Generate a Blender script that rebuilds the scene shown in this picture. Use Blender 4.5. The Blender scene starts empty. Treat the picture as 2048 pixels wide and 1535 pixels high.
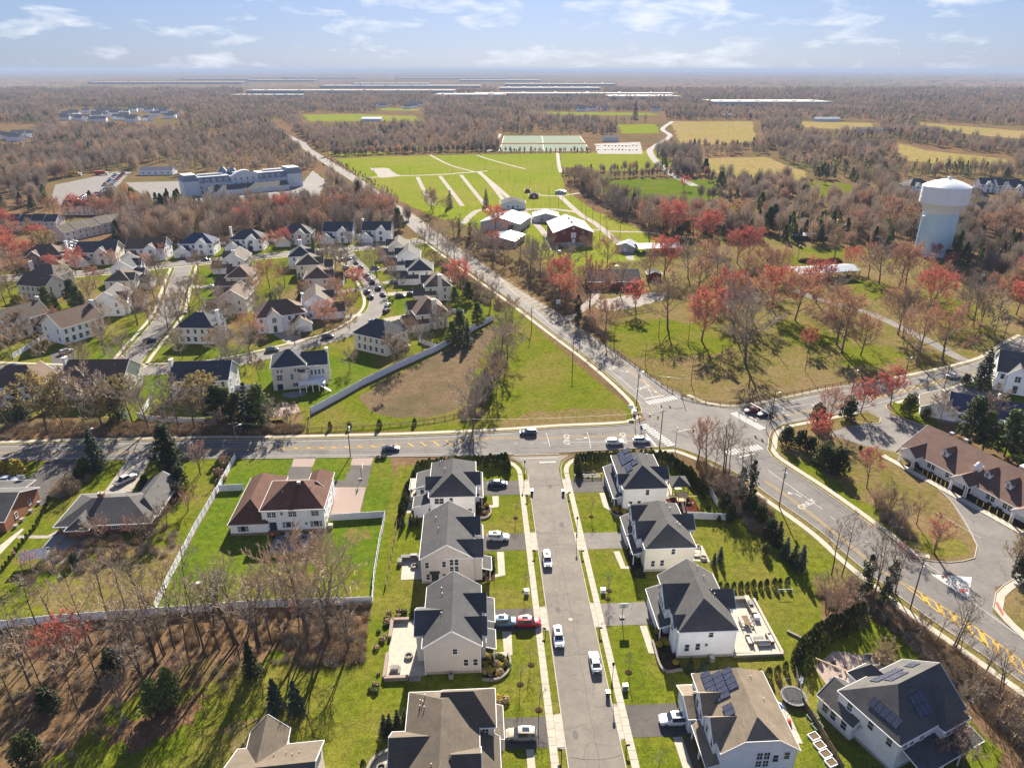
import bpy,bmesh,math,random
import numpy as np
from mathutils import Vector,Matrix
from mathutils.geometry import tessellate_polygon

R = math.radians
scene = bpy.context.scene
col = scene.collection

# ------------------------------------------------------------------ camera
CAM_H = 95.0            # drone height over flat ground, metres
PITCH = R(23.874)       # looking down
FPX,CX,CY = 1420.0,1024.0,767.5      # focal length in photo pixels
cd = bpy.data.cameras.new('camera')
cam = bpy.data.objects.new('camera',cd)
col.objects.link(cam)
cam.location = (0,0,CAM_H)
cam.rotation_euler = (math.pi / 2 - PITCH,0,0)
cd.sensor_fit = 'HORIZONTAL'
cd.sensor_width = 36.0
cd.lens = FPX / 2048.0 * 36.0
cd.clip_start = 0.5
cd.clip_end = 90000.0
scene.camera = cam

# ------------------------------------------------------------------ light
SUN_EL,SUN_AZ = R(30.0),R(5.0)          # azimuth measured from +Y towards +X
wd = bpy.data.worlds.new('World')
scene.world = wd
wd.use_nodes = True
wn,wl = wd.node_tree.nodes,wd.node_tree.links
wn.clear()
SKY_TINT = (0.88,1.05,1.52,1)
sky = wn.new('ShaderNodeTexSky')
sky.sky_type = 'NISHITA'
sky.sun_disc = False
sky.sun_elevation = SUN_EL
sky.sun_rotation = SUN_AZ
sky.altitude = 100.0
sky.air_density = 1.0
sky.dust_density = 0.45
sky.ozone_density = 4.0
tc = wn.new('ShaderNodeTexCoord')
mp = wn.new('ShaderNodeMapping')
mp.inputs['Scale'].default_value = (13.0,13.0,46.0)
mp.inputs['Location'].default_value = (3.1,0.7,0.35)
wl.new(tc.outputs['Generated'],mp.inputs['Vector'])
cn = wn.new('ShaderNodeTexNoise')
cn.inputs['Scale'].default_value = 1.0
cn.inputs['Detail'].default_value = 5.0
cn.inputs['Roughness'].default_value = 0.55
cn.inputs['Distortion'].default_value = 0.25
wl.new(mp.outputs[0],cn.inputs['Vector'])
cr = wn.new('ShaderNodeValToRGB')
cr.color_ramp.elements[0].position = 0.53
cr.color_ramp.elements[1].position = 0.70
wl.new(cn.outputs[0],cr.inputs[0])
cm = wn.new('ShaderNodeMixRGB')
cm.blend_type = 'MIX'
cm.inputs[2].default_value = (6.3,6.55,7.0,1)
cf = wn.new('ShaderNodeMath'); cf.operation = 'MULTIPLY'; cf.inputs[1].default_value = 0.8
wl.new(cr.outputs[0],cf.inputs[0])
wl.new(cf.outputs[0],cm.inputs[0])
gam = wn.new('ShaderNodeGamma'); gam.inputs[1].default_value = 0.58     # softens the glare under the sun
tint = wn.new('ShaderNodeMixRGB'); tint.blend_type = 'MULTIPLY'; tint.inputs[0].default_value = 1.0
tint.inputs[2].default_value = SKY_TINT
wl.new(sky.outputs[0],gam.inputs[0])
wl.new(gam.outputs[0],tint.inputs[1])
wl.new(tint.outputs[0],cm.inputs[1])
bg = wn.new('ShaderNodeBackground')
bg.inputs['Strength'].default_value = 0.05
wl.new(cm.outputs[0],bg.inputs['Color'])
wo = wn.new('ShaderNodeOutputWorld')
wl.new(bg.outputs[0],wo.inputs['Surface'])

sl = bpy.data.lights.new('sun','SUN')
sl.energy = 5.0
sl.angle = R(0.53)
sl.color = (1.0,0.91,0.77)
so = bpy.data.objects.new('sun',sl)
col.objects.link(so)
sd = Vector((math.sin(SUN_AZ) * math.cos(SUN_EL),math.cos(SUN_AZ) * math.cos(SUN_EL),math.sin(SUN_EL)))
so.rotation_euler = sd.to_track_quat('Z','Y').to_euler()
so.location = sd * 300

scene.view_settings.view_transform = 'Standard'
scene.view_settings.look = 'None'
scene.view_settings.exposure = 1.65
scene.view_settings.gamma = 1.0
scene.render.engine = 'CYCLES'
scene.cycles.use_denoising = True
scene.cycles.denoiser = 'OPENIMAGEDENOISE'
scene.cycles.denoising_input_passes = 'RGB_ALBEDO_NORMAL'
scene.cycles.denoising_prefilter = 'NONE'
scene.cycles.max_bounces = 5
scene.cycles.diffuse_bounces = 2
scene.cycles.glossy_bounces = 2
scene.cycles.transmission_bounces = 2
scene.cycles.volume_bounces = 0
scene.cycles.transparent_max_bounces = 8
HAZE_D = 8.5e-5         # density of the haze box
wd.cycles.sampling_method = 'NONE'      # smooth sky without sun disc: BSDF sampling is the quieter way

# ------------------------------------------------------------------ map: photo pixel -> place on the ground
_s,_c = math.sin(PITCH),math.cos(PITCH)
def G(px,py,z=0.0):
    u,v = (px - CX) / FPX,(py - CY) / FPX
    t = (CAM_H - z) / (_s + v * _c)
    return (u * t,(_c - v * _s) * t)
TH = R(3.0)             # the near street runs 3 degrees left of straight ahead
def SW(w,u):           # street frame: w metres right of its centre line, u metres along it
    return (12.1 + w * math.cos(TH) - u * math.sin(TH),87.4 + w * math.sin(TH) + u * math.cos(TH))

# ------------------------------------------------------------------ materials
MATS = {}
def _mat(name):
    m = bpy.data.materials.new(name)
    m.use_nodes = True
    return m,m.node_tree.nodes,m.node_tree.links,m.node_tree.nodes['Principled BSDF']
def _noise(n,l,scale,detail=4,rough=0.6,src='pos',stretch=None):
    g = n.new('ShaderNodeNewGeometry') if src == 'pos' else n.new('ShaderNodeTexCoord')
    out = g.outputs['Position'] if src == 'pos' else g.outputs['Object']
    if stretch:
        m = n.new('ShaderNodeMapping'); m.inputs['Scale'].default_value = stretch
        l.new(out,m.inputs['Vector']); out = m.outputs[0]
    t = n.new('ShaderNodeTexNoise')
    t.inputs['Scale'].default_value = scale
    t.inputs['Detail'].default_value = detail
    t.inputs['Roughness'].default_value = rough
    l.new(out,t.inputs['Vector'])
    return t.outputs[0]
def _ramp(n,l,src,stops):
    r = n.new('ShaderNodeValToRGB')
    e = r.color_ramp.elements
    while len(e) < len(stops): e.new(0.5)
    for k,(p,c) in enumerate(stops):
        e[k].position = p; e[k].color = (c[0],c[1],c[2],1)
    l.new(src,r.inputs[0])
    return r.outputs[0]
def _mix(n,l,a,b,f,mode='MIX'):
    m = n.new('ShaderNodeMixRGB'); m.blend_type = mode
    for k,v in ((0,f),(1,a),(2,b)):
        if hasattr(v,'is_linked'): l.new(v,m.inputs[k])
        elif k == 0: m.inputs[0].default_value = v
        else: m.inputs[k].default_value = (v[0],v[1],v[2],1)
    return m.outputs[0]
def _bump(n,l,h,b,strength,dist=0.05):
    u = n.new('ShaderNodeBump'); u.inputs['Strength'].default_value = strength; u.inputs['Distance'].default_value = dist
    l.new(h,u.inputs['Height']); l.new(u.outputs[0],b.inputs['Normal'])
def plain(name,c,rough=0.7,metal=0.0,var=0.0,scale=3.0,src='obj',spec=None,bump=0.0):
    m,n,l,b = _mat(name)
    b.inputs['Base Color'].default_value = (*c,1)
    b.inputs['Roughness'].default_value = rough
    b.inputs['Metallic'].default_value = metal
    if spec is None and src == 'pos': spec = 0.08
    if spec is not None: b.inputs['Specular IOR Level'].default_value = spec
    if var:
        o = _noise(n,l,scale,5,0.6,src)
        l.new(_ramp(n,l,o,[(0.25,[x * (1 - var) for x in c]),(0.75,[min(1,x * (1 + var)) for x in c])]),b.inputs['Base Color'])
        if bump: _bump(n,l,o,b,bump)
    MATS[name] = m
    return m
def ground_mat(name,cols,scales=(0.035,0.16,0.75,3.6),bump=0.35):
    """patchy natural ground: three colours at three scales and fine relief"""
    m,n,l,b = _mat(name)
    a = _ramp(n,l,_noise(n,l,scales[1],8,0.7),[(0.38,cols[0]),(0.60,cols[1])])
    big = _ramp(n,l,_noise(n,l,scales[0],7,0.68),[(0.47,(0,0,0)),(0.64,(1,1,1))])
    mid = _ramp(n,l,_noise(n,l,scales[2],5,0.75),[(0.34,(0.66,0.67,0.66)),(0.66,(1.30,1.27,1.2))])
    fine = _noise(n,l,scales[3],3,0.75)
    fr = _ramp(n,l,fine,[(0.34,(0.55,0.55,0.55)),(0.68,(1.42,1.4,1.35))])
    c = _mix(n,l,a,cols[2],big)
    c = _mix(n,l,c,mid,1.0,'MULTIPLY')
    c = _mix(n,l,c,fr,1.0,'MULTIPLY')
    l.new(c,b.inputs['Base Color'])
    b.inputs['Roughness'].default_value = 0.95
    b.inputs['Specular IOR Level'].default_value = 0.0
    _bump(n,l,fine,b,bump,0.12)
    MATS[name] = m
    return m
def roof_mat(name,c):
    m,n,l,b = _mat(name)
    f = _noise(n,l,9.0,4,0.8,'obj')
    g = _noise(n,l,0.35,4,0.6,'obj')
    k = _noise(n,l,2.2,2,0.5,'obj',(0.5,0.5,5.0))
    cc = _ramp(n,l,f,[(0.25,[x * 0.62 for x in c]),(0.75,[x * 1.38 for x in c])])
    cc = _mix(n,l,cc,_ramp(n,l,g,[(0.3,(0.82,0.82,0.84)),(0.7,(1.15,1.13,1.1))]),1.0,'MULTIPLY')
    cc = _mix(n,l,cc,_ramp(n,l,k,[(0.35,(0.86,0.86,0.86)),(0.65,(1.1,1.1,1.1))]),1.0,'MULTIPLY')
    l.new(cc,b.inputs['Base Color'])
    b.inputs['Roughness'].default_value = 0.86
    b.inputs['Specular IOR Level'].default_value = 0.25
    _bump(n,l,f,b,0.3,0.03)
    MATS[name] = m
def siding_mat(name,c,period=0.18):
    m,n,l,b = _mat(name)
    t = n.new('ShaderNodeTexCoord')
    w = n.new('ShaderNodeTexWave'); w.wave_type = 'BANDS'; w.bands_direction = 'Z'; w.wave_profile = 'SAW'
    w.inputs['Scale'].default_value = 0.314 / period / 2 * 1.0
    w.inputs['Distortion'].default_value = 0.0
    l.new(t.outputs['Object'],w.inputs['Vector'])
    o = _noise(n,l,0.5,5,0.6,'obj')
    cc = _ramp(n,l,o,[(0.3,[x * 0.9 for x in c]),(0.7,[min(1,x * 1.04) for x in c])])
    cc = _mix(n,l,cc,_ramp(n,l,w.outputs[0],[(0.0,(0.93,0.93,0.93)),(0.25,(1,1,1))]),1.0,'MULTIPLY')
    l.new(cc,b.inputs['Base Color'])
    b.inputs['Roughness'].default_value = 0.55
    MATS[name] = m
def brick_mat(name,c,mortar=(0.35,0.32,0.28)):
    m,n,l,b = _mat(name)
    t = n.new('ShaderNodeTexCoord')
    mpn = n.new('ShaderNodeMapping'); mpn.inputs['Rotation'].default_value = (R(90),0,0)
    l.new(t.outputs['Object'],mpn.inputs['Vector'])
    k = n.new('ShaderNodeTexBrick')
    k.inputs['Scale'].default_value = 4.0
    k.inputs['Color1'].default_value = (*c,1)
    k.inputs['Color2'].default_value = (c[0] * 0.7,c[1] * 0.7,c[2] * 0.75,1)
    k.inputs['Mortar'].default_value = (*mortar,1)
    k.inputs['Mortar Size'].default_value = 0.012
    l.new(mpn.outputs[0],k.inputs['Vector'])
    o = _noise(n,l,1.2,4,0.6,'obj')
    l.new(_mix(n,l,k.outputs[0],_ramp(n,l,o,[(0.3,(0.8,0.8,0.8)),(0.7,(1.2,1.15,1.1))]),1.0,'MULTIPLY'),b.inputs['Base Color'])
    b.inputs['Roughness'].default_value = 0.85
    MATS[name] = m
def asphalt_mat(name,c):
    m,n,l,b = _mat(name)
    f = _noise(n,l,14.0,3,0.8)
    g = _noise(n,l,0.16,6,0.7)
    s = _noise(n,l,0.9,5,0.75)
    cc = _ramp(n,l,f,[(0.2,[x * 0.75 for x in c]),(0.8,[x * 1.25 for x in c])])
    cc = _mix(n,l,cc,_ramp(n,l,g,[(0.3,(0.78,0.78,0.8)),(0.7,(1.2,1.18,1.15))]),1.0,'MULTIPLY')
    cc = _mix(n,l,cc,_ramp(n,l,s,[(0.3,(0.88,0.88,0.88)),(0.7,(1.08,1.08,1.08))]),1.0,'MULTIPLY')
    v = n.new('ShaderNodeTexVoronoi'); v.feature = 'DISTANCE_TO_EDGE'; v.inputs['Scale'].default_value = 0.13
    gg = n.new('ShaderNodeNewGeometry')
    dn = n.new('ShaderNodeTexNoise'); dn.inputs['Scale'].default_value = 0.5; dn.inputs['Detail'].default_value = 4
    l.new(gg.outputs['Position'],dn.inputs['Vector'])
    vm = n.new('ShaderNodeVectorMath'); vm.operation = 'MULTIPLY_ADD'
    vm.inputs[1].default_value = (3.0,3.0,0)
    l.new(dn.outputs[1],vm.inputs[0]); l.new(gg.outputs['Position'],vm.inputs[2])
    l.new(vm.outputs[0],v.inputs['Vector'])
    cc = _mix(n,l,cc,_ramp(n,l,v.outputs[0],[(0.0,(0.72,0.72,0.72)),(0.012,(1,1,1))]),1.0,'MULTIPLY')
    l.new(cc,b.inputs['Base Color'])
    b.inputs['Roughness'].default_value = 0.9
    b.inputs['Specular IOR Level'].default_value = 0.2
    _bump(n,l,f,b,0.2,0.02)
    MATS[name] = m
def leaf_mat(name,c,var=0.5,trans=0.0,big=0.0):
    m,n,l,b = _mat(name)
    oi = n.new('ShaderNodeObjectInfo')
    g = _noise(n,l,1.6,3,0.6)
    h = _noise(n,l,12.0,2,0.6)
    cc = _ramp(n,l,g,[(0.3,[x * (1 - var) for x in c]),(0.7,[x * (1 + var) for x in c])])
    cc = _mix(n,l,cc,_ramp(n,l,h,[(0.2,(0.7,0.7,0.7)),(0.8,(1.3,1.3,1.2))]),1.0,'MULTIPLY')
    cc = _mix(n,l,cc,_ramp(n,l,oi.outputs['Random'],[(0.0,(0.78,0.8,0.8)),(1.0,(1.22,1.18,1.1))]),1.0,'MULTIPLY')
    if big: cc = _mix(n,l,cc,_ramp(n,l,_noise(n,l,big,5,0.65),[(0.36,(0.62,0.66,0.68)),(0.64,(1.34,1.26,1.2))]),1.0,'MULTIPLY')
    l.new(cc,b.inputs['Base Color'])
    b.inputs['Roughness'].default_value = 0.75
    b.inputs['Specular IOR Level'].default_value = 0.2
    if trans:
        tr = n.new('ShaderNodeBsdfTranslucent'); l.new(cc,tr.inputs[0])
        mx = n.new('ShaderNodeMixShader'); mx.inputs[0].default_value = trans
        l.new(b.outputs[0],mx.inputs[1]); l.new(tr.outputs[0],mx.inputs[2])
        l.new(mx.outputs[0],n['Material Output'].inputs['Surface'])
    MATS[name] = m

LAWN = [(0.086,0.115,0.010),(0.124,0.138,0.015),(0.155,0.134,0.036)]
ground_mat('lawn',LAWN)
ground_mat('lawn_lush',[(0.068,0.115,0.009),(0.092,0.131,0.012),(0.122,0.134,0.022)])
ground_mat('lawn_dry',[(0.170,0.125,0.060),(0.122,0.112,0.030),(0.185,0.130,0.075)])
ground_mat('field',[(0.142,0.188,0.016),(0.178,0.202,0.024),(0.205,0.195,0.045)],(0.006,0.04,0.4,3.0))
ground_mat('field_tan',[(0.26,0.20,0.085),(0.215,0.19,0.06),(0.27,0.195,0.105)],(0.004,0.02,0.2,2.0))
ground_mat('litter',[(0.125,0.075,0.045),(0.175,0.102,0.060),(0.082,0.086,0.028)])
ground_mat('mulch',[(0.045,0.028,0.02),(0.065,0.04,0.026),(0.055,0.04,0.032)])
ground_mat('mulch_red',[(0.07,0.024,0.016),(0.095,0.033,0.022),(0.065,0.028,0.021)])
ground_mat('rubble',[(0.118,0.088,0.058),(0.172,0.124,0.078),(0.10,0.085,0.05)],(0.05,0.3,1.5,8.0),0.6)
ground_mat('verge',[(0.165,0.128,0.055),(0.118,0.118,0.028),(0.18,0.132,0.072)])
asphalt_mat('asphalt',(0.148,0.139,0.130))
asphalt_mat('asphalt_street',(0.182,0.164,0.140))
asphalt_mat('asphalt_dark',(0.088,0.080,0.074))
asphalt_mat('asphalt_old',(0.168,0.155,0.143))
asphalt_mat('gravel',(0.23,0.20,0.17))
plain('concrete',(0.4,0.36,0.295),0.9,var=0.16,scale=0.8,src='pos',bump=0.1)
plain('concrete_old',(0.3,0.27,0.225),0.9,var=0.2,scale=0.8,src='pos')
plain('paver',(0.28,0.24,0.2),0.9,var=0.2,scale=2.5,src='pos',bump=0.2)
plain('paver_pale',(0.41,0.375,0.315),0.9,var=0.14,scale=1.5,src='pos',bump=0.2)
plain('paver_pink',(0.29,0.225,0.195),0.9,var=0.18,scale=2.5,src='pos',bump=0.2)
plain('paver_grey',(0.2,0.2,0.2),0.9,var=0.2,scale=2.5,src='pos',bump=0.2)
plain('stone',(0.235,0.21,0.18),0.9,var=0.35,scale=3,src='pos',bump=0.4)
plain('paint_white',(0.5,0.48,0.44),0.8,var=0.18,scale=2.0,src='pos')
plain('paint_yellow',(0.46,0.29,0.06),0.8,var=0.2,scale=2.0,src='pos')
plain('paint_red',(0.36,0.12,0.1),0.85,var=0.3,scale=1.0,src='pos')
plain('trim',(0.78,0.78,0.77),0.5,var=0.05,scale=1.0)
plain('vinyl',(0.74,0.75,0.79),0.5,var=0.07,scale=0.7,src='pos')
plain('foundation',(0.36,0.32,0.28),0.9,var=0.2,scale=2.0)
plain('door_dark',(0.05,0.04,0.04),0.5)
plain('garage_white',(0.70,0.70,0.70),0.5)
plain('glass',(0.035,0.045,0.06),0.08,spec=0.7)
plain('solar',(0.012,0.016,0.045),0.25,spec=0.5,var=0.2,scale=1.5)
plain('solar_grid',(0.30,0.32,0.36),0.4)
plain('metal_grey',(0.42,0.42,0.42),0.45,0.6)
plain('metal_dark',(0.03,0.03,0.032),0.5)
plain('metal_roof',(0.42,0.46,0.5),0.42,0.25,var=0.10,scale=0.4)
plain('wood_pole',(0.10,0.072,0.055),0.9,var=0.3,scale=2)
plain('wood_fence',(0.17,0.12,0.08),0.9,var=0.25,scale=1.5,src='pos')
plain('wood_new',(0.45,0.32,0.19),0.85,var=0.2,scale=2)
plain('tower_paint',(0.56,0.72,0.79),0.55,var=0.10,scale=0.12)
plain('tower_cap',(0.8,0.83,0.83),0.55,var=0.08,scale=0.12)
plain('signal_yellow',(0.55,0.31,0.03),0.5)
plain('bollard_yellow',(0.62,0.47,0.05),0.6)
plain('black_plastic',(0.015,0.015,0.016),0.6)
plain('green_plastic',(0.10,0.20,0.12),0.6)
plain('cushion',(0.5,0.47,0.42),0.9,var=0.15,scale=4)
plain('cushion_dark',(0.04,0.045,0.07),0.9,var=0.2,scale=4)
plain('toy_red',(0.6,0.06,0.03),0.5)
plain('toy_blue',(0.30,0.42,0.62),0.6)
plain('soil',(0.14,0.095,0.065),0.95,var=0.3,scale=5,src='pos',bump=0.5)
plain('tyre',(0.018,0.018,0.018),0.85)
plain('rim',(0.35,0.35,0.36),0.35,0.8)
plain('lamp_white',(0.75,0.75,0.75),0.3)
plain('lamp_red',(0.35,0.02,0.015),0.3)
plain('mesh_black',(0.03,0.032,0.036),0.9,var=0.2,scale=8)
plain('bark',(0.13,0.105,0.085),0.95,var=0.35,scale=3)
plain('bark_dark',(0.085,0.068,0.055),0.95,var=0.35,scale=3)
plain('barn_red',(0.20,0.04,0.03),0.75,var=0.25,scale=0.6)
plain('shed_grey',(0.42,0.44,0.46),0.6,var=0.1,scale=0.6)
plain('palace_white',(0.66,0.68,0.71),0.6,var=0.08,scale=0.2)
plain('palace_slate',(0.20,0.23,0.28),0.6,var=0.2,scale=0.4)
plain('warehouse_white',(0.5,0.485,0.45),0.9,spec=0.03,var=0.06,scale=0.02)
plain('warehouse_wall',(0.42,0.42,0.42),0.7,var=0.1,scale=0.02)
plain('turf_pale',(.085,.125,.075),0.9,var=0.1,scale=0.05,src='pos')
plain('bus_yellow',(0.62,0.38,0.04),0.5)
plain('truck_red',(0.42,0.05,0.03),0.5)
for nm,c in dict(roof_char=(0.074,0.074,0.076),roof_slate=(0.056,0.062,0.074),roof_tan=(0.205,0.165,0.118),roof_brown=(0.105,0.05,0.034),
                  roof_mocha=(0.13,0.086,0.062),roof_taupe=(0.112,0.092,0.07),roof_grey=(0.088,0.085,0.082),roof_office=(0.15,0.086,0.064),roof_blue=(0.045,0.058,0.11)).items():
    roof_mat(nm,c)
for nm,c in dict(sid_white=(0.9,0.9,0.9),sid_greige=(0.64,0.585,0.54),sid_cream=(0.8,0.735,0.61),sid_bluewhite=(0.84,0.86,0.9),
                  sid_beige=(0.7,0.64,0.56),sid_pale=(0.76,0.76,0.76),sid_tan=(0.5,0.42,0.33)).items():
    siding_mat(nm,c)
brick_mat('brick_red',(0.22,0.072,0.040))
brick_mat('brick_orange',(0.36,0.125,0.055))
brick_mat('brick_brown',(0.26,0.17,0.12))
leaf_mat('wood_brown',(0.27,0.205,0.165),0.3,0.25,0.009)
leaf_mat('wood_grey',(0.25,0.21,0.19),0.3,0.25,0.009)
leaf_mat('wood_rust',(0.33,0.19,0.145),0.3,0.25,0.009)
leaf_mat('twig_grey',(0.345,0.285,0.245),0.18)
leaf_mat('twig_brown',(0.37,0.275,0.205),0.2)
leaf_mat('twig_red',(0.4,0.26,0.22),0.2)
leaf_mat('bud_red',(0.52,0.135,0.1),0.25,0.35)
leaf_mat('bud_rust',(0.44,0.215,0.135),0.25,0.35)
leaf_mat('bud_olive',(0.3,0.25,0.1),0.3,0.3)
leaf_mat('needle',(0.048,0.066,0.025),0.35,0.15)
leaf_mat('needle_pale',(0.105,0.135,0.04),0.35,0.25)  # paler yellow-green needles for pines, some shrubs and far cones
leaf_mat('needle_blue',(0.05,0.075,0.055),0.3,0.15)
leaf_mat('hedge',(0.062,0.078,0.022),0.35,0.2)
leaf_mat('holly',(0.035,0.05,0.02),0.35,0.1)
leaf_mat('ivy',(0.045,0.062,0.026),0.35,0.1)
leaf_mat('shrub_gold',(0.42,0.33,0.05),0.25,0.25)
leaf_mat('brush',(0.29,0.21,0.13),0.25)
CAR = {}
for nm,c in dict(white=(0.80,0.80,0.80),black=(0.012,0.012,0.014),navy=(0.02,0.03,0.07),silver=(0.45,0.46,0.48),grey=(0.12,0.125,0.13),red=(0.50,0.015,0.02),
                  blue=(0.14,0.25,0.36),tan=(0.40,0.36,0.28),wine=(0.22,0.02,0.03),slate=(0.08,0.10,0.14)).items():
    m = plain('car_' + nm,c,0.28,spec=0.6)
    m.node_tree.nodes['Principled BSDF'].inputs['Coat Weight'].default_value = 0.6
    CAR[nm] = m

# ------------------------------------------------------------------ mesh helpers
class MB:
    def __init__(s): s.v = []; s.f = []
    def add(s,vs,fs):
        o = len(s.v); s.v.extend(vs); s.f.extend([tuple(i + o for i in f) for f in fs])
    def box(s,x0,y0,z0,x1,y1,z1):
        s.add([(x0,y0,z0),(x1,y0,z0),(x1,y1,z0),(x0,y1,z0),(x0,y0,z1),(x1,y0,z1),(x1,y1,z1),(x0,y1,z1)],
              [(3,2,1,0),(4,5,6,7),(0,1,5,4),(1,2,6,5),(2,3,7,6),(3,0,4,7)])
    def beam(s,a,b,w,h,up=(0,0,1)):
        a,b = Vector(a),Vector(b); d = b - a
        if d.length < 1e-6: return
        d.normalize(); sd_ = d.cross(Vector(up))
        if sd_.length < 1e-4: sd_ = d.cross(Vector((1,0,0)))
        sd_.normalize(); u = sd_.cross(d)
        q = [(-w / 2,-h / 2),(w / 2,-h / 2),(w / 2,h / 2),(-w / 2,h / 2)]
        s.add([tuple(p + sd_ * x + u * y) for p in (a,b) for x,y in q],[(3,2,1,0),(4,5,6,7),(0,1,5,4),(1,2,6,5),(2,3,7,6),(3,0,4,7)])
    def tube(s,a,b,r0,r1,n=6,cap=False):
        a,b = Vector(a),Vector(b); d = b - a
        if d.length < 1e-6: return
        d.normalize(); sd_ = d.orthogonal().normalized(); u = d.cross(sd_)
        vs = []
        for p,r in ((a,r0),(b,r1)):
            for k in range(n):
                t = 2 * math.pi * k / n
                vs.append(tuple(p + sd_ * (r * math.cos(t)) + u * (r * math.sin(t))))
        fs = [(k,(k + 1) % n,n + (k + 1) % n,n + k) for k in range(n)]
        if cap: fs += [tuple(range(n))[::-1],tuple(range(n,2 * n))]
        s.add(vs,fs)
    def path(s,pts,rad,n=6):
        for k in range(len(pts) - 1): s.tube(pts[k],pts[k + 1],rad if not isinstance(rad,(list,tuple)) else rad[k],rad if not isinstance(rad,(list,tuple)) else rad[k + 1],n)
    def lathe(s,prof,n=24,c=(0,0)):
        vs = [(c[0] + r * math.cos(2 * math.pi * k / n),c[1] + r * math.sin(2 * math.pi * k / n),z) for r,z in prof for k in range(n)]
        fs = [(i * n + k,i * n + (k + 1) % n,(i + 1) * n + (k + 1) % n,(i + 1) * n + k) for i in range(len(prof) - 1) for k in range(n)]
        s.add(vs,fs)
    def poly(s,pts,z=None):
        p3 = [Vector((p[0],p[1],p[2] if len(p) > 2 else (z or 0.0))) for p in pts]
        tri = tessellate_polygon([p3])
        s.add([tuple(p) for p in p3],[t for t in _up(p3,tri)])
    def prism(s,pts,z0,z1):
        n = len(pts)
        p3 = [Vector((p[0],p[1],z1)) for p in pts]
        tri = _up(p3,tessellate_polygon([p3]))
        s.add([tuple(p) for p in p3] + [(p[0],p[1],z0) for p in pts],list(tri))
        o = len(s.v) - 2 * n
        ar = sum(pts[k][0] * pts[(k + 1) % n][1] - pts[(k + 1) % n][0] * pts[k][1] for k in range(n))
        for k in range(n):
            a,b = k,(k + 1) % n
            s.f.append((o + n + a,o + n + b,o + b,o + a) if ar > 0 else (o + n + b,o + n + a,o + a,o + b))
    def mesh(s,name,mat,smooth=False):
        me = bpy.data.meshes.new(name)
        me.from_pydata(s.v,[],s.f)
        if mat: me.materials.append(MATS[mat] if isinstance(mat,str) else mat)
        if smooth: me.polygons.foreach_set('use_smooth',[True] * len(me.polygons))
        me.update()
        return me
    def build(s,name,mat,parent=None,loc=(0,0,0),rot=0.0,smooth=False):
        return link(name,s.mesh(name,mat,smooth),parent,loc,rot)
def _up(p3,tri):
    for t in tri:
        a,b,c = (p3[i] for i in t)
        yield tuple(t) if (b - a).cross(c - a).z > 0 else (t[0],t[2],t[1])
def link(name,data,parent=None,loc=(0,0,0),rot=0.0):
    o = bpy.data.objects.new(name,data)
    col.objects.link(o)
    o.location = loc
    if rot: o.rotation_euler = (0,0,rot)
    if parent: o.parent = parent
    return o
def tag(o,label,cat,group=None):
    o['label'] = label; o['category'] = cat
    if group: o['group'] = group
    return o
def thing(name,label,cat,loc=(0,0,0),rot=0.0,group=None):
    if len(loc) == 2: loc = (loc[0],loc[1],0.0)
    return tag(link(name,None,None,loc,rot),label,cat,group)
def struct(o):
    o['kind'] = 'structure'; return o
def recolour(o,mat):
    o.material_slots[0].link = 'OBJECT'
    o.material_slots[0].material = MATS[mat] if isinstance(mat,str) else mat
def copy_tree(o,parent=None):
    c = o.copy(); col.objects.link(c)
    if parent: c.parent = parent
    for ch in o.children: copy_tree(ch,c)
    return c
def smooth_line(pts,step=3.0):
    """Catmull-Rom through world points"""
    P = [Vector((p[0],p[1],0)) for p in pts]
    P = [P[0] * 2 - P[1]] + P + [P[-1] * 2 - P[-2]]
    out = []
    for k in range(1,len(P) - 2):
        a,b,c_,d = P[k - 1:k + 3]
        n = max(1,int((c_ - b).length / step))
        for j in range(n):
            t = j / n
            out.append(0.5 * ((2 * b) + (c_ - a) * t + (2 * a - 5 * b + 4 * c_ - d) * t * t + (3 * b - a - 3 * c_ + d) * t ** 3))
    out.append(P[-2])
    return out
def offset_line(pts,d):
    out = []
    for k,p in enumerate(pts):
        t = (pts[min(k + 1,len(pts) - 1)] - pts[max(k - 1,0)]); t.normalize()
        out.append(p + Vector((t.y,-t.x,0)) * d)       # positive = right of travel
    return out
def strip(mb,pts,d0,d1,z):
    A,B = offset_line(pts,d0),offset_line(pts,d1)
    n = len(pts)
    mb.add([(p.x,p.y,z) for p in A] + [(p.x,p.y,z) for p in B],[(k,n + k,n + k + 1,k + 1) if d1 > d0 else (k + 1,n + k + 1,n + k,k) for k in range(n - 1)])
def wall_strip(mb,pts,d0,d1,z0,z1):
    A,B = offset_line(pts,min(d0,d1)),offset_line(pts,max(d0,d1))
    n = len(pts)
    mb.add([(p.x,p.y,z) for z in (z0,z1) for L in (A,B) for p in L],[])
    o = len(mb.v) - 4 * n
    for k in range(n - 1):
        a,b,a2,b2 = o + k,o + n + k,o + 2 * n + k,o + 3 * n + k
        mb.f += [(a2,b2,b2 + 1,a2 + 1),(a,a2,a2 + 1,a + 1),(b2,b,b + 1,b2 + 1)]
    mb.f += [(o,o + n,o + 3 * n,o + 2 * n),(o + 2 * n - 1,o + n - 1,o + 3 * n - 1,o + 4 * n - 1)]
def rough_edge(poly,amp,step,rng):
    """break a straight outline into an uneven natural one"""
    out = []
    n = len(poly)
    for k in range(n):
        a,b = Vector(poly[k][:2]),Vector(poly[(k + 1) % n][:2])
        m = max(1,int((b - a).length / step))
        nn = Vector((-(b - a).y,(b - a).x)).normalized() if (b - a).length > 0 else Vector((0,0))
        for j in range(m):
            p = a.lerp(b,j / m)
            if amp: p = p + nn * rng.uniform(-amp,amp)
            out.append((p.x,p.y))
    return out
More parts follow.
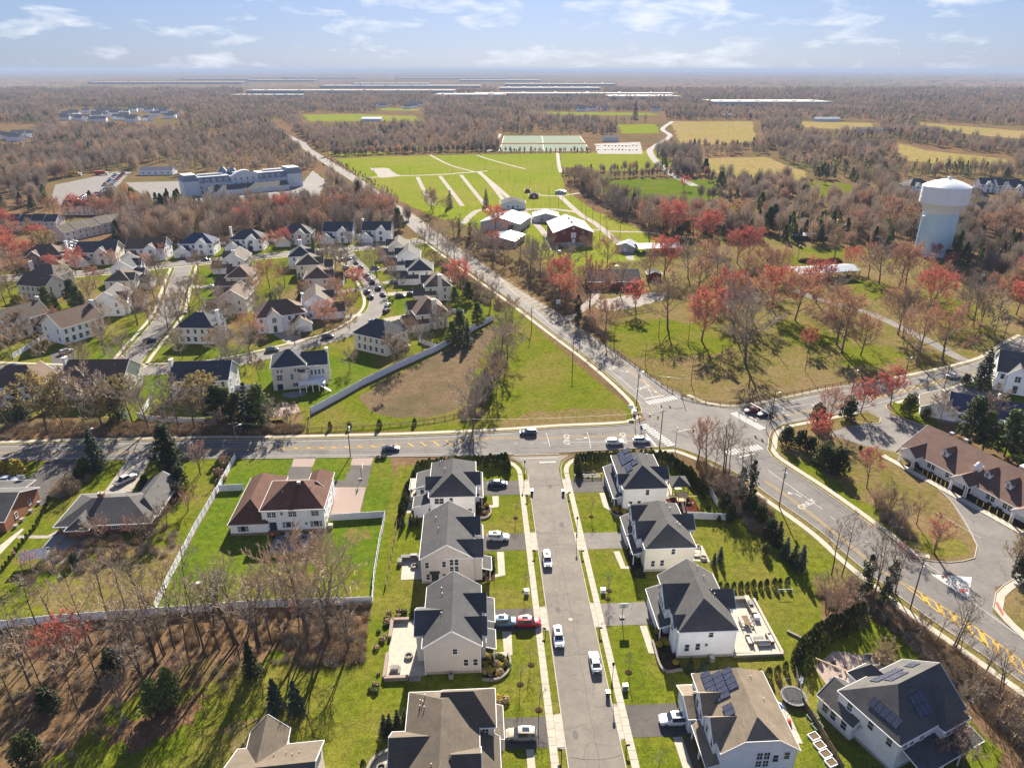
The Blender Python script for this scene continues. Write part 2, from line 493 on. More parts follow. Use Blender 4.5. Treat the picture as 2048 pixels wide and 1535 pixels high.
RNG = random.Random(7)
def patch(name,px,mat,z,amp=0.0,step=4.0,world=False):
    pts = px if world else [G(*p) for p in px]
    pts = rough_edge(pts,amp,step,RNG) if amp else pts
    mb = MB(); mb.poly(pts,z)
    return struct(mb.build(name,mat))
def GL(px,z=0.0): return [G(a,b,z) for a,b in px]

NTH = 'first second third fourth fifth sixth seventh eighth ninth tenth eleventh twelfth thirteenth fourteenth fifteenth sixteenth seventeenth eighteenth nineteenth twentieth'.split()
NTH += ['twenty-' + n for n in NTH[:9]] + ['thirtieth'] + ['thirty-' + n for n in NTH[:9]] + ['fortieth'] + ['forty-' + n for n in NTH[:9]]
# ------------------------------------------------------------------ the ground and what is painted or laid on it
ground_mat('woodland_floor',[(0.120,0.080,0.048),(0.175,0.112,0.066),(0.098,0.094,0.036)],(0.004,0.03,0.5,5.0))
gm = MB(); gm.poly([(-24000,-150),(24000,-150),(24000,42000),(-24000,42000)],0.0)
struct(gm.build('ground','woodland_floor'))

# lawns and fields (photo outlines dropped onto the ground plane)
NEAR_LAWN = [SW(-37,-32),SW(-37,-10),SW(-37.6,20),SW(-38.6,24),SW(-38.7,50),SW(-38.4,76.5),SW(-20,77),SW(-6,76.5),SW(6,76.5),SW(28,76),SW(36,72),
             SW(40,60),SW(45,45),SW(52,30),SW(49,19),SW(44,6),SW(46,-8),SW(50,-32)]
patch('lawn',[SW(-40,-34),SW(-33,-34),SW(-33,30),SW(-38.6,30),SW(-38.0,20),SW(-38.5,0)],'lawn',0.006,world=True)
patch('lawn',NEAR_LAWN,'lawn',0.012,0.25,3,world=True)
patch('lawn',[G(90,1548),G(190,1440),G(270,1370),G(350,1340),G(470,1318),G(640,1300),G(735,1280),G(750,1225),SW(-36.5,20),SW(-36.8,-10),SW(-36.8,-32)],'lawn',0.009,2.2,2.0,world=True)
patch('lawn',[G(1560,1330),G(1605,1380),G(1690,1535),G(1960,1600),G(2010,1500),G(1900,1400),G(1830,1300),G(1745,1240),G(1650,1280)],'lawn',0.010,0.7,3,world=True)
patch('lawn',[(475,917),(575,915),(780,911),(790,960),(771,1030),(745,1205),(312,1217),(345,1150),(395,1058),(440,980)],'lawn_lush',0.014,0.15,3)
patch('lawn',[(300,920),(470,918),(436,980),(390,1058),(340,1150),(308,1217),(0,1250),(0,925),(150,922)],'lawn',0.008,0.3,4)
patch('dry_grass',[(190,1100),(330,1085),(375,1085),(330,1180),(300,1216),(120,1232),(160,1170)],'lawn_dry',0.017,1.2,2.5)
patch('dry_grass',[(470,1150),(640,1130),(740,1140),(738,1195),(560,1204),(440,1206)],'lawn',0.019,1.0,2.5)
patch('lawn',[(620,835),(725,775),(880,700),(990,640),(1020,600),(1060,640),(1160,735),(1262,815),(1262,838),(1230,850),(1030,858),(620,866)],'lawn',0.010,0.4,4)
patch('detention_basin',[(720,792),(770,760),(860,715),(985,650),(1000,660),(968,700),(945,760),(930,810),(870,832),(800,838),(735,822)],'rubble',0.018,0.8,2.5)
patch('dry_grass',[(990,850),(1060,825),(1140,818),(1245,815),(1255,836),(1200,849),(1040,856)],'lawn_dry',0.020,0.9,2.5)
patch('dry_grass',[(1060,600),(1100,630),(1090,640),(1040,615)],'verge',0.020,0.9,2.5)
# park between the roads
patch('park_lawn',[(1212,690),(1222,640),(1200,560),(1180,500),(1290,470),(1500,470),(1700,480),(1900,520),(2040,560),(2048,660),(1990,705),(1900,735),(1700,768),(1500,808),(1420,806),(1370,785)],'verge',0.010,0.8,5)
patch('dry_grass',[(1240,700),(1330,690),(1450,700),(1560,680),(1700,700),(1830,715),(1840,735),(1700,765),(1500,805),(1420,804),(1372,784),(1290,745)],'lawn_dry',0.018,2.5,4)
patch('dry_grass',[(1480,600),(1560,590),(1690,600),(1780,640),(1700,660),(1560,650)],'verge',0.021,2.5,4)
patch('dry_grass',[(1545,490),(1600,480),(1740,490),(1700,520),(1560,520)],'verge',0.021,2,4)
patch('dry_grass',[(1270,470),(1400,460),(1420,500),(1310,510)],'verge',0.021,2,4)
for poly,m_ in [([(1215,650),(1330,640),(1420,650),(1480,690),(1380,715),(1270,715),(1225,690)],'lawn'),([(1500,640),(1600,660),(1720,690),(1800,700),(1760,735),(1640,750),(1520,760),(1470,720)],'verge'),([(1330,560),(1480,560),(1540,600),(1480,640),(1360,640),(1310,610)],'lawn_dry'),
                 ([(1640,560),(1740,570),(1850,610),(1960,640),(2000,680),(1900,700),(1780,640),(1680,600)],'verge'),([(1100,540),(1200,545),(1300,530),(1290,560),(1180,575),(1110,570)],'verge'),([(1420,490),(1520,500),(1560,540),(1480,550),(1400,520)],'lawn_dry'),([(1780,500),(1880,520),(1960,570),(1900,600),(1800,560)],'verge')]:
    patch('dry_grass',poly,m_,0.0225,2.5,4)
patch('gravel_yard',[(1190,602),(1255,590),(1315,584),(1345,590),(1320,602),(1235,622),(1195,618)],'gravel',0.026,0.8,3)
# the right-hand side
patch('lawn',[(1540,860),(1620,845),(1700,830),(1795,905),(1900,1000),(1955,1090),(1950,1118),(1900,1124),(1820,1102),(1700,1015),(1560,920)],'lawn_dry',0.010,0.4,4)
patch('lawn',[(1560,895),(1640,940),(1720,1000),(1800,1050),(1935,1085),(1945,1110),(1880,1118),(1800,1085),(1690,1005),(1600,945)],'lawn',0.016,1.2,3)
patch('lawn',[(1390,930),(1500,985),(1620,1075),(1700,1140),(1790,1210),(1700,1250),(1640,1175),(1560,1060),(1480,1000)],'verge',0.014,0.6,4)
patch('lawn',[(1535,1000),(1600,1050),(1680,1120),(1650,1165),(1590,1120),(1540,1050)],'lawn',0.017,1.0,3)
patch('lawn',[(1980,1185),(2048,1150),(2140,1240),(2140,1330),(2040,1265),(1985,1225)],'verge',0.014,0.3,4)
patch('lawn',[(1860,800),(1900,780),(2048,700),(2100,760),(2100,950),(2040,930),(1960,870)],'lawn_lush',0.008,0.6,4)
patch('lawn',[(1990,745),(2048,770),(2048,800),(1960,765)],'lawn_lush',0.020,0.4,4)
# subdivision on the left: one green base, yellowed patches on it
patch('lawn',[(-60,860),(-60,560),(120,520),(400,496),(640,478),(842,474),(925,545),(1010,610),(985,640),(875,700),(727,770),(620,826),(620,866),(300,862)],'lawn',0.006,0.6,5)
for poly,m in [([(700,520),(745,500),(790,540),(800,590),(770,600),(750,560)],'lawn'),([(795,600),(830,600),(835,640),(800,650),(785,640)],'lawn_lush'),
                ([(512,730),(560,735),(640,700),(690,720),(730,700),(760,740),(720,765),(625,820),(560,800),(520,770)],'lawn_lush'),
                ([(300,690),(360,670),(430,690),(500,700),(512,708),(430,722),(320,724)],'lawn_lush'),([(180,720),(230,680),(300,640),(310,655),(250,715),(200,735)],'lawn_lush'),
                ([(30,745),(110,752),(120,790),(60,790)],'lawn_lush'),([(260,752),(330,752),(335,800),(265,790)],'lawn_lush'),([(400,535),(440,530),(445,600),(405,615)],'lawn_lush'),
                ([(560,590),(640,560),(700,600),(740,640),(690,660),(600,680),(540,640)],'lawn_dry'),([(620,520),(690,510),(700,560),(640,570)],'lawn_dry'),
                ([(300,560),(345,550),(340,640),(290,640)],'lawn_dry'),([(430,650),(520,640),(540,690),(440,690)],'lawn_dry'),([(100,560),(200,560),(190,610),(110,605)],'lawn_dry'),
                ([(0,830),(150,832),(300,845),(560,840),(610,858),(300,872),(0,880)],'litter'),([(440,800),(540,800),(610,835),(600,850),(440,840)],'lawn_dry')]:
    patch('grass_patch',poly,m,0.0115,0.8,3)
# fairground and meadows
patch('meadow',[(672,318),(760,313),(950,309),(1117,306),(1122,345),(1132,382),(1195,424),(1290,462),(1335,488),(1290,520),(1200,530),(1110,520),(1000,470),(945,455),(860,430),(800,402),(740,368)],'field',0.03,1.5,8)
patch('meadow',[(1118,306),(1200,305),(1330,300),(1345,330),(1250,345),(1125,335)],'field',0.031,1.5,8)
patch('playing_field',[(1215,362),(1300,357),(1430,360),(1440,395),(1390,412),(1260,410),(1200,385)],'lawn_lush',0.034,2,8)
patch('playing_field',[(1390,412),(1480,408),(1520,420),(1470,440),(1380,430)],'lawn_lush',0.034,2,8)
patch('playing_field',[(1560,360),(1680,365),(1760,385),(1640,395)],'lawn',0.034,2,8)
for poly in [[(1340,243),(1505,243),(1512,282),(1430,290),(1360,286)],[(1405,317),(1530,314),(1612,345),(1620,362),(1470,356),(1415,340)],[(1600,243),(1740,246),(1760,262),(1610,255)],
             [(1790,284),(1850,300),(2010,318),(2015,335),(1880,328),(1800,320)],[(1830,245),(2048,262),(2120,275),(2120,285),(1950,270),(1850,258)]]:
    patch('tan_field',poly,'field_tan',0.06,3,15)
for poly in [[(605,230),(700,228),(830,232),(840,242),(620,243)],[(1235,250),(1310,248),(1320,266),(1245,268)],[(1090,224),(1300,226),(1320,231),(1100,230)],[(760,216),(840,218),(835,222),(765,221)],
             [(800,306),(680,300),(655,305),(670,316)]]:
    patch('far_field',poly,'field',0.10,4,30)

# ---- roads
ROADZ = 0.036
patch('county_road',[(-80,889),(0,890),(200,884),(425,880),(512,880),(700,876),(860,871),(1024,863),(1124,856),(1200,853),(1262,848),(1300,838),(1400,850),(1400,888),(1346,893),
                      (1250,897),(1136,904),(1050,908),(1024,909),(800,913),(512,916),(250,919),(0,920),(-80,921)],'asphalt',ROADZ)
patch('main_road',[(1288,838),(1279,806),(1239,766),(1179,716),(1110,665),(1024,601),(960,556),(919,528),(880,500),(835,468),(790,430),(757,402),(700,360),(640,322),(606,298),(598,286),(560,268),(538,250),
                    (546,250),(575,268),(612,286),(622,298),(662,322),(725,360),(778,398),(826,428),(858,450),(905,487),(960,524),(1024,569),(1131,636),(1214,694),(1321,766),(1368,792),(1440,850)],'asphalt_old',ROADZ + 0.003)
patch('county_road',[(1370,790),(1400,806),(1440,815),(1480,816),(1536,808),(1661,782),(1761,766),(1870,744),(1928,730),(1973,716),(2011,692),(2048,672),(2110,650),(2110,700),(2048,716),(1986,741),(1886,775),(1771,806),(1711,819),
                      (1618,838),(1560,850),(1545,858),(1536,880),(1450,860),(1390,820)],'asphalt',ROADZ + 0.006)
patch('lane',[(1346,893),(1394,908),(1469,943),(1516,973),(1536,988),(1636,1058),(1716,1128),(1826,1212),(1936,1288),(2048,1366),(2150,1440),(2150,1350),(2048,1276),(1941,1201),(1818,1112),(1786,1085),(1711,1028),(1636,975),(1543,913),(1536,890),(1538,862),(1440,830),(1340,850)],'asphalt',ROADZ + 0.009)
patch('intersection',[(1290,832),(1292,808),(1365,795),(1400,808),(1470,820),(1530,850),(1534,885),(1520,905),(1395,905),(1340,890),(1304,880)],'asphalt_old',ROADZ + 0.012)
STREET = [SW(-4.35,-34),SW(4.1,-34),SW(4.0,60),SW(3.8,72),SW(4.8,76.5),SW(7.5,79.6),SW(-8.5,79.6),SW(-5.6,76.5),SW(-4.5,72),SW(-4.3,60)]
patch('street',STREET,'asphalt_street',ROADZ + 0.004,world=True)

def road_line(name,px,width,mat,z,kerb=True,walk=None):
    pts = smooth_line(GL(px),3.0)
    mb = MB(); strip(mb,pts,-width / 2,width / 2,z); struct(mb.build(name,mat))
    if kerb:
        for s in (-1,1):
            k = MB(); wall_strip(k,pts,s * width / 2,s * (width / 2 + 0.2),0.0,0.13); struct(k.build('kerb','concrete'))
    for s in (walk or []):
        k = MB(); wall_strip(k,pts,s * (width / 2 + 1.6),s * (width / 2 + 2.9),0.0,0.055); struct(k.build('sidewalk','concrete'))
    return pts
road_line('subdivision_street',[(-60,737),(0,739),(130,743),(250,743),(350,738),(425,732),(512,715),(612,690),(687,667),(737,636),(757,608),(748,575),(726,545),(704,520),(688,503)],8.0,'asphalt_old',0.030,walk=(-1,))
road_line('subdivision_street',[(-60,563),(0,557),(120,550),(217,543),(357,528),(512,514),(637,503),(737,494),(800,488),(846,480)],8.0,'asphalt_old',0.033,walk=(-1,1))
road_line('subdivision_street',[(368,532),(358,560),(349,590),(338,625),(312,660),(272,708),(250,738)],8.0,'asphalt_old',0.036,walk=(1,-1))
road_line('fair_lane',[(958,344),(1000,380),(1050,425),(1090,468),(1110,500)],4.5,'gravel',0.040,False)
road_line('fair_lane',[(1118,390),(1160,428),(1195,450),(1250,500),(1262,520)],4.5,'gravel',0.044,False)
road_line('fair_lane',[(1060,388),(1110,392),(1160,386)],3.5,'gravel',0.046,False)
road_line('fair_lane',[(925,447),(960,420),(1030,420),(1100,418),(1160,425)],5.0,'gravel',0.048,False)
road_line('fair_lane',[(1175,458),(1230,463),(1300,465),(1380,475)],3.0,'gravel',0.050,False)
road_line('fair_lane',[(720,356),(800,352),(880,349),(950,344),(975,342)],5.0,'gravel',0.052,False)
for q in ([(835,354),(850,385),(866,410)],[(880,352),(905,385),(925,412)],[(922,350),(950,385),(970,410)],[(962,346),(990,378),(1010,405)]):
    road_line('fair_lane',q,3.6,'gravel',0.054,False)
road_line('fair_lane',[(860,310),(900,330),(950,344)],3.0,'gravel',0.055,False)
road_line('fair_lane',[(955,311),(990,322),(1050,338)],3.0,'gravel',0.056,False)
road_line('fair_lane',[(1115,306),(1118,330),(1122,345)],4.0,'gravel',0.057,False)
patch('gravel_yard',[(740,336),(775,336),(800,352),(760,356)],'gravel',0.058,1.5,6)
road_line('park_drive',[(1590,580),(1640,600),(1700,615),(1760,635),(1830,668),(1890,700),(1940,728)],4.6,'asphalt_old',0.030,False)
road_line('park_drive',[(1375,470),(1440,492),(1490,530),(1540,555),(1590,580)],3.6,'rubble',0.029,False)
road_line('park_drive',[(1195,580),(1180,605),(1130,640)],4.5,'gravel',0.031,False)
road_line('winding_road',[(1345,243),(1325,258),(1340,272),(1310,292),(1300,305),(1330,340),(1390,372)],8.0,'asphalt_old',0.07,False)
road_line('far_track',[(1000,268),(990,285),(975,305)],6.0,'gravel',0.07,False)
road_line('far_road',[(1890,395),(1960,400),(2048,425)],7.0,'asphalt_old',0.04,False)
# car parks
patch('office_parking',[(1705,822),(1770,806),(1782,830),(1880,862),(1800,895),(1790,905),(1880,950),(2048,1055),(2160,1130),(2160,1230),(2048,1150),(1990,1175),(1985,1225),(2060,1290),(1960,1215),(1830,1120),(1900,1126),(1948,1118),(1955,1092),(1900,1000),(1795,905),(1725,890),(1660,868)],'asphalt_old',0.024)
patch('office_drive',[(1770,806),(1800,800),(1880,778),(1930,770),(1990,780),(2040,830),(1960,850),(1880,845),(1820,815)],'asphalt_old',0.020)
patch('far_parking',[(108,370),(180,355),(245,340),(262,345),(235,372),(200,400),(120,412),(105,395)],'asphalt_old',0.05,1.0,8)
patch('far_parking',[(1190,288),(1280,284),(1285,308),(1195,308)],'asphalt_old',0.07,1.5,10)
patch('hotel_yard',[(250,365),(370,362),(375,392),(600,372),(625,340),(650,360),(640,392),(420,412),(300,400)],'asphalt_old',0.045,1.0,8)
patch('sports_turf',[(1008,272),(1160,272),(1170,286),(1004,286)],'turf_pale',0.08)
patch('sports_turf',[(1003,289),(1172,289),(1180,302),(998,303)],'turf_pale',0.08)

# ---- kerbs and pavements of the county roads
def kerb_px(px,side=1,walk=None,slabs=False,off=1.2,w=1.4):
    pts = smooth_line(GL(px),3.0)
    k = MB(); wall_strip(k,pts,0.0,side * 0.18,0.0,0.15); struct(k.build('kerb','concrete'))
    if walk:
        k = MB(); wall_strip(k,pts,side * off,side * (off + w),0.0,0.075); struct(k.build('sidewalk','concrete'))
        v = MB(); strip(v,pts,side * 0.18,side * off,0.05) if side > 0 else strip(v,pts,side * off,side * 0.18,0.05)
        struct(v.build('grass_verge','verge'))
    return pts
kerb_px([(-80,889),(0,890),(200,884),(425,880),(512,880),(700,876),(860,871),(1024,863),(1124,856),(1200,853),(1262,848),(1290,836)],-1,True)
kerb_px([(1283,828),(1279,806),(1239,766),(1179,716),(1110,665),(1024,601),(960,556),(919,528),(880,500),(855,482)],-1,True,off=1.8)
kerb_px([(1368,792),(1321,766),(1214,694),(1131,636),(1024,569),(960,524),(905,487),(858,450),(826,428)],-1)
kerb_px([(1368,792),(1400,806),(1440,815),(1480,816),(1536,808),(1661,782),(1761,766),(1870,744),(1928,730),(1973,716),(2011,692),(2048,672)],-1,True,off=1.0)
kerb_px([(2048,716),(1986,741),(1886,775),(1785,802)],-1,True,off=0.6)
kerb_px([(1705,821),(1618,838),(1560,850),(1542,862),(1536,890),(1543,913),(1636,975),(1711,1028),(1786,1085),(1818,1112),(1860,1122)],-1,True,off=1.0)
kerb_px([(1304,894),(1346,893),(1394,908),(1469,943),(1516,973),(1536,988),(1636,1058),(1716,1128),(1826,1212),(1936,1288),(2048,1366),(2150,1440)],1,True,off=1.6)
kerb_px([(1136,904),(1200,900),(1304,894)],1)
kerb_px([(480,917),(800,913),(1024,909)],1)
kerb_px([(2090,1140),(2030,1155),(1990,1185),(1985,1215),(2010,1245),(2080,1310)],-1,True,off=0.3)
kerb_px([(1795,905),(1900,1000),(1955,1092),(1950,1116),(1900,1125),(1860,1122)],1)
kerb_px([(1705,821),(1740,820),(1762,835),(1760,846),(1740,848),(1700,842)],1)
kerb_px([(1785,802),(1772,808),(1785,828),(1880,862)],-1)
patch('island_grass',[(1650,850),(1700,832),(1735,822),(1758,836),(1756,846),(1735,846),(1700,852),(1665,862)],'lawn_dry',0.06,0.2,3)
patch('island_grass',[(1786,803),(1830,800),(1870,830),(1876,858),(1788,828)],'lawn',0.04,0.2,3)
patch('island_grass',[(1850,800),(1900,780),(1925,790),(1915,800),(1870,805)],'lawn_dry',0.04,0.2,3)

# ---- the near street: kerbs, pavement slabs, driveways
def street_line(w,u0,u1,n=20): return [Vector((*SW(w,u0 + (u1 - u0) * k / n),0)) for k in range(n + 1)]
for s,e in ((-1,-4.35),(1,4.05)):
    k = MB(); wall_strip(k,street_line(e,-34,70),0.0,s * 0.16,0.0,0.15); struct(k.build('kerb','concrete'))
for s,e,w0 in ((-1,-4.35,-5.75),(1,4.05,5.0)):
    k = MB()
    arc = [Vector((*SW(s * (4.6 + 0.0) + (-0.15 if s < 0 else -0.4) + s * a,b),0)) for a,b in ((0,70),(0.15,73),(0.9,75.6),(2.2,77.4),(4.2,78.8))]
    wall_strip(k,arc,0.0,s * 0.16,0.0,0.15); struct(k.build('kerb','concrete'))
def slab_mesh(w,l):
    m = MB(); g = 0.014; b = 0.012
    x,y = w / 2 - g,l / 2 - g
    m.add([(-x,-y,0),(x,-y,0),(x,y,0),(-x,y,0),(-x,-y,0.068),(x,-y,0.068),(x,y,0.068),(-x,y,0.068),(-x + b,-y + b,0.08),(x - b,-y + b,0.08),(x - b,y - b,0.08),(-x + b,y - b,0.08)],
          [(0,1,5,4),(1,2,6,5),(2,3,7,6),(3,0,4,7),(4,5,9,8),(5,6,10,9),(6,7,11,10),(7,4,8,11),(8,9,10,11)])
    return m.mesh('paving_slab','concrete')
SLAB,APRON = slab_mesh(1.25,1.5),slab_mesh(1.45,1.5)
for side,wc in ((-1,-6.35),(1,5.6)):
    root = link('sidewalk',None); struct(root)
    bed = MB(); strip(bed,street_line(wc,-34,71),-0.62,0.62,0.05); bed.build('joint_sand','concrete_old',root)
    u = -33.0
    while u < 70.5:
        link('paving_slab',SLAB,root,(*SW(wc,u),RNG.uniform(-0.004,0.004)),TH)
        u += 1.5
    curve = [SW(wc,70.5),SW(wc + side * 0.35,73.0),SW(wc + side * 1.5,75.4),SW(wc + side * 3.6,77.3),SW(wc + side * 7,78.0)]
    k = MB(); wall_strip(k,smooth_line(curve,0.8),-0.62,0.62,0.0,0.078); struct(k.build('sidewalk','concrete'))
DRIVES = [(-1,60.9,67.3,-15.9,'asphalt_dark'),(-1,39.0,45.0,-17,'asphalt_dark'),(-1,15.0,20.8,-15,'asphalt_dark'),(-1,-10.0,-4.3,-14.5,'asphalt_dark'),
          (1,61.0,67.3,15,'asphalt_dark'),(1,38.5,44.4,15.5,'asphalt_old'),(1,15.3,21.4,15.7,'asphalt_old'),(1,-9.0,-2.8,15.5,'asphalt_dark')]
for s,u0,u1,wend,m in DRIVES:
    a = -7.0 if s < 0 else 6.25
    patch('driveway',[SW(a,u0),SW(wend,u0),SW(wend,u1),SW(a,u1)],m,0.034,world=True)
    e = -4.45 if s < 0 else 4.15; b = -5.72 if s < 0 else 4.96
    root = link('driveway_apron',None); struct(root)
    q = MB(); q.poly([SW(e,u0 - 0.5),SW(b,u0 - 0.2),SW(b,u1 + 0.2),SW(e,u1 + 0.5)],0.055); q.build('joint_sand','concrete_old',root)
    n = int((u1 - u0 + 0.4) / 1.5)
    for k in range(n): link('paving_slab',APRON if s < 0 else APRON,root,(*SW((e + b) / 2,u0 + 0.6 + k * 1.5),0.085 - 0.068),TH).scale = (0.86 if s < 0 else 0.56,1,1)
# front paths
def path_w(name,pts,width,mat,z):
    mb = MB(); strip(mb,[Vector((*p,0)) for p in pts],-width / 2,width / 2,z); return struct(mb.build(name,mat))
for q,w in (([(-13.0,60.5),(-13.0,56.2),(-15.8,56.0)],1.6),([(-12.6,38.6),(-12.6,31),(-15,30.8)],1.5),([(-12.3,14.8),(-12.3,9.5),(-15.5,8.8)],1.7),([(-9.9,-10.2),(-9.9,-24)],1.2),
             ([(13.2,60.6),(13.2,54.5),(14.6,53)],1.4),([(12.4,37.5),(12.8,32.0),(15.6,32.0)],1.3),([(13.2,15.0),(13.3,8.4),(15.6,8.4)],1.3),([(13.2,-9.2),(13.4,-17.5),(15.4,-17.5)],1.5)):
    path_w('front_path',[SW(*p) for p in q],w,'concrete',0.05)
# patios and beds of the near lots
patch('patio',[SW(-34.4,54.3),SW(-29,54.3),SW(-28.2,62),SW(-33.5,66.5),SW(-34.4,66)],'paver_pale',0.05,world=True)
patch('patio',[SW(-33.2,30.5),SW(-28.6,30.5),SW(-28.6,37.0),SW(-33.4,37.0)],'paver_pale',0.05,world=True)
patch('patio',[SW(-33.6,4.5),SW(-26.5,5.2),SW(-26.5,19),SW(-33.6,18)],'paver_pale',0.05,world=True)
patch('patio',[SW(-34.4,-28),SW(-28,-28),SW(-28,-12.0),SW(-31,-9.4),SW(-33.6,-11),SW(-34.6,-16)],'paver_pale',0.05,world=True)
patch('patio',[SW(27.4,7.2),SW(36.2,6.6),SW(36.4,14),SW(35.4,21.0),SW(28,21.6),SW(27.6,21)],'paver_pale',0.42,world=True)
patch('patio',[SW(27.2,33.5),SW(31.5,32.8),SW(31.5,38.5),SW(27.2,38.5)],'paver_pale',0.05,world=True)
patch('patio',[SW(27.2,56),SW(30.5,58),SW(31,66),SW(27.2,66)],'concrete',0.05,world=True)
patch('play_area',[SW(27.4,49.4),SW(35.2,49.0),SW(34.8,57.2),SW(27.3,57.3)],'mulch_red',0.06,world=True)
patch('patio',[SW(27.9,-11.0),SW(32.2,-11.4),SW(32.4,-3.6),SW(28.0,-3.6)],'paver_pale',0.05,world=True)
patch('patio',[G(1630,1335),G(1665,1300),G(1740,1310),G(1775,1340),G(1760,1375),G(1690,1390),G(1650,1368)],'paver_pink',0.05,0.3,2,world=True)
patch('planting_bed',[SW(-17.9,51.5),SW(-15.2,51.8),SW(-14.4,55),SW(-16,60),SW(-17.9,60)],'mulch',0.06,0.1,1,world=True)
patch('planting_bed',[SW(-18.4,29),SW(-14,29.2),SW(-13.8,37),SW(-16.5,38.4),SW(-18.4,38)],'mulch',0.06,0.1,1,world=True)
patch('planting_bed',[SW(-17,4.0),SW(-13.6,4.2),SW(-12.3,6.5),SW(-12.9,9.0),SW(-17,9.0)],'mulch',0.06,0.1,1,world=True)
patch('planting_bed',[SW(14.2,50.6),SW(17.2,50.2),SW(17.4,54),SW(14,53.6)],'mulch',0.06,0.1,1,world=True)
patch('planting_bed',[SW(14.2,28.5),SW(17,28.2),SW(17,38),SW(14.6,38)],'mulch',0.06,0.1,1,world=True)
patch('planting_bed',[SW(14.0,4.2),SW(17.6,4.0),SW(17.6,14.0),SW(15.2,14.4)],'mulch',0.06,0.1,1,world=True)
patch('planting_bed',[SW(14.2,-16.8),SW(15.4,-16.8),SW(15.5,-9.4),SW(14.2,-9.4)],'soil',0.06,0.1,1,world=True)
# the white house's lot and the ranch's lot
patch('driveway',[(588,915),(634,914),(622,960),(690,960),(702,915),(748,912),(720,1028),(660,1026),(645,985),(570,960)],'asphalt_dark',0.030)
patch('driveway_pavers',[(588,914.5),(632,913.5),(626,933),(583,933)],'paver_pink',0.036)
patch('driveway_pavers',[(706,914),(748,912),(742,930),(700,930)],'paver_pink',0.036)
patch('driveway_pavers',[(662,974),(732,974),(719,1027),(660,1027)],'paver_pink',0.036)
patch('island_grass',[(634,914),(704,913),(700,940),(690,952),(660,958),(634,955),(622,940)],'lawn_lush',0.040,0.1,2)
patch('patio',[(552,1070),(630,1066),(617,1106),(534,1108)],'paver_grey',0.04)
patch('driveway',[(254,919),(302,917),(262,985),(205,988)],'concrete_old',0.03)
patch('driveway',[(92,922),(165,920),(130,955),(104,985),(98,1010),(60,1010),(30,990),(30,970),(70,945)],'asphalt_dark',0.03)
patch('patio',[(105,1070),(120,1062),(165,1075),(168,1118),(100,1130),(70,1110)],'paver_grey',0.03)
patch('patio',[(0,1090),(44,1056),(48,1058),(0,1108)],'concrete',0.03)
patch('garden_path',[(34,1070),(95,1070),(120,1058),(126,1062),(96,1076),(34,1076)],'concrete_old',0.03)
patch('ball_court',[(541,818),(592,806),(602,823),(548,834)],'paver_pink',0.025)
patch('terrace',[(566,786),(610,780),(612,790),(585,796),(566,793)],'paver_grey',0.03)
# subdivision drives
for q,w in (([(560,664),(604,690)],6.5),([(770,640),(815,632)],5),([(775,588),(835,585)],5.5),([(765,566),(815,560)],5),([(740,542),(790,535)],5),([(740,576),(640,588)],4.5),([(655,552),(712,550)],4.5),([(690,634),(735,628)],4),
             ([(125,702),(130,738)],8),([(170,540),(168,548)],8),([(280,520),(282,535)],8),([(372,510),(375,526)],8),([(395,632),(425,605)],4.5),([(300,615),(265,615)],4.5),([(90,538),(95,548)],8),([(432,573),(385,573)],4.5),([(470,508),(472,516)],7),([(655,492),(658,500)],7),([(735,485),(738,494)],7)):
    a = [Vector((*G(*p),0)) for p in q]
    mb = MB(); strip(mb,a,-w / 2,w / 2,0.026); struct(mb.build('driveway','asphalt_dark' if w >= 8 else 'concrete_old'))

for poly,m_ in [([(330,1330),(420,1322),(520,1330),(470,1350),(360,1380)],'litter'),([(200,1470),(300,1420),(420,1390),(380,1440),(280,1500)],'litter'),([(560,1325),(700,1300),(720,1320),(640,1345)],'verge'),([(430,1460),(520,1440),(560,1460),(480,1500)],'verge'),
                 ([(520,1150),(600,1140),(640,1165),(560,1180)],'verge'),([(690,1060),(730,1058),(740,1080),(700,1085)],'verge'),([(60,1180),(150,1150),(180,1200),(80,1230)],'verge')]:
    patch('worn_grass',poly,m_,0.0205,1.5,1.2)

for poly,m_ in [([(1225,655),(1320,645),(1400,655),(1440,690),(1360,712),(1270,712),(1230,690)],'lawn'),([(1560,640),(1640,650),(1700,680),(1620,700),(1560,680)],'lawn'),([(1680,690),(1760,690),(1820,712),(1760,735),(1690,730)],'lawn'),([(1700,560),(1760,570),(1770,600),(1700,600)],'lawn'),([(1850,590),(1930,600),(1990,660),(1930,690),(1860,650)],'lawn'),([(1080,500),(1180,500),(1250,530),(1180,548),(1090,535)],'field'),([(1560,500),(1620,495),(1720,505),(1640,530),(1560,530)],'lawn')]:
    patch('green_grass',poly,m_,0.0255,3.0,3)
# ------------------------------------------------------------------ road markings (each stripe a piece of its road)
MARKZ = 0.056
marks = {}
def mark_root(name):
    if name not in marks: marks[name] = struct(link(name,None))
    return marks[name]
def line_mark(px,width,mat,dash=None,root='road_marking',z=MARKZ):
    pts = smooth_line(GL(px),1.5)
    if not dash:
        mb = MB(); strip(mb,pts,-width / 2,width / 2,z); mb.build('edge_line',mat,mark_root(root)); return
    acc,seg = 0.0,[]
    on,off = dash
    cur,t = [],0.0
    for k in range(len(pts) - 1):
        a,b = pts[k],pts[k + 1]
        L = (b - a).length
        n = max(1,int(L / 0.5))
        for j in range(n):
            s = (t % (on + off))
            if s < on: cur.append(a.lerp(b,j / n))
            elif len(cur) > 1:
                mb = MB(); strip(mb,cur,-width / 2,width / 2,z); mb.build('lane_dash',mat,mark_root(root)); cur = []
            else: cur = []
            t += L / n
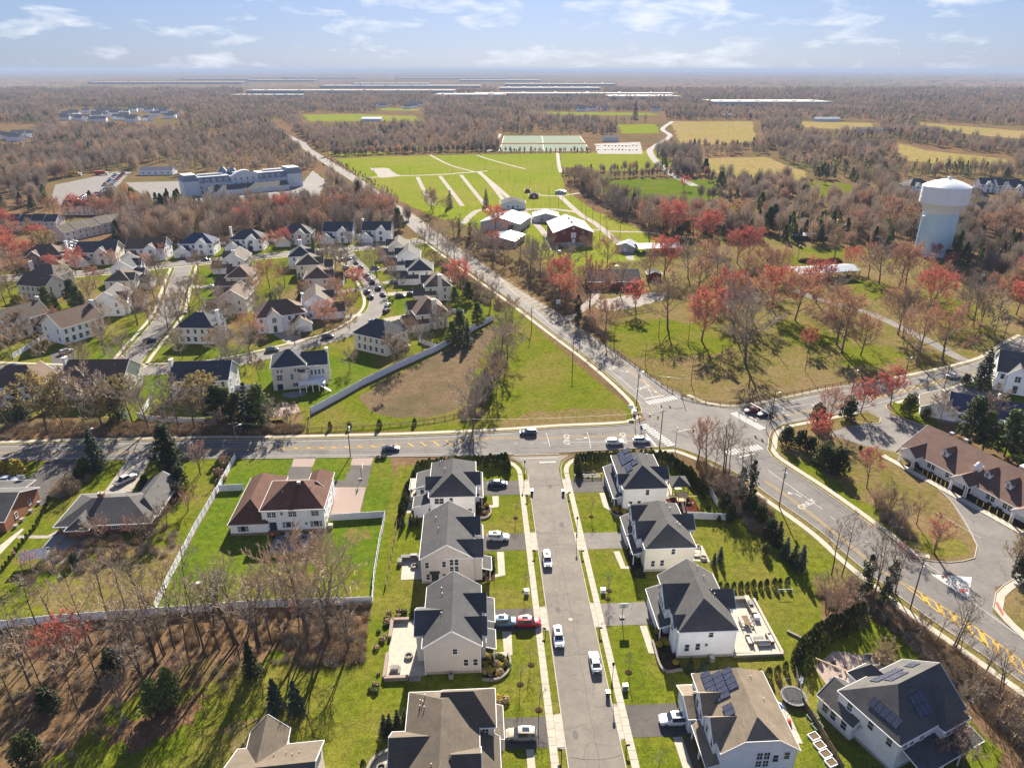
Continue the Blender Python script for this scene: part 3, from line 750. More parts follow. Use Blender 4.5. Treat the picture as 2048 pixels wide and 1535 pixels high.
def bar(p,q,width,mat,name,z=MARKZ):
    a,b = Vector((*G(*p),0)),Vector((*G(*q),0))
    mb = MB(); strip(mb,[a,b],-width / 2,width / 2,z); mb.build(name,mat,mark_root('road_marking'))
# county road A: double yellow with hatched island, white edge lines
line_mark([(-60,903),(0,904),(300,902),(512,896),(660,893),(780,888),(900,879),(980,875),(1050,875),(1285,869)],0.14,'paint_yellow')
line_mark([(-60,906),(0,907),(300,905),(512,899),(660,897),(780,894),(900,890),(985,876.5),(1050,877.5),(1285,871.5)],0.14,'paint_yellow')
for k in range(17):
    x = 560 + k * 25.5
    t0 = np.interp(x,[512,660,780,900,980],[896,893,888,879,875]); b0 = np.interp(x + 12,[512,660,780,900,985],[899,897,894,890,876.5])
    if b0 - t0 > 1.2: bar((x,t0),(x + 12,b0),0.38,'paint_yellow','hatch_bar')
line_mark([(-60,893),(0,893),(200,888),(425,884),(512,884),(700,880),(860,875),(1024,867)],0.12,'paint_white')
line_mark([(-60,917),(0,916),(250,916),(512,912),(800,909),(1024,906)],0.12,'paint_white')
line_mark([(1028,887),(1120,885)],0.14,'paint_white',(1.6,2.2))
line_mark([(1124,885),(1284,881)],0.14,'paint_white')
line_mark([(1092,865),(1096,878),(1100,893)],0.14,'paint_white')
line_mark([(1174,864),(1179,880),(1181,896)],0.14,'paint_white')
line_mark([(1028,909.5),(1118,907)],0.22,'paint_white'); line_mark([(1040,917),(1116,914.5)],0.22,'paint_white')
bar((1079,924.5),(1111,923.5),0.6,'paint_white','stop_line')
bar((1292,868),(1313,893),0.5,'paint_white','stop_line')
def text_mark(s,px,size,rot,mat='paint_white'):
    cu = bpy.data.curves.new('road_lettering','FONT'); cu.body = s; cu.size = size; cu.align_x = 'CENTER'; cu.align_y = 'CENTER'
    o = link('road_lettering',cu,mark_root('road_marking'),(*G(*px),MARKZ + 0.004),rot)
    cu.materials.append(MATS[mat]); o.scale = (1,1.0,1)
    return o
def arrow_mark(px,rot,flip=1):
    m = MB()
    m.poly([(-0.1,-1.6),(0.12,-1.6),(0.12,0.2),(-0.1,0.5)],0); m.poly([(-0.1,0.5),(0.12,0.2),(-0.7 * flip,1.0),(-0.75 * flip,1.35)] if flip > 0 else [(0.12,0.5),(-0.1,0.2),(0.7,1.0),(0.75,1.35)],0.0)
    m.poly([(-0.55 * flip,0.55),(-0.55 * flip,1.85),(-1.5 * flip,1.25)],0.001)
    o = m.build('turn_arrow','paint_white',mark_root('road_marking'),(*G(*px),MARKZ + 0.004),rot); return o
text_mark('ONLY',(1133,879),2.4,R(-92)); arrow_mark((1163,878.5),R(-92)); text_mark('ONLY',(1246,876),2.4,R(-92))
# main road B
line_mark([(1324,792),(1270,748),(1205,699),(1176,676)],0.14,'paint_yellow'); line_mark([(1321,793),(1267,749),(1202,700),(1174,677)],0.14,'paint_yellow')
L1 = [(1174,677),(1120,642),(1060,600),(1010,566),(960,534)]; L2 = [(1176,676),(1128,638),(1070,598),(1020,563),(968,530)]
line_mark([(1174,678),(1118,645),(1054,603),(1002,567),(952,536)],0.14,'paint_yellow'); line_mark([(1177,675),(1134,639),(1074,598),(1022,562),(966,526)],0.14,'paint_yellow')
for k in range(26):
    t = 0.02 + k / 27.0
    a = (np.interp(t,[0,.25,.52,.78,1],[1174,1118,1054,1002,952]),np.interp(t,[0,.25,.52,.78,1],[678,645,603,567,536]))
    b = (np.interp(t,[0,.25,.52,.78,1],[1177,1134,1074,1022,966]),np.interp(t,[0,.25,.52,.78,1],[675,639,598,562,526]))
    bar(a,b,0.42,'paint_yellow','hatch_bar')
line_mark([(930,505),(880,472),(835,440),(790,410),(740,376),(690,345),(640,316),(612,298)],0.3,'paint_yellow')
line_mark([(1291,800),(1240,756),(1204,727)],0.14,'paint_white'); line_mark([(1285,808),(1232,764),(1170,713),(1024,606)],0.12,'paint_white'); line_mark([(1326,772),(1214,699),(1131,641),(1024,574)],0.12,'paint_white')
text_mark('ONLY',(1287,775),2.3,R(36)); arrow_mark((1302,782),R(36 + 180),1); text_mark('ONLY',(1233,734),2.3,R(36)); arrow_mark((1246,742),R(36 + 180),1)
bar((1290,797),(1327,791),0.5,'paint_white','stop_line')
# zebra crossings
def zebra(p,q,n,length,width=0.62):
    a,b = Vector((*G(*p),0)),Vector((*G(*q),0))
    d = (b - a).normalized(); s = Vector((d.y,-d.x,0))
    for k in range(n):
        c = a.lerp(b,(k + 0.5) / n)
        mb = MB(); strip(mb,[c - s * length / 2,c + s * length / 2],-width / 2,width / 2,MARKZ); mb.build('crossing_bar','paint_white',mark_root('crossing'))
zebra((1294,806),(1358,793),11,2.6); zebra((1284,848),(1344,891),13,2.6); zebra((1466,825),(1526,858),13,2.6); zebra((1452,906),(1522,893),11,2.6)
bar((1482,823),(1514,841),0.5,'paint_white','stop_line'); bar((1478,914),(1508,907),0.5,'paint_white','stop_line')
# county road C
line_mark([(1545,836),(1620,820),(1690,805),(1760,785)],0.14,'paint_yellow'); line_mark([(1545,838),(1620,822.5),(1690,808),(1760,790)],0.14,'paint_yellow')
line_mark([(1540,822),(1600,811),(1650,802)],0.14,'paint_white'); line_mark([(1655,801),(1760,779),(1900,752)],0.12,'paint_white',(1.5,4))
line_mark([(1740,797),(1800,779),(1900,754),(1985,732),(2048,700)],0.14,'paint_yellow'); line_mark([(1740,800),(1800,787),(1900,762),(1985,736),(2048,703)],0.14,'paint_yellow')
for k in range(12):
    x = 1752 + k * 13
    bar((x,np.interp(x,[1740,1800,1900],[797,779,754])),(x - 10,np.interp(x,[1740,1800,1900],[800,787,762]) + 1),0.35,'paint_yellow','hatch_bar')
line_mark([(1560,846),(1618,834),(1711,816),(1771,802),(1886,771),(1986,738),(2048,713)],0.12,'paint_white'); line_mark([(1540,812),(1661,786),(1761,770),(1928,734),(2011,696),(2048,676)],0.12,'paint_white')
text_mark('ONLY',(1567,823),2.2,R(-90)); arrow_mark((1632,808),R(88),1)
# lane D to the lower right
line_mark([(1530,960),(1560,980),(1640,1040),(1720,1105),(1780,1150),(1820,1172)],0.14,'paint_yellow'); line_mark([(1528,962),(1558,982),(1638,1042),(1718,1107),(1778,1152),(1818,1175)],0.14,'paint_yellow')
line_mark([(1820,1172),(1880,1210),(1960,1260),(2048,1325),(2120,1375)],0.3,'paint_yellow'); line_mark([(1812,1172),(1870,1218),(1950,1272),(2048,1348),(2120,1400)],0.3,'paint_yellow')
for k in range(9):
    t = k / 8.0; x = 1845 + t * 230
    bar((x,np.interp(x,[1820,1880,1960,2048,2120],[1172,1210,1260,1325,1375])),(x + 12,np.interp(x + 12,[1812,1870,1950,2048,2120],[1172,1218,1272,1348,1400])),0.85,'paint_yellow','hatch_bar')
line_mark([(1536,940),(1580,972),(1645,1018)],0.14,'paint_white'); line_mark([(1660,1032),(1735,1085),(1800,1135),(1850,1165)],0.13,'paint_white',(1.6,3.2)); line_mark([(1830,1112),(1900,1160),(1941,1200),(2048,1278)],0.13,'paint_white')
text_mark('ONLY',(1614,1008),2.3,R(37)); arrow_mark((1592,988),R(37),1)
patch('painted_island',[(1862,1148),(1944,1154),(1936,1198)],'paint_white',0.062)
for p in ([(1883,1151),(1896,1150),(1893,1156),(1885,1157)],[(1918,1176),(1936,1180),(1930,1186),(1920,1184)],[(1908,1164),(1913,1164),(1912,1169),(1908,1168)]):
    patch('worn_paint',p,'paint_red',0.066,0.15,0.6)
patch('tactile_paving',[(1810,1103),(1822,1106),(1842,1115),(1838,1118),(1818,1112)],'paint_red',0.09); patch('tactile_paving',[(1990,1205),(1995,1203),(2008,1228),(2004,1232)],'paint_red',0.09)
line_mark([(1868,1022),(1920,1052),(1962,1076)],0.12,'paint_white')
for k in range(16):
    x = 1790 + k * 15.5
    bar((x,905 + k * 8.9 + 22),(x + 14,905 + k * 8.9 + 12),0.10,'paint_white','bay_line',0.034)
def disc(mb,c,r,z,n=20):
    mb.add([(c[0] + r * math.cos(2 * math.pi * k / n),c[1] + r * math.sin(2 * math.pi * k / n),z) for k in range(n)],[tuple(range(n))])
for nm,px,r,m in (('manhole_cover',(1141,1238),0.42,'concrete'),('manhole_cover',(1113,1179),0.2,'concrete_old'),('manhole_cover',(1300,853),0.4,'asphalt_dark'),('manhole_cover',(1310,852),0.4,'asphalt_dark')):
    mb = MB(); disc(mb,G(*px),r,MARKZ + 0.002); mb.build(nm,m,mark_root('road_marking'))

# tar seams, patches and skid marks
asphalt_mat('tar',(0.085,0.08,0.076)); asphalt_mat('asphalt_patch',(0.122,0.114,0.106))
def seam(px,amp=0.35,w=0.07,world=False):
    P = px if world else GL(px); P = smooth_line(P,2.0); P = [p + Vector((RNG.uniform(-amp,amp),RNG.uniform(-amp,amp),0)) for p in P]
    mb = MB(); strip(mb,P,-w / 2,w / 2,0.0535); mb.build('tar_seam','tar',mark_root('road_repair'))
for q in ([(20,900),(300,897),(520,892)],[(560,905),(760,903),(980,895)],[(1040,896),(1130,893),(1260,889)],[(1000,885),(1100,870),(1240,862)],[(1300,850),(1400,835),(1470,828)],[(1340,875),(1420,860),(1500,880)],[(1310,820),(1380,850),(1460,900)],[(1240,750),(1300,790)],[(1120,650),(1200,706)],[(1500,825),(1600,803),(1720,780)],[(1560,930),(1660,1005),(1760,1085)],[(1580,1005),(1680,1080),(1780,1165)],[(1860,1190),(1960,1245),(2048,1305)],[(1900,1240),(2000,1310)]): seam(q)
for q in ([(0.2,-30),(0.3,0),(0.1,30),(0.0,72)],[(-4,8),(0,8.6),(4,8.2)],[(-4,40),(0,40.5),(4,40)],[(-4,67),(0,67.4),(4,67)],[(-4,-12),(0,-12.5),(4,-12)],[(-4,24),(1,24.4)]): seam([SW(*p) for p in q],0.12,0.05,True)
for px,w,l,r in (((640,903),1.4,5,-88),((1180,868),1.2,4,-88),((1420,850),2.2,3,20),((1360,868),1.3,6,40),((1620,1000),1.2,5,37),((1880,1225),1.2,4,38),((1600,816),1.2,4,-75),((1150,675),1.4,6,37),((300,910),1.3,4,-88),((1230,745),1.2,4,37)):
    mb = MB(); mb.poly([(-w / 2,-l / 2),(w / 2,-l / 2),(w / 2,l / 2),(-w / 2,l / 2)],0); mb.build('asphalt_patch','asphalt_patch',mark_root('road_repair'),(*G(*px),0.0528),R(r))
for w_,u_ in ((-2.2,20),(1.8,48),(-2.6,-8),(2.2,-20),(0.8,64)):
    mb = MB(); disc(mb,(0,0),RNG.uniform(.25,.55),0,12); o = mb.build('oil_stain','asphalt_patch',mark_root('road_repair'),(*SW(w_,u_),0.0528)); o.scale = (1,1.8,1)

for a,b in (((1008,272),(1160,272)),((1004,286),(1170,286)),((1003,289),(1172,289)),((998,302.5),(1180,302)),((1008,272),(1004,286)),((1160,272),(1170,286)),((1084,272),(1086,286)),((1003,289),(998,302.5)),((1172,289),(1180,302)),((1086,289),(1088,302))):
    bar(a,b,0.9,'paint_white','pitch_line',0.16)
# ------------------------------------------------------------------ house building kit
_winmesh = {}
def window_meshes(w,h,grid):
    k = (round(w,2),round(h,2),grid)
    if k not in _winmesh:
        f = MB(); t = 0.10
        f.box(-w / 2 - t,-0.07,-t,-w / 2,0.02,h + t); f.box(w / 2,-0.07,-t,w / 2 + t,0.02,h + t)
        f.box(-w / 2,-0.07,h,w / 2,0.02,h + t); f.box(-w / 2 - t - 0.03,-0.11,-t - 0.02,w / 2 + t + 0.03,0.02,0)
        if grid >= 1: f.box(-w / 2,-0.055,h / 2 - 0.03,w / 2,0.02,h / 2 + 0.03)
        if grid >= 2: f.box(-0.03,-0.05,0.0,0.03,0.02,h)
        if grid >= 3:
            for q in (-w / 4,w / 4): f.box(q - 0.02,-0.05,0,q + 0.02,0.02,h)
        p = MB(); p.add([(-w / 2,-0.03,0),(w / 2,-0.03,0),(w / 2,-0.03,h),(-w / 2,-0.03,h)],[(0,1,2,3)])
        _winmesh[k] = (f.mesh('window','trim'),p.mesh('pane','glass'))
    return _winmesh[k]
def window(par,x,y,z,rot,w=0.9,h=1.5,grid=1):
    fm,pm = window_meshes(w,h,grid)
    o = link('window',fm,par,(x,y,z),rot)
    link('pane',pm,o)
    return o
def slab_roof(faces,t=0.16):
    """faces: lists of 3-D points (top surface). returns roof mesh builder and its free edges"""
    mb = MB(); idx = {}; fs = []
    def vid(p):
        k = tuple(round(c,4) for c in p)
        if k not in idx: idx[k] = len(mb.v); mb.v.append(k)
        return idx[k]
    for f in faces: fs.append([vid(p) for p in f])
    n = len(mb.v)
    cnt = {}
    for f in fs:
        for a,b in zip(f,f[1:] + f[:1]): cnt[(a,b)] = 1
    edges = [(a,b) for (a,b) in cnt if (b,a) not in cnt]
    mb.v += [(x,y,z - t) for x,y,z in mb.v[:n]]
    mb.f = [tuple(f) for f in fs] + [tuple(i + n for i in reversed(f)) for f in fs] + [(b,a,a + n,b + n) for a,b in edges]
    return mb,[(mb.v[a],mb.v[b]) for a,b in edges]
def wing(h,x0,y0,x1,y1,ze,rise,axis='y',ends='gg',runs=None,wall='sid_white',roof='roof_char',ov=0.35,z0=0.0,trim=True,corner=False,foundation=False,roofname='roof'):
    """a rectangular block with pitched roof. axis = ridge direction; ends g(able) / h(ip) / j(erkinhead) for low and high end"""
    sw = axis == 'x'
    def T(p): return (p[1],p[0],p[2]) if sw else p
    if sw: x0,y0,x1,y1 = y0,x0,y1,x1
    hw = (x1 - x0) / 2; xm = (x0 + x1) / 2; s = rise / hw; zr = ze + rise; zo = ze - s * ov
    runs = runs or (hw,hw)
    def orient(f):
        f = [T(p) for p in f]
        a,b,c = (Vector(q) for q in f[:3])
        return f if (b - a).cross(c - a).z > 0 else f[::-1]
    L,Rr = x0 - ov,x1 + ov
    e0,e1 = y0 - ov,y1 + ov
    def endpts(kind,y,ye,sg,run):
        if kind == 'g': return [(xm,ye,zr)],[]
        if kind == 'h': return [(xm,y + sg * run,zr)],[[(L,ye,zo),(Rr,ye,zo),(xm,y + sg * run,zr)]]
        zj = ze + rise * 0.55; xj = hw * 0.45
        return [(xm - xj,ye,zj),(xm,y + sg * run * 0.55,zr),(xm + xj,ye,zj)],[[(xm - xj,ye,zj),(xm + xj,ye,zj),(xm,y + sg * run * 0.55,zr)]]
    A,fa = endpts(ends[0],y0,e0,1,runs[0]); B,fb = endpts(ends[1],y1,e1,-1,runs[1])
    la = [A[0]] if len(A) == 1 else A[:2]; lb = [B[0]] if len(B) == 1 else B[:2]
    ra = [A[0]] if len(A) == 1 else A[1:][::-1]; rb = [B[0]] if len(B) == 1 else B[1:][::-1]
    left = [(L,e0,zo)] + la + lb[::-1] + [(L,e1,zo)]
    right = [(Rr,e0,zo)] + ra + rb[::-1] + [(Rr,e1,zo)]
    faces = [orient(left),orient(right)] + [orient(f) for f in fa + fb]
    mb,edges = slab_roof(faces)
    rf = mb.build(roofname,roof,h)
    if trim:
        t = MB()
        for a,b in edges:
            m = (Vector(a) + Vector(b)) / 2; c = Vector(T((xm,(y0 + y1) / 2,m.z)))
            o = (m - c); o.z = 0; o.normalize(); d = (Vector(b) - Vector(a)).normalized(); o = (o - d * o.dot(d)); o.z = 0
            if o.length > 0: o.normalize()
            q = o * 0.03 + Vector((0,0,-0.09))
            t.beam(Vector(a) + q,Vector(b) + q,0.07,0.23)
        t.build('fascia','trim',rf)
    w = MB(); zt = ze - 0.05
    P = [(x0,y0),(x1,y0),(x1,y1),(x0,y1)]
    for k,(a,b) in enumerate(zip(P,P[1:] + P[:1])):
        pts = [(a[0],a[1],z0),(b[0],b[1],z0),(b[0],b[1],zt),(a[0],a[1],zt)]
        kind = {0: ends[0],2: ends[1]}.get(k)
        if kind == 'g': pts.insert(3,(xm,a[1],zr - 0.06))
        elif kind == 'j':
            zj = ze + rise * 0.55 - 0.06; xj = hw * 0.45; q = [(xm + xj,a[1],zj),(xm - xj,a[1],zj)]
            pts[3:3] = q if k == 0 else q[::-1]
        f = [T(p) for p in pts]
        if sw: f = f[::-1]
        w.add(f,[tuple(range(len(f)))])
    w.build('wall',wall,h)
    X0,Y0,X1,Y1 = (y0,x0,y1,x1) if sw else (x0,y0,x1,y1)
    if corner:
        for cx_,cy_ in ((X0,Y0),(X1,Y0),(X0,Y1),(X1,Y1)):
            c = MB(); c.box(cx_ - 0.07,cy_ - 0.07,z0 + 0.02,cx_ + 0.07,cy_ + 0.07,zt - 0.08); c.build('corner_board','trim',h)
    if foundation:
        c = MB(); c.box(X0 - 0.04,Y0 - 0.04,0,X1 + 0.04,Y1 + 0.04,0.55); c.build('foundation','foundation',h)
    return rf
def shed(h,x0,y0,x1,y1,zlo,zhi,low='W',roof='roof_char',wall=None,ov=0.25,name='porch_roof'):
    """lean-to roof sloping down towards side low"""
    if low == 'W': z = {(0,0): zlo,(0,1): zlo,(1,0): zhi,(1,1): zhi}
    elif low == 'E': z = {(0,0): zhi,(0,1): zhi,(1,0): zlo,(1,1): zlo}
    elif low == 'S': z = {(0,0): zlo,(1,0): zlo,(0,1): zhi,(1,1): zhi}
    else: z = {(0,0): zhi,(1,0): zhi,(0,1): zlo,(1,1): zlo}
    a,b,c_,d = (x0 - ov,y0 - ov),(x1 + ov,y0 - ov),(x1 + ov,y1 + ov),(x0 - ov,y1 + ov)
    if low == 'W': b,c_ = (x1,b[1]),(x1,c_[1])
    if low == 'E': a,d = (x0,a[1]),(x0,d[1])
    if low == 'S': c_,d = (c_[0],y1),(d[0],y1)
    if low == 'N': a,b = (a[0],y0),(b[0],y0)
    mb,edges = slab_roof([[(*a,z[0,0]),(*b,z[1,0]),(*c_,z[1,1]),(*d,z[0,1])]],0.14)
    rf = mb.build(name,roof,h)
    t = MB()
    for p,q in edges: t.beam(Vector(p) + Vector((0,0,-0.08)),Vector(q) + Vector((0,0,-0.08)),0.07,0.2)
    t.build('fascia','trim',rf)
    if wall:
        w = MB(); w.box(x0,y0,0,x1,y1,min(zlo,zhi) - 0.1)
        if low in 'WE':
            xa,xb = (x1,x0) if low == 'W' else (x0,x1)
            for y in (y0,y1): w.add([(xb,y,zlo - 0.12),(xa,y,zlo - 0.12),(xa,y,zhi - 0.16)],[(0,1,2)])
        w.build('wall',wall,h)
    return rf
def columns(h,pts,z,r=0.11,mat='trim',square=False,z0=0.0):
    for x,y in pts:
        m = MB()
        if square: m.box(x - r,y - r,z0,x + r,y + r,z)
        else: m.lathe([(r * 1.35,z0),(r * 1.35,z0 + 0.2),(r,z0 + 0.25),(r * 0.85,z - 0.25),(r * 1.3,z - 0.15),(r * 1.3,z)],10,(x,y))
        m.build('column',mat,h)
def box_part(par,name,mat,x0,y0,z0,x1,y1,z1):
    m = MB(); m.box(x0,y0,z0,x1,y1,z1); return m.build(name,mat,par)
def vents(h,pts):
    for x,y,z in pts:
        m = MB(); m.tube((x,y,z - 0.4),(x,y,z + 0.45),0.07,0.07,6,True); m.build('vent_pipe','metal_grey',h)
def chimney(h,x,y,z,w=0.9,d=0.7,mat='brick_red',z0=0.0):
    m = MB(); m.box(x - w / 2,y - d / 2,z0,x + w / 2,y + d / 2,z); m.box(x - w / 2 - 0.08,y - d / 2 - 0.08,z,x + w / 2 + 0.08,y + d / 2 + 0.08,z + 0.15)
    o = m.build('chimney',mat,h)
    m = MB(); m.lathe([(0.16,z + 0.15),(0.13,z + 0.5),(0.0,z + 0.5)],8,(x,y)); m.build('flue','metal_grey',o)
_solar = None
def solar_array(h,origin,ax,up,nu,nv,skip=()):
    """panels on a roof plane: origin corner, unit vectors along and up the slope"""
    global _solar
    if _solar is None:
        p = MB(); p.box(0.02,0.02,0,0.98,1.63,0.04); g = MB()
        for k in range(1,6): g.box(k / 6 - 0.006,0.03,0.04,k / 6 + 0.006,1.62,0.043)
        for k in range(1,10): g.box(0.03,k * 0.165 - 0.006,0.04,0.97,k * 0.165 + 0.006,0.0425)
        _solar = (p.mesh('solar_panel','solar'),g.mesh('cell_grid','solar_grid'))
    ax,up = Vector(ax).normalized(),Vector(up).normalized(); n = ax.cross(up)
    M = Matrix((ax,up,n)).transposed()
    for i in range(nu):
        for j in range(nv):
            if (i,j) in skip: continue
            o = link('solar_panel',_solar[0],h,Vector(origin) + ax * i + up * (j * 1.66) + n * 0.08)
            o.rotation_euler = M.to_euler()
            link('cell_grid',_solar[1],o)
def door(h,x,y,z,rot,w=1.0,hh=2.1,mat='door_dark',name='door',handle=True):
    m = MB(); m.box(-w / 2,-0.05,0,w / 2,0.02,hh); o = m.build(name,mat,h,(x,y,z),rot)
    m = MB(); m.box(-w / 2 - 0.1,-0.07,0,-w / 2,0.02,hh + 0.1); m.box(w / 2,-0.07,0,w / 2 + 0.1,0.02,hh + 0.1); m.box(-w / 2,-0.07,hh,w / 2,0.02,hh + 0.1); m.build('door_frame','trim',o)
    return o
def garage_door(h,x,y,rot,w=4.8,hh=2.2,z=0.05):
    m = MB()
    for k in range(4): m.box(-w / 2,-0.05,k * hh / 4 + 0.015,w / 2,0.02,(k + 1) * hh / 4 - 0.015)
    return m.build('garage_door','garage_white',h,(x,y,z),rot)
S_,E_,W_,N_ = 0.0,R(90),R(-90),R(180)
# ------------------------------------------------------------------ the eight houses of the near street (x = metres right of the centre line)
def street_house(name,label,w,u): return thing(name,label,'house',SW(w,u),TH)
HL = 'two_storey_house'
# L1
h = street_house(HL,'white house left of the street by the main road, dark hip roof, pergola patio',-23.05,52)
wing(h,-5.1,0,5.1,15,6.1,3.4,'y','hh',(4.0,4.0),'sid_white','roof_char',corner=True,foundation=True)
wing(h,-6.0,3.2,0.5,7.6,6.05,1.9,'x','gg',None,'sid_white','roof_char')
wing(h,-0.5,5.0,6.2,9.4,6.0,1.9,'x','gg',None,'sid_white','roof_char')
shed(h,-9.0,8.5,-5.1,15.2,3.0,4.2,'W','roof_char','sid_white',name='sunroom_roof')
shed(h,-9.0,0.4,-5.1,4.6,2.9,4.0,'W','roof_char','sid_white',name='side_roof')
shed(h,5.1,4.0,6.8,15.0,2.8,3.4,'E','roof_char',None); columns(h,[(6.7,4.2),(6.7,7.5),(6.7,14.5)],2.7)
for x,z,w in ((-3.6,3.9,0.95),(-2.5,3.9,0.95),(-0.3,4.0,0.7),(2.0,1.0,0.8),(3.9,0.9,0.8)): window(h,x,0,z,S_,w,1.4)
for y in (9.4,10.8,12.4,13.8): window(h,-9.0,y,0.9,W_,1.0,1.7)
window(h,-7.6,8.5,0.8,S_,0.8,1.7); window(h,-6.2,8.5,0.8,S_,0.8,1.7)
for y in (6.2,8.2,11.5,13.3): window(h,6.22 if y < 9 else 5.12,y,3.8,E_,0.9,1.5)
garage_door(h,5.12,12.4,E_); door(h,5.12,2.6,0.3,E_)
vents(h,[(-2.6,12.0,8.0),(-3.2,12.5,7.6),(-1.8,7.4,8.5)])
# L2
h = street_house(HL,'greige gable-end house, second from the main road on the street\'s left side',-23.5,29.2)
wing(h,-5.2,0,5.1,15,6.3,3.2,'y','gg',None,'sid_greige','roof_char',corner=True,foundation=True)
wing(h,-0.2,0.4,6.9,5.2,6.25,2.2,'x','gg',None,'sid_greige','roof_char')
wing(h,0,8.0,6.4,13.0,6.2,2.4,'x','gg',None,'sid_greige','roof_char')
shed(h,6.9,0.2,8.6,4.0,2.8,3.3,'E','roof_char',None); columns(h,[(8.5,0.3),(8.5,3.8)],2.7)
shed(h,5.1,9.6,7.0,15.2,2.9,3.5,'E','roof_char','sid_greige'); garage_door(h,7.02,12.4,E_,4.6)
for x,z in ((-4.1,3.8),(-0.7,3.9),(0.8,4.3),(1.8,4.3),(0.8,2.75),(1.8,2.75),(-4.0,0.9),(-0.7,0.9)): window(h,x,0,z,S_,0.72,1.35 if z != 2.75 else 1.2)
d = door(h,-2.6,0,0.5,S_,1.5,2.2,'glass','patio_door'); box_part(d,'awning','metal_dark',-1.0,-0.9,2.35,1.0,0.0,2.45)
for y in (1.6,3.6): window(h,6.92,y,4.0,E_,0.8,1.4)
for y in (2,5,9,12): window(h,-5.2,y,4.0,W_,0.9,1.4); window(h,-5.2,y,1.0,W_,0.9,1.4)
vents(h,[(-2.6,11,8.0),(-1.9,6.4,8.5)])
# L3
h = street_house(HL,'taupe gable-end house on the street\'s left, beside the red car, large raised patio',-21.9,5.4)
wing(h,-4.8,0,4.7,14.8,6.4,3.3,'y','gg',None,'sid_greige','roof_char',corner=True,foundation=True)
wing(h,0,8.2,5.6,12.4,6.35,2.2,'x','gg',None,'sid_greige','roof_char')
wing(h,0,2.6,5.6,6.4,6.35,2.0,'x','gg',None,'sid_greige','roof_char')
wing(h,-6.3,3.0,0,9.4,6.3,2.3,'x','gg',None,'sid_greige','roof_char')
shed(h,4.7,9.0,7.2,14.9,3.0,3.8,'E','roof_char','sid_greige'); garage_door(h,7.22,12.0,E_,4.8)
shed(h,5.6,2.4,7.2,6.6,3.0,3.6,'E','roof_char',None); columns(h,[(7.1,2.5),(7.1,6.4)],2.9)
for x,z,w,hh in ((0.4,4.4,0.75,1.1),(2.2,1.7,0.75,1.4),(3.8,1.7,0.75,1.4)): window(h,x,0,z,S_,w,hh)
for y in (3.2,5.8,9,11.6): window(h,5.62,y,4.1,E_,0.8,1.4)
for y in (4,6,8): window(h,-6.3,y,4.0,W_,0.9,1.4); window(h,-6.3,y,0.9,W_,0.9,1.6)
vents(h,[(-2.2,12,8.2),(-2.0,10.4,8.3),(-2.0,5.4,8.3)])
ac = box_part(h,'air_conditioner','metal_grey',-0.8,-1.3,0,0.0,-0.5,0.85); m = MB(); m.lathe([(0.3,0.87),(0.3,0.9),(0,0.9)],12,(-0.4,-0.9)); m.build('fan_grille','metal_dark',ac)
# L4
h = street_house(HL,'large house with brown shingle roof at the bottom, left of the street',-23.05,-24)
wing(h,-5.0,0,5.2,19.6,6.4,3.5,'y','gh',(4,4.6),'sid_beige','roof_taupe',corner=True,foundation=True)
wing(h,0.2,13.2,7.7,19.8,6.45,3.2,'x','gh',(3,3),'sid_beige','roof_taupe')
wing(h,-6.9,6.5,0,12.6,6.3,2.6,'x','gg',None,'sid_beige','roof_taupe')
wing(h,-1.2,2.2,5.4,9.4,6.35,3.3,'x','hg',(3,3),'sid_beige','roof_taupe')
wing(h,3.0,5.0,8.2,13.4,3.4,1.9,'y','gg',None,'sid_beige','roof_taupe',corner=True)
shed(h,7.7,13.6,9.0,19.4,2.9,3.4,'E','roof_taupe',None); columns(h,[(8.9,13.8),(8.9,19.2)],2.8)
window(h,6.4,13.2,4.2,S_,0.9,1.4,2); garage_door(h,8.22,9.4,E_,4.8)
for y in (14.5,17.5): window(h,7.72,y,4.0,E_,0.9,1.5)
vents(h,[(-2.6,15.0,8.2),(-2.9,16.2,8.0),(-2.6,17.2,8.2),(-3.3,15.6,7.8),(-3.3,16.6,7.8),(-1.0,4.6,9.2)])
# R1
h = street_house(HL,'white house right of the street by the main road, solar panels on its dark roof',21.75,52.9)
wing(h,-5.0,0,5.1,15.2,6.2,3.3,'y','hh',(4.5,4.4),'sid_bluewhite','roof_char',corner=True,foundation=True)
wing(h,-0.4,4.0,6.3,8.4,6.15,1.9,'x','gg',None,'sid_bluewhite','roof_char')
wing(h,-5.6,2.2,0.2,5.6,6.1,1.5,'x','gg',None,'sid_bluewhite','roof_char')
shed(h,-7.0,0.8,-5.0,15.0,2.9,3.7,'W','roof_char',None); columns(h,[(-6.9,1.0),(-6.9,3.6),(-6.9,6.0)],2.8)
box_part(h,'garage_wall','sid_bluewhite',-6.9,8.0,0,-5.0,14.9,2.85); garage_door(h,-6.92,11.4,W_,5.2); door(h,-5.02,3.6,0.3,W_)
for x,z in ((0.6,4.1),(-3.2,1.0),(-1.2,1.1)): window(h,x,0,z,S_,0.75,1.4)
for y in (3,6.6,9.6,12.6): window(h,-5.02 if y > 5 else -5.62,y,4.0,W_,0.9,1.4)
s = 3.3 / 5.05; up = Vector((1,0,s)).normalized()
for oy,nu,nv,x in ((8.6,6,2,-3.9),): solar_array(h,(x,oy + 6.0,6.2 + (x + 5.05) * s),(0,-1,0),up,6,2,((2,1),))
solar_array(h,(-3.4,7.9,6.2 + 1.65 * s),(0,-1,0),up,3,1); solar_array(h,(-1.9,8.1,6.2 + 3.15 * s),(0,-1,0),up,2,1)
vents(h,[(2.2,12.5,8.2),(2.9,11.9,7.8)])
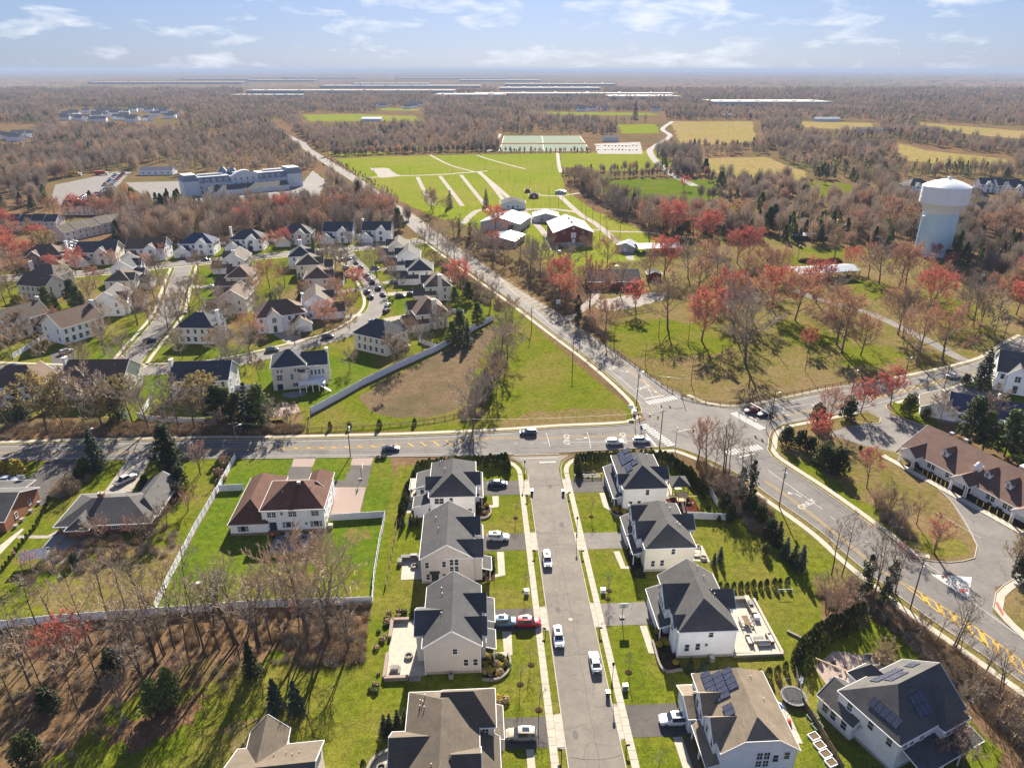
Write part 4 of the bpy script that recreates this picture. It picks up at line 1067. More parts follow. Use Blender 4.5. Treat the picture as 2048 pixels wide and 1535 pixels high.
# R2
h = street_house(HL,'cream house with dark front hip, second from the main road on the street\'s right',21.85,30.5)
wing(h,-5.0,0,5.0,15.4,6.2,3.3,'y','hh',(3.2,3.6),'sid_cream','roof_grey',corner=True,foundation=True)
wing(h,-5.9,3.6,0,8.2,6.15,2.3,'x','gg',None,'sid_white','roof_grey',corner=True)
wing(h,-5.5,10.0,0,14.4,6.1,2.1,'x','gg',None,'sid_white','roof_grey')
wing(h,0,6.2,6.6,10.8,6.1,2.0,'x','gg',None,'sid_cream','roof_grey')
shed(h,-7.0,8.8,-5.0,15.2,3.0,4.0,'W','roof_grey','sid_white'); garage_door(h,-7.02,12.0,W_,5.0)
shed(h,-6.9,2.2,-5.0,8.4,2.9,3.5,'W','roof_grey',None); columns(h,[(-6.8,2.4),(-6.8,5.2),(-6.8,8.0)],2.8); door(h,-5.92,6.4,0.3,W_)
for x,z in ((0.7,4.2),(-3.3,1.3),(-1.4,1.4)): window(h,x,0,z,S_,0.75,1.4)
for y in (4.8,7.0,11.0,13.4): window(h,-5.92 if y < 9 else -5.52,y,4.1,W_,0.85,1.5)
for y in (2,4,12,14): window(h,5.02,y,4.0,E_,0.9,1.4)
vents(h,[(2.0,12.2,8.2),(2.4,10.6,8.0),(2.6,5.4,7.9),(3.1,5.0,7.6)])
box_part(h,'air_conditioner','metal_grey',0.7,-1.2,0,1.5,-0.4,0.85)
# R3
h = street_house(HL,'bright white house with a broad paved terrace, mid street on the right',22.35,6.8)
wing(h,-5.0,0,5.0,14.5,6.4,3.5,'y','hg',(3.8,3),'sid_white','roof_grey',corner=True,foundation=True)
wing(h,-5.9,6.0,0,11.4,6.35,2.9,'x','gg',None,'sid_bluewhite','roof_grey')
wing(h,-5.5,1.2,-1.0,3.8,6.3,1.3,'x','gg',None,'sid_bluewhite','roof_grey')
wing(h,0,5.6,6.4,10.0,6.3,2.1,'x','gg',None,'sid_white','roof_grey')
shed(h,-7.2,4.4,-5.0,14.6,3.0,3.9,'W','roof_grey',None); box_part(h,'garage_wall','sid_bluewhite',-7.1,7.8,0,-5.0,14.4,2.95); garage_door(h,-7.12,11.2,W_,5.2)
columns(h,[(-7.0,4.6),(-7.0,7.2)],2.9); door(h,-5.02,5.2,0.3,W_)
for x,z,w,hh in ((0.6,4.6,0.75,1.2),(-3.4,1.6,0.75,1.5),(-1.5,1.8,0.75,1.4),(0.0,2.6,0.5,0.6)): window(h,x,0,z,S_,w,hh)
for y in (6.8,8.0,9.2,10.4): window(h,-5.92,y,4.3,W_,0.75,1.5)
window(h,-5.52,2.5,4.2,W_,0.9,1.5); window(h,-5.02,2.5,1.0,W_,1.2,1.8,2)
vents(h,[(1.6,13.2,9.0),(2.2,10.9,8.6),(2.6,7.4,8.2),(3.0,6.8,7.9)])
box_part(h,'air_conditioner','metal_grey',0.6,-1.3,0,1.4,-0.5,0.85)
# R4
h = street_house(HL,'pale house with tan roof and solar panels, at the bottom right of the street',22.4,-17)
wing(h,-5.4,0,5.5,14.0,6.4,3.6,'y','jh',(4.4,2.4),'sid_bluewhite','roof_tan',corner=True,foundation=True)
wing(h,-6.0,6.6,0.5,10.6,6.35,1.9,'x','gg',None,'sid_bluewhite','roof_tan')
wing(h,-5.9,1.8,0.5,6.0,6.35,2.2,'x','gg',None,'sid_bluewhite','roof_tan')
wing(h,-7.4,8.4,-4.8,14.4,3.5,1.2,'x','gg',None,'sid_bluewhite','roof_tan'); garage_door(h,-7.42,11.4,W_,4.8)
shed(h,-7.2,0.2,-5.4,7.6,3.0,3.7,'W','roof_tan',None); columns(h,[(-7.1,0.4),(-7.1,3.8),(-7.1,7.3)],2.9,square=True); door(h,-5.42,3.4,0.3,W_,mat='truck_red')
for x,z in ((0.2,4.3),(1.25,4.3),(0.2,2.8),(1.25,2.8),(2.6,3.7),(4.2,4.2),(2.6,1.0),(4.2,1.0)): window(h,x,0,z,S_,0.78,1.35 if z != 2.8 else 1.2,2 if x < 2 else 1)
for y in (2.6,5.0,7.6,9.6): window(h,-5.92 if y < 6 else -6.02,y,4.2,W_,0.85,1.5)
s = 3.6 / 5.45; up = Vector((1,0,s)).normalized()
solar_array(h,(-4.7,13.4,6.4 + 0.75 * s),(0,-1,0),up,6,2,((0,1),)); solar_array(h,(-3.2,8.6,7.9),(0,-1,0),Vector((0.9,0,0.43)),0,0)
solar_array(h,(-1.9,12.2,6.4 + 3.55 * s),(0,-1,0),up,4,1); solar_array(h,(-3.6,6.3,6.4 + 1.85 * s + 0.1),(0,-1,0),up,2,1)
vents(h,[(2.4,11,8.4),(3.0,7,8.0)])
# R5, turned to the lower right
a = G(1800,1483.5,6.3)
h = thing(HL,'off-white house turned askew at the lower right corner, solar panels on several roof slopes','house',(56.0,72.8),R(25.8))
wing(h,0,0,14.2,10.4,6.3,4.0,'x','hg',(5.0,3),'sid_pale','roof_grey',corner=True,foundation=True)
wing(h,8.2,-1.2,13.4,5.2,6.25,3.0,'y','hg',(2.6,2.6),'sid_pale','roof_grey')
wing(h,-1.0,6.6,5.0,13.0,3.3,2.2,'y','gg',None,'sid_pale','roof_grey')
wing(h,5.6,8.0,9.4,13.2,5.2,2.4,'y','gh',(2,1.9),'sid_pale','roof_grey')
shed(h,1.5,-3.6,14.4,0,3.0,4.1,'S','roof_char',None); columns(h,[(1.8,-3.5),(6,-3.5),(10,-3.5),(14.2,-3.5)],2.9)
for x in (1.6,3.0,5.2): window(h,x,0,4.2,S_,0.9,1.4,2)
for x in (9.4,12.0): window(h,x,-1.2,4.2,S_,0.9,1.4,2)
for y in (1.4,4.6,8.4): window(h,0,y,4.1,W_,0.9,1.4)
for y in (8,10,11.6): window(h,-1.0,y,1.0,W_,1.0,1.5)
s = 4.0 / 5.2
up = Vector((0,-1,s)).normalized()
solar_array(h,(10.6,9.2,6.3 + 1.2 * s),(-1,0,0),up,6,1); solar_array(h,(9.6,7.8,6.3 + 2.6 * s),(-1,0,0),up,4,1); solar_array(h,(13.6,8.6,6.3 + 1.8 * s),(-1,0,0),up,2,1)
sw_ = 4.0 / 5.0; upw = Vector((1,0,sw_)).normalized()
solar_array(h,(0.8,6.4,6.3 + 0.8 * sw_),(0,-1,0),upw,5,1)
ups = Vector((0,1,s)).normalized(); solar_array(h,(5.4,1.0,6.3 + 1.0 * s),(1,0,0),ups,3,2)
# L5, half out of frame at the bottom
h = thing(HL,'grey-brown shingle roofs of a house cut off by the bottom edge','house',(-37.4,59.4),R(7))
wing(h,0,0,11.4,12.2,6.3,3.6,'x','gg',None,'sid_beige','roof_taupe',foundation=True)
wing(h,1.2,5.0,6.2,15.0,6.4,2.8,'y','gg',None,'sid_beige','roof_taupe')
wing(h,-1.6,1.0,1.0,9.6,5.6,3.0,'x','gg',None,'sid_beige','roof_taupe')
vents(h,[(5.6,9.0,8.2),(7.2,9.3,8.0),(8.2,8.6,8.4),(9.0,9.2,8.0)])
for y in (3,7): window(h,11.42,y,4.0,E_,0.9,1.4)
# big white house with brown roof
BWR = math.atan2(0.8,11.4)
h = thing('white_house','white two-storey house with brown hip roof in a fenced lawn','house',(-55.4,132.0),BWR)
wing(h,0,0,13.4,12.0,6.3,3.4,'x','hh',(5.2,5.0),'sid_white','roof_brown',corner=True)
box_part(h,'foundation','brick_brown',-0.05,-0.05,0,13.45,12.05,0.7)
wing(h,-7.2,-0.4,1.0,19.0,3.3,3.6,'y','hh',(4.0,4.0),'sid_white','roof_brown')
wing(h,8.4,8.0,13.2,15.4,6.2,2.4,'y','gh',(2.4,2.4),'sid_white','roof_brown')
box_part(h,'foundation','brick_brown',-7.25,-0.45,0,1.0,0.5,0.6)
for x,w in ((1.6,0.8),(2.6,0.8),(6.2,0.75),(7.1,0.75),(11.2,0.75),(12.0,0.75)): window(h,x,0,4.2,S_,w,1.25,2)
window(h,4.3,0,4.7,S_,0.5,0.65); window(h,9.4,0,1.9,S_,0.5,0.65)
for x,w in ((4.5,0.55),(5.5,1.1),(6.5,0.55),(10.6,0.55),(11.6,1.1),(12.6,0.55)): window(h,x,0,1.4,S_,w,1.4,2 if w < 1 else 0)
for x,w in ((-5.3,0.5),(-4.4,1.1),(-3.5,0.5)): window(h,x,-0.4,1.0,S_,w,1.4,2 if w < 1 else 0)
door(h,2.1,0,0.8,S_,1.6,2.1,'glass','patio_door'); box_part(h,'stoop','wood_fence',1.0,-1.3,0,3.6,0,0.75)
for y in (2.4,6,9.4): window(h,13.4,y,4.2,E_,0.9,1.3); window(h,13.4,y,1.2,E_,0.9,1.3)
vents(h,[(4.2,3.4,8.3),(10.2,4.8,8.6)]); box_part(h,'roof_vent','metal_grey',7.1,5.2,9.2,7.9,5.8,9.8)
box_part(h,'air_conditioner','paver_pale',13.9,0.6,0,14.9,1.6,1.0)
# brick ranch
h = thing('brick_ranch','low red-brick ranch house with grey hip roof and chimney','house',(-101.0,131.2),R(4.5))
wing(h,0.3,0,19.8,12.0,3.0,2.7,'x','hh',(5.4,6.0),'brick_red','roof_grey',ov=0.7)
wing(h,13.8,3.0,20.2,17.0,3.05,2.2,'y','hg',(3.2,3.0),'brick_red','roof_grey',ov=0.7)
wing(h,3.2,-1.8,7.4,4.0,2.98,1.5,'y','hg',(1.6,2),'brick_red','roof_grey',ov=0.5)
chimney(h,7.6,6.4,6.6,1.3,0.9,'brick_red',3.0)
for x in (1.6,9.0,12.0,12.9,17.0): window(h,x,0,1.3,S_,0.8,1.1,2)
for y in (5,9,13): window(h,20.2,y,1.2,E_,0.9,1.1)
vents(h,[(9.2,6.6,5.6),(13.0,6.6,5.5),(16.4,9,5.2),(18,12.0,4.6),(5.6,0.4,4.1)])
# brick house at the left edge
h = thing('brick_gable_house','orange-brick gable house at the left edge, grey roof','house',(-128.5,131.5),R(3))
wing(h,0,0,15.2,13.4,3.4,3.0,'x','gg',None,'brick_orange','roof_grey',ov=0.5)
wing(h,2,-5.0,9.5,6.0,3.3,2.2,'y','gg',None,'brick_orange','roof_slate',ov=0.5)
shed(h,-2,13.4,12,18.0,2.7,3.2,'N','roof_grey',None,name='carport_roof'); columns(h,[(11.6,17.8),(6,17.8)],2.6)
window(h,15.2,4.2,1.2,E_,0.8,1.2); window(h,15.2,9.6,1.2,E_,0.8,1.2)
for y in (1.5,4,7.5,11):
    box_part(h,'stored_box','metal_grey',15.6,y,0,16.4,y + 0.9,0.7)
# awning tent by the ranch patio
t = thing('shade_canopy','small white gable shade canopy on the ranch patio','canopy',G(75,1125),R(20))
mb,e = slab_roof([[(-2.4,-1.8,2.2),(2.4,-1.8,2.2),(2.4,0,3.4),(-2.4,0,3.4)],[(-2.4,0,3.4),(2.4,0,3.4),(2.4,1.8,2.2),(-2.4,1.8,2.2)]],0.06); mb.build('canopy_roof','trim',t)
columns(t,[(-2.3,-1.7),(2.3,-1.7),(-2.3,1.7),(2.3,1.7)],2.15,0.05,'metal_grey',True)
# office with brown roof and dormers
oa,ob = Vector(G(1826,925)),Vector(G(2060,1052))
od = (ob - oa); ang = math.atan2(od.y,od.x)
h = thing('office_building','long white office with brown shingle roof, dormers and yellow bollards','office',(oa.x,oa.y),ang)
LL = 52.0; DD = 16.5
wing(h,-3.5,0,LL,DD,3.3,4.4,'x','gg',None,'sid_white','roof_office',ov=0.7)
def front_gable(x0,x1,ext,rise):
    wing(h,x0,-ext,x1,4.6,3.28,rise,'y','gg',None,'sid_white','roof_office',ov=0.35)
for x in (-2.2,12.6,28.0,43.5):
    w = 5.2
    mb,e = slab_roof([[(x - 0.4,-3.2,3.2),(x - 0.4 + w / 2,-3.2,5.2),(x - 0.4 + w / 2,6,5.2),(x - 0.4,6,3.2)][::-1],[(x - 0.4 + w / 2,-3.2,5.2),(x - 0.4 + w,-3.2,3.2),(x - 0.4 + w,6,3.2),(x - 0.4 + w / 2,6,5.2)][::-1]],0.15)
    rf = mb.build('porch_roof','roof_office',h); t = MB()
    for p,q in e: t.beam(Vector(p) + Vector((0,0,-.08)),Vector(q) + Vector((0,0,-.08)),0.07,0.22)
    t.build('fascia','trim',rf)
    g = MB(); g.add([(x - 0.2,-2.9,3.0),(x - 0.6 + w,-2.9,3.0),(x - 0.4 + w / 2,-2.9,4.95)],[(0,1,2)]); g.build('pediment','trim',h)
    columns(h,[(x,-2.8),(x + 0.5,-2.8),(x - 0.8 + w,-2.8),(x - 1.3 + w,-2.8)],3.1,0.16)
for x in (6.0,17.4,22.6,36.5):
    s_ = 4.4 / (DD / 2); yb = 3.4; zb = 3.3 + yb * s_
    d = MB(); d.add([(x - 0.75,yb - 0.9,zb - 0.5),(x + 0.75,yb - 0.9,zb - 0.5),(x + 0.75,yb - 0.9,zb + 0.9),(x,yb - 0.9,zb + 1.7),(x - 0.75,yb - 0.9,zb + 0.9),(x - 0.75,yb + 1.4,zb + 0.9),(x + 0.75,yb + 1.4,zb + 0.9)],[(0,1,2,3,4),(0,4,5),(1,6,2)]); dm = d.build('dormer','trim',h)
    mb,e = slab_roof([[(x - 0.95,yb - 1.1,zb + 0.72),(x,yb - 1.1,zb + 1.75),(x,yb + 2.6,zb + 1.75),(x - 0.95,yb + 2.6,zb + 0.72)][::-1],[(x,yb - 1.1,zb + 1.75),(x + 0.95,yb - 1.1,zb + 0.72),(x + 0.95,yb + 2.6,zb + 0.72),(x,yb + 2.6,zb + 1.75)][::-1]],0.1); mb.build('dormer_roof','roof_office',dm)
    window(dm,x,yb - 0.92,zb - 0.2,S_,0.6,1.0,2)
for x in (4.4,5.6,9.6,10.8,20.4,21.6,24.6,25.8,34,35.2,38,39.2): window(h,x,0,1.0,S_,0.85,1.5,2)
door(h,15.2,0,0.1,S_,1.8,2.2,'glass','entrance_door')
cup = MB(); cup.box(13.6,2.5,4.6,15.2,4.1,6.2); cup.lathe([(0.9,6.2),(0.7,6.7),(0.2,7.2),(0.0,7.6)],8,(14.4,3.3)); cup.build('cupola','trim',h)
for x in (1.5,5.5): box_part(h,'roof_fan','metal_grey',x,DD / 2 + 0.6,7.2,x + 0.9,DD / 2 + 1.5,8.1)
box_part(h,'flat_annexe','trim',16,DD,0,44,DD + 4.5,4.2)
path_pts = [oa + od.normalized() * k for k in (-6,0,20,40,56)]
k = MB(); wall_strip(k,[Vector((p.x,p.y,0)) for p in path_pts],3.4,5.2,0,0.16); struct(k.build('office_walk','concrete'))
k = MB(); wall_strip(k,[Vector((p.x,p.y,0)) for p in path_pts[1:]],0.2,3.2,0,0.1); struct(k.build('planting_bed','mulch'))
n_ = Vector((od.y,-od.x)).normalized()
for j,x in enumerate([2.6,5.2,6.6,7.9,9.2,10.4,11.6,20.0,21.6,23.2,25.0,26.6,28.2,34.5,36,37.4,38.8,40.2]):
    p = oa + od.normalized() * x + n_ * 3.0
    m = MB(); m.lathe([(0.09,0),(0.09,1.25),(0.06,1.33),(0,1.35)],8)
    tag(m.build('bollard','bollard_yellow',None,(p.x,p.y,0.1)),'yellow bollard in the row along the white office front','bollard','bollards along the office')
# house behind the pines on the right
a = G(1850,832)
h = thing('navy_roof_house','house with dark navy roof behind the pines at the right edge','house',G(1895,838),R(-28))
wing(h,0,0,22,11,3.4,3.4,'x','gg',None,'sid_bluewhite','roof_blue',ov=0.5)
wing(h,-7.5,-1,2,8,3.2,2.6,'y','gg',None,'sid_bluewhite','roof_taupe',ov=0.5)
wing(h,14,-4,21,4,3.35,2.4,'y','gg',None,'sid_bluewhite','roof_blue',ov=0.4)
chimney(h,12,6,8.2,1.1,0.8,'trim',3)
for x in (3,6,9,12): window(h,x,0,1.1,S_,0.9,1.4)
# ------------------------------------------------------------------ subdivision houses on the left
def sub_house(px,rot,label,wall='sid_white',roof='roof_char',w=13.0,d=10.0,style=0,chim=0,flip=1,ze=5.8,scale=1.0,name='suburban_house'):
    """front is local -y; px = foot of the camera-side wall centre"""
    x,y = G(*px)
    h = thing(name,label,'house',(x,y),R(rot))
    scale = scale * 1.17
    h.scale = (scale * (1.12 if abs(rot) < 12 else 1.0),scale,scale)
    # centre the block on the given foot point (camera side)
    off = -d / 2
    ca,sa = math.cos(R(rot)),math.sin(R(rot))
    depth = abs(w * sa) / 2 + abs(d * ca) / 2
    h.location = (x,y + depth * scale,0)
    x0,x1,y0,y1 = -w / 2,w / 2,-d / 2,d / 2
    rise = d * 0.5 * 0.68
    wing(h,x0,y0,x1,y1,ze,rise,'x',('gg','hh','gg','hg')[style],(d * 0.45,d * 0.45),wall,roof)
    gx = -flip * w * 0.16
    wing(h,gx - 2.4,y0 - 1.0,gx + 2.4,0,ze - 0.05,2.2,'y','gg',None,wall,roof)                  # entrance gable
    ox = flip * w * 0.36
    wing(h,ox - 3.3,y0 - 4.2,ox + 3.3,y0 + 4.0,2.9 if style != 2 else ze - 0.1,2.4,'y','gg',None,wall,roof)   # garage wing
    garage_door(h,ox,y0 - 4.22,S_,4.9)
    door(h,gx,y0 - 1.02,0.3,S_,1.1,2.2,'door_dark')
    window(h,gx,y0 - 1.02,3.6,S_,1.3,1.6,2)
    for xx in np.arange(x0 + 1.3,x1 - 0.8,2.3):
        if abs(xx - gx) > 2.9:
            window(h,xx,y0,3.6,S_,0.85,1.35)
            if abs(xx - ox) > 3.8: window(h,xx,y0,0.9,S_,0.85,1.4)
        window(h,xx,y1,3.6,N_,0.85,1.35); window(h,xx + 0.3,y1,0.9,N_,1.1,1.5)
    for yy in (y0 + 2.2,y1 - 2.4):
        for s,r_ in ((x0,W_),(x1,E_)): window(h,s,yy,3.6,r_,0.75,1.3); window(h,s,yy,0.9,r_,0.75,1.3)
    if chim: chimney(h,chim * (w / 2 + 0.35),0.8,ze + rise + 0.9,0.7,1.5,'trim' if wall != 'sid_beige' else wall)
    vents(h,[(x0 + 3,1.6,ze + rise * 0.72)])
    return h
SUB = [((122,690),-118,'white house with brown roof and tall chimney, silver car on its drive','sid_white','roof_mocha',14,11,0,-1,-1),
       ((213,634),-80 + 180,'white gable house with grey-blue roof on the corner lawn at the left','sid_white','roof_grey',12,10,0,0,1),
       ((236,590),95,'tan-roofed house just behind the grey-blue gable house','sid_beige','roof_taupe',12,9.5,1,0,1),
       ((245,563),95,'white gable house with slate roof beside the upper left street','sid_white','roof_slate',12,9,0,0,-1),
       ((88,580),170,'beige house with steep tan roof and white chimney, far left','sid_beige','roof_taupe',13,10,1,1,1),
       ((70,602),165,'beige house with brown roof half behind evergreens at the left','sid_beige','roof_mocha',13,9,0,0,1),
       ((15,680),60,'tan-roofed house with white chimney at the left edge','sid_beige','roof_taupe',14,10,0,1,1),
       ((82,537),8,'brick-fronted house with dark hip roof, leftmost of the upper row','brick_brown','roof_mocha',15,11,1,1,1),
       ((190,530),8,'cream house with black roof and bay, second of the upper row','sid_cream','roof_char',15,11,0,0,-1),
       ((290,522),6,'white house with brown roof and wide garage, third of the upper row','sid_bluewhite','roof_mocha',15,11,0,0,-1),
       ((392,511),5,'white house with bluish roof and twin gables, fourth of the upper row','sid_white','roof_blue',14,11,1,0,-1),
       ((492,502),5,'white house with dark hip roof and side chimney, fifth of the upper row','sid_white','roof_slate',14,11,1,-1,-1),
       ((590,490),4,'house with black roof and arched window, sixth of the upper row','sid_beige','roof_char',14,11,1,0,-1),
       ((676,485),2,'white house with tall front gable, seventh of the upper row','sid_white','roof_slate',13,11,0,0,-1),
       ((754,482),0,'white house with tall white chimney, last of the upper row','sid_white','roof_slate',13,10,0,-1,-1),
       ((794,520),-84,'tan-roofed house nearest the upper street, east row','sid_greige','roof_taupe',13,9,0,0,1),
       ((815,540),-84,'white-sided house with grey roof, second of the east row','sid_white','roof_grey',13,10,0,0,1),
       ((838,568),-84,'white house with black hip roof, third of the east row','sid_white','roof_char',13,10,1,0,1),
       ((872,602),-82,'taupe house with tan hip roof and wall chimney, fourth of the east row','sid_beige','roof_taupe',13,10,1,1,1),
       ((850,661),-70,'beige house with brown and tan hip roof inside the long white fence','sid_beige','roof_mocha',14,11,1,1,1),
       ((755,713),150,'beige house with dark hip roof and solar panels beside the white fence','sid_beige','roof_slate',13,11,1,0,1),
       ((597,538),100,'white house with slate roof and two chimneys at the head of the west row','sid_white','roof_slate',12,10,1,1,1),
       ((614,556),98,'tan-roofed house, second of the west row','sid_beige','roof_taupe',12,10,1,0,1),
       ((632,585),98,'house with dark cross gables beside a cone-shaped evergreen','sid_beige','roof_mocha',12,10,1,0,1),
       ((626,640),105,'pale gable-end house with tan roof above the inner bend of the street','sid_bluewhite','roof_taupe',13,10,0,0,-1),
       ((548,668),24,'white house with mocha hip roof and wide concrete drive','sid_white','roof_mocha',16,11,1,1,1),
       ((467,546),-85,'white gable-end house with wall chimney, top of the middle column','sid_white','roof_taupe',12,9.5,0,1,1),
       ((477,582),-85,'tan house with dark hip roof, second of the middle column','sid_greige','roof_mocha',12,9.5,1,0,1),
       ((465,628),-85,'tan house with brown gable roof, third of the middle column','sid_greige','roof_mocha',12,9.5,0,0,1),
       ((395,688),178,'grey-walled house with slate hip roof on the inner corner lawn','sid_pale','roof_slate',12,10,1,-1,1),
       ((400,800),184,'grey house with navy roof and white rear deck behind the roadside trees','sid_pale','roof_slate',15,10,0,1,1),
       ((190,800),182,'cream house with brown roof behind a pinkish bare tree','sid_cream','roof_mocha',16,11,0,1,1),
       ((22,815),186,'cream house with dark hip roof at the left edge above the county road','sid_cream','roof_mocha',15,11,1,0,1)]
for px,rot,lab,wall,roof,w,d,st,ch,fl in SUB: sub_house(px,rot,lab,wall,roof,w,d,st,ch,fl)
# house with the white deck
x,y = G(604,776)
h = thing('deck_house','beige three-level house with white deck and stairs beside the brick court','house',(x,y),R(14))
wing(h,-8.6,0,2.0,11.5,8.2,3.6,'x','hh',(4.8,4.6),'sid_beige','roof_slate',corner=True)
wing(h,1.0,1.2,8.6,11.0,7.4,3.0,'x','gg',None,'sid_beige','roof_slate',corner=True)
for xx in (-6.8,-5.6,-1.4,-0.5): window(h,xx,0,6.0,S_,0.7,1.0)
for xx in (-6.9,-6.0,-2.6): window(h,xx,0,3.4,S_,0.8,1.9,2)
for xx in (3.6,4.8,6.0,7.2): window(h,xx,1.2,4.0,S_,0.7,1.6)
door(h,-6.6,0,0.1,S_,1.8,2.1,'glass','patio_door'); window(h,-1.8,0,0.9,S_,1.6,1.2,2)
bay = MB(); bay.prism([(-0.4,0.5),(-0.4,-0.8),(0.5,-1.5),(1.7,-1.5),(2.6,-0.8),(2.6,0.5)],3.0,6.2); bb = bay.build('bay','sid_beige',h)
bay = MB(); bay.prism([(-0.6,0.5),(-0.6,-1.0),(0.4,-1.8),(1.8,-1.8),(2.8,-1.0),(2.8,0.5)],6.2,6.5); bay.build('bay_roof','roof_slate',bb)
dk = box_part(h,'deck','trim',-0.6,-4.2,2.75,7.6,1.1,2.95)
columns(h,[(-0.4,-4.0),(1.6,-4.0),(3.6,-4.0),(5.6,-4.0),(7.4,-4.0)],2.75,0.13,'trim',True)
rl = MB(); rl.beam((-0.6,-4.15,3.9),(5.6,-4.15,3.9),0.1,0.08); rl.beam((-0.55,-4.15,3.9),(-0.55,-0.5,3.9),0.1,0.08)
for k in range(42): rl.box(-0.6 + k * 0.15 - 0.02,-4.17,2.95,-0.6 + k * 0.15 + 0.02,-4.13,3.9)
rl.build('railing','trim',dk)
for k in range(12): box_part(h,'stair_step','trim',5.8 + k * 0.28,-5.6,2.7 - k * 0.22,6.08 + k * 0.28,-4.3,2.8 - k * 0.22)
vents(h,[(-4,7.5,10.6),(-2.2,5,11.0)]); chimney(h,8.9,6,11.0,0.8,1.5,'trim')
# row houses far left
for k,(px,rot,L_,lab) in enumerate([((52,462),2,40,'long dark-roofed town house row at the far left'),((175,430),2,34,'dark-roofed town house row behind the leafless red trees'),
                                       ((196,470),68,44,'tan stepped town house row running away from the street')]):
    x,y = G(*px); h = thing('town_house_row',lab,'town houses',(x,y),R(rot))
    n = 5
    for j in range(n):
        q = L_ / n
        wing(h,-L_ / 2 + j * q + 0.02,0.3 * (j % 2),-L_ / 2 + (j + 1) * q - 0.02,11 + 0.3 * (j % 2),6.0 + 0.4 * (j % 2),3.6,'x','gg',None,'sid_beige','roof_taupe' if k == 2 else 'roof_char',ov=0.2,roofname='roof')
        for dx in (0.25,0.7): window(h,-L_ / 2 + (j + dx) * q,0.3 * (j % 2),3.6,S_,0.9,1.4); window(h,-L_ / 2 + (j + dx) * q,0.3 * (j % 2),0.9,S_,0.9,1.4)
# houses beyond the park on the right
for px,rot,lab,wall,roof,w,d,st in [((1838,388),10,'white house with grey roof just left of the water tower top','sid_bluewhite','roof_grey',16,12,1),((1950,412),-20,'house with dark slate roofs right of the water tower','sid_pale','roof_slate',22,13,1),
                                           ((1985,385),-8,'white gable house in the far right row, leftmost','sid_white','roof_slate',14,11,0),((2020,388),-8,'white gable house in the far right row, in the middle','sid_white','roof_slate',14,11,0),
                                           ((2046,393),-8,'white gable house in the far right row, at the frame edge','sid_white','roof_slate',14,11,0),((1975,440),20,'pale house among bare trees right of the tower shaft','sid_cream','roof_taupe',14,10,0),
                                           ((673,300),5,'lone dark house by the far end of the main road','sid_tan','roof_char',16,12,1),((2085,800),-30,'white house wall at the right frame edge','sid_white','roof_grey',14,12,0)]:
    sub_house(px,rot,lab,wall,roof,w,d,st)

# ------------------------------------------------------------------ fairground buildings
def metal_shed(px,rot,w,d,ze,rise,label,wall,name='fair_building',roof='metal_roof',axis='y',posts=False):
    x,y = G(*px); h = thing(name,label,'pavilion' if posts else 'barn',(x,y),R(rot))
    if posts:
        hw = w / 2
        mb,e = slab_roof([[(-hw,0,ze),(hw,0,ze),(hw,d / 2,ze + rise),(-hw,d / 2,ze + rise)],[(-hw,d / 2,ze + rise),(hw,d / 2,ze + rise),(hw,d,ze),(-hw,d,ze)]],0.2); rf = mb.build('roof',roof,h)
        columns(h,[(xx,yy) for xx in np.linspace(-hw + 0.4,hw - 0.4,6) for yy in (0.4,d - 0.4)],ze + 0.1,0.12,'wood_pole',True)
        for xx in np.linspace(-hw + 1.5,hw - 1.5,7): box_part(h,'picnic_table','wood_fence',xx - 0.8,d / 2 - 1,0,xx + 0.8,d / 2 + 1,0.75)
    else:
        rf = wing(h,-w / 2,0,w / 2,d,ze,rise,axis,'gg',None,wall,roof,ov=0.5)
    r = MB()
    if axis == 'y' and not posts:
        for yy in np.arange(-0.4,d + 0.4,0.9):
            for s in (-1,1): r.beam((s * (w / 2 + 0.5),yy,ze - 0.02 - rise / (w / 2) * 0.5 + 0.04),(0,yy,ze + rise + 0.04),0.06,0.05)
        r.build('standing_seams',roof,rf)
    return h
h = metal_shed((1146,490),4,23,34,7.6,4.2,'red fairground barn with white metal roof','barn_red')
box_part(h,'barn_door','trim',-1.4,-0.06,4.2,1.6,0.02,7.4); box_part(h,'deck','concrete_old',-9.5,-4.5,0,11,-0.05,1.3)
rl = MB()
for xx in np.arange(-9.4,11,0.9): rl.box(xx - 0.05,-4.5,1.3,xx + 0.05,-4.4,2.4)
rl.beam((-9.5,-4.45,2.4),(11,-4.45,2.4),0.1,0.1); rl.build('railing','trim',h)
window(h,-5.6,0,7.0,S_,1.0,1.2); window(h,5.6,0,7.0,S_,1.0,1.2); box_part(h,'louvre','trim',-0.6,-0.05,9.3,0.6,0.02,10.3); door(h,0.2,0,1.35,S_,1.8,2.2,'trim')
for yy in (8,20): box_part(h,'roof_vent','metal_dark',-0.5,yy,11.6,0.5,yy + 1,12.6)
h = metal_shed((1000,462),-16,26,28,5.4,3.2,'grey fair hall with white roof beside the main road','shed_grey'); box_part(h,'shed_door','metal_dark',5.5,-0.06,0,9.2,0.02,4.2)
h = metal_shed((1000,492),-18,18,20,3.6,1.8,'low white-roofed fair shed behind the red maple','brick_brown')
h = metal_shed((1092,444),0,17,15,3.8,2.2,'small fair building with pale flat-pitched roof','shed_grey'); window(h,-3,0,1.2,S_,2.2,1.0,2); window(h,3,0,1.2,S_,2.2,1.0,2)
h = metal_shed((1027,418),4,18,14,4.2,2.6,'grey-roofed fair office by the gravel lane','sid_pale',roof='roof_grey'); window(h,-4,0,1.2,S_,1.2,1.2,2); window(h,3,0,1.2,S_,1.2,1.2,2); door(h,-0.4,0,0.1,S_,1.2,2.2)
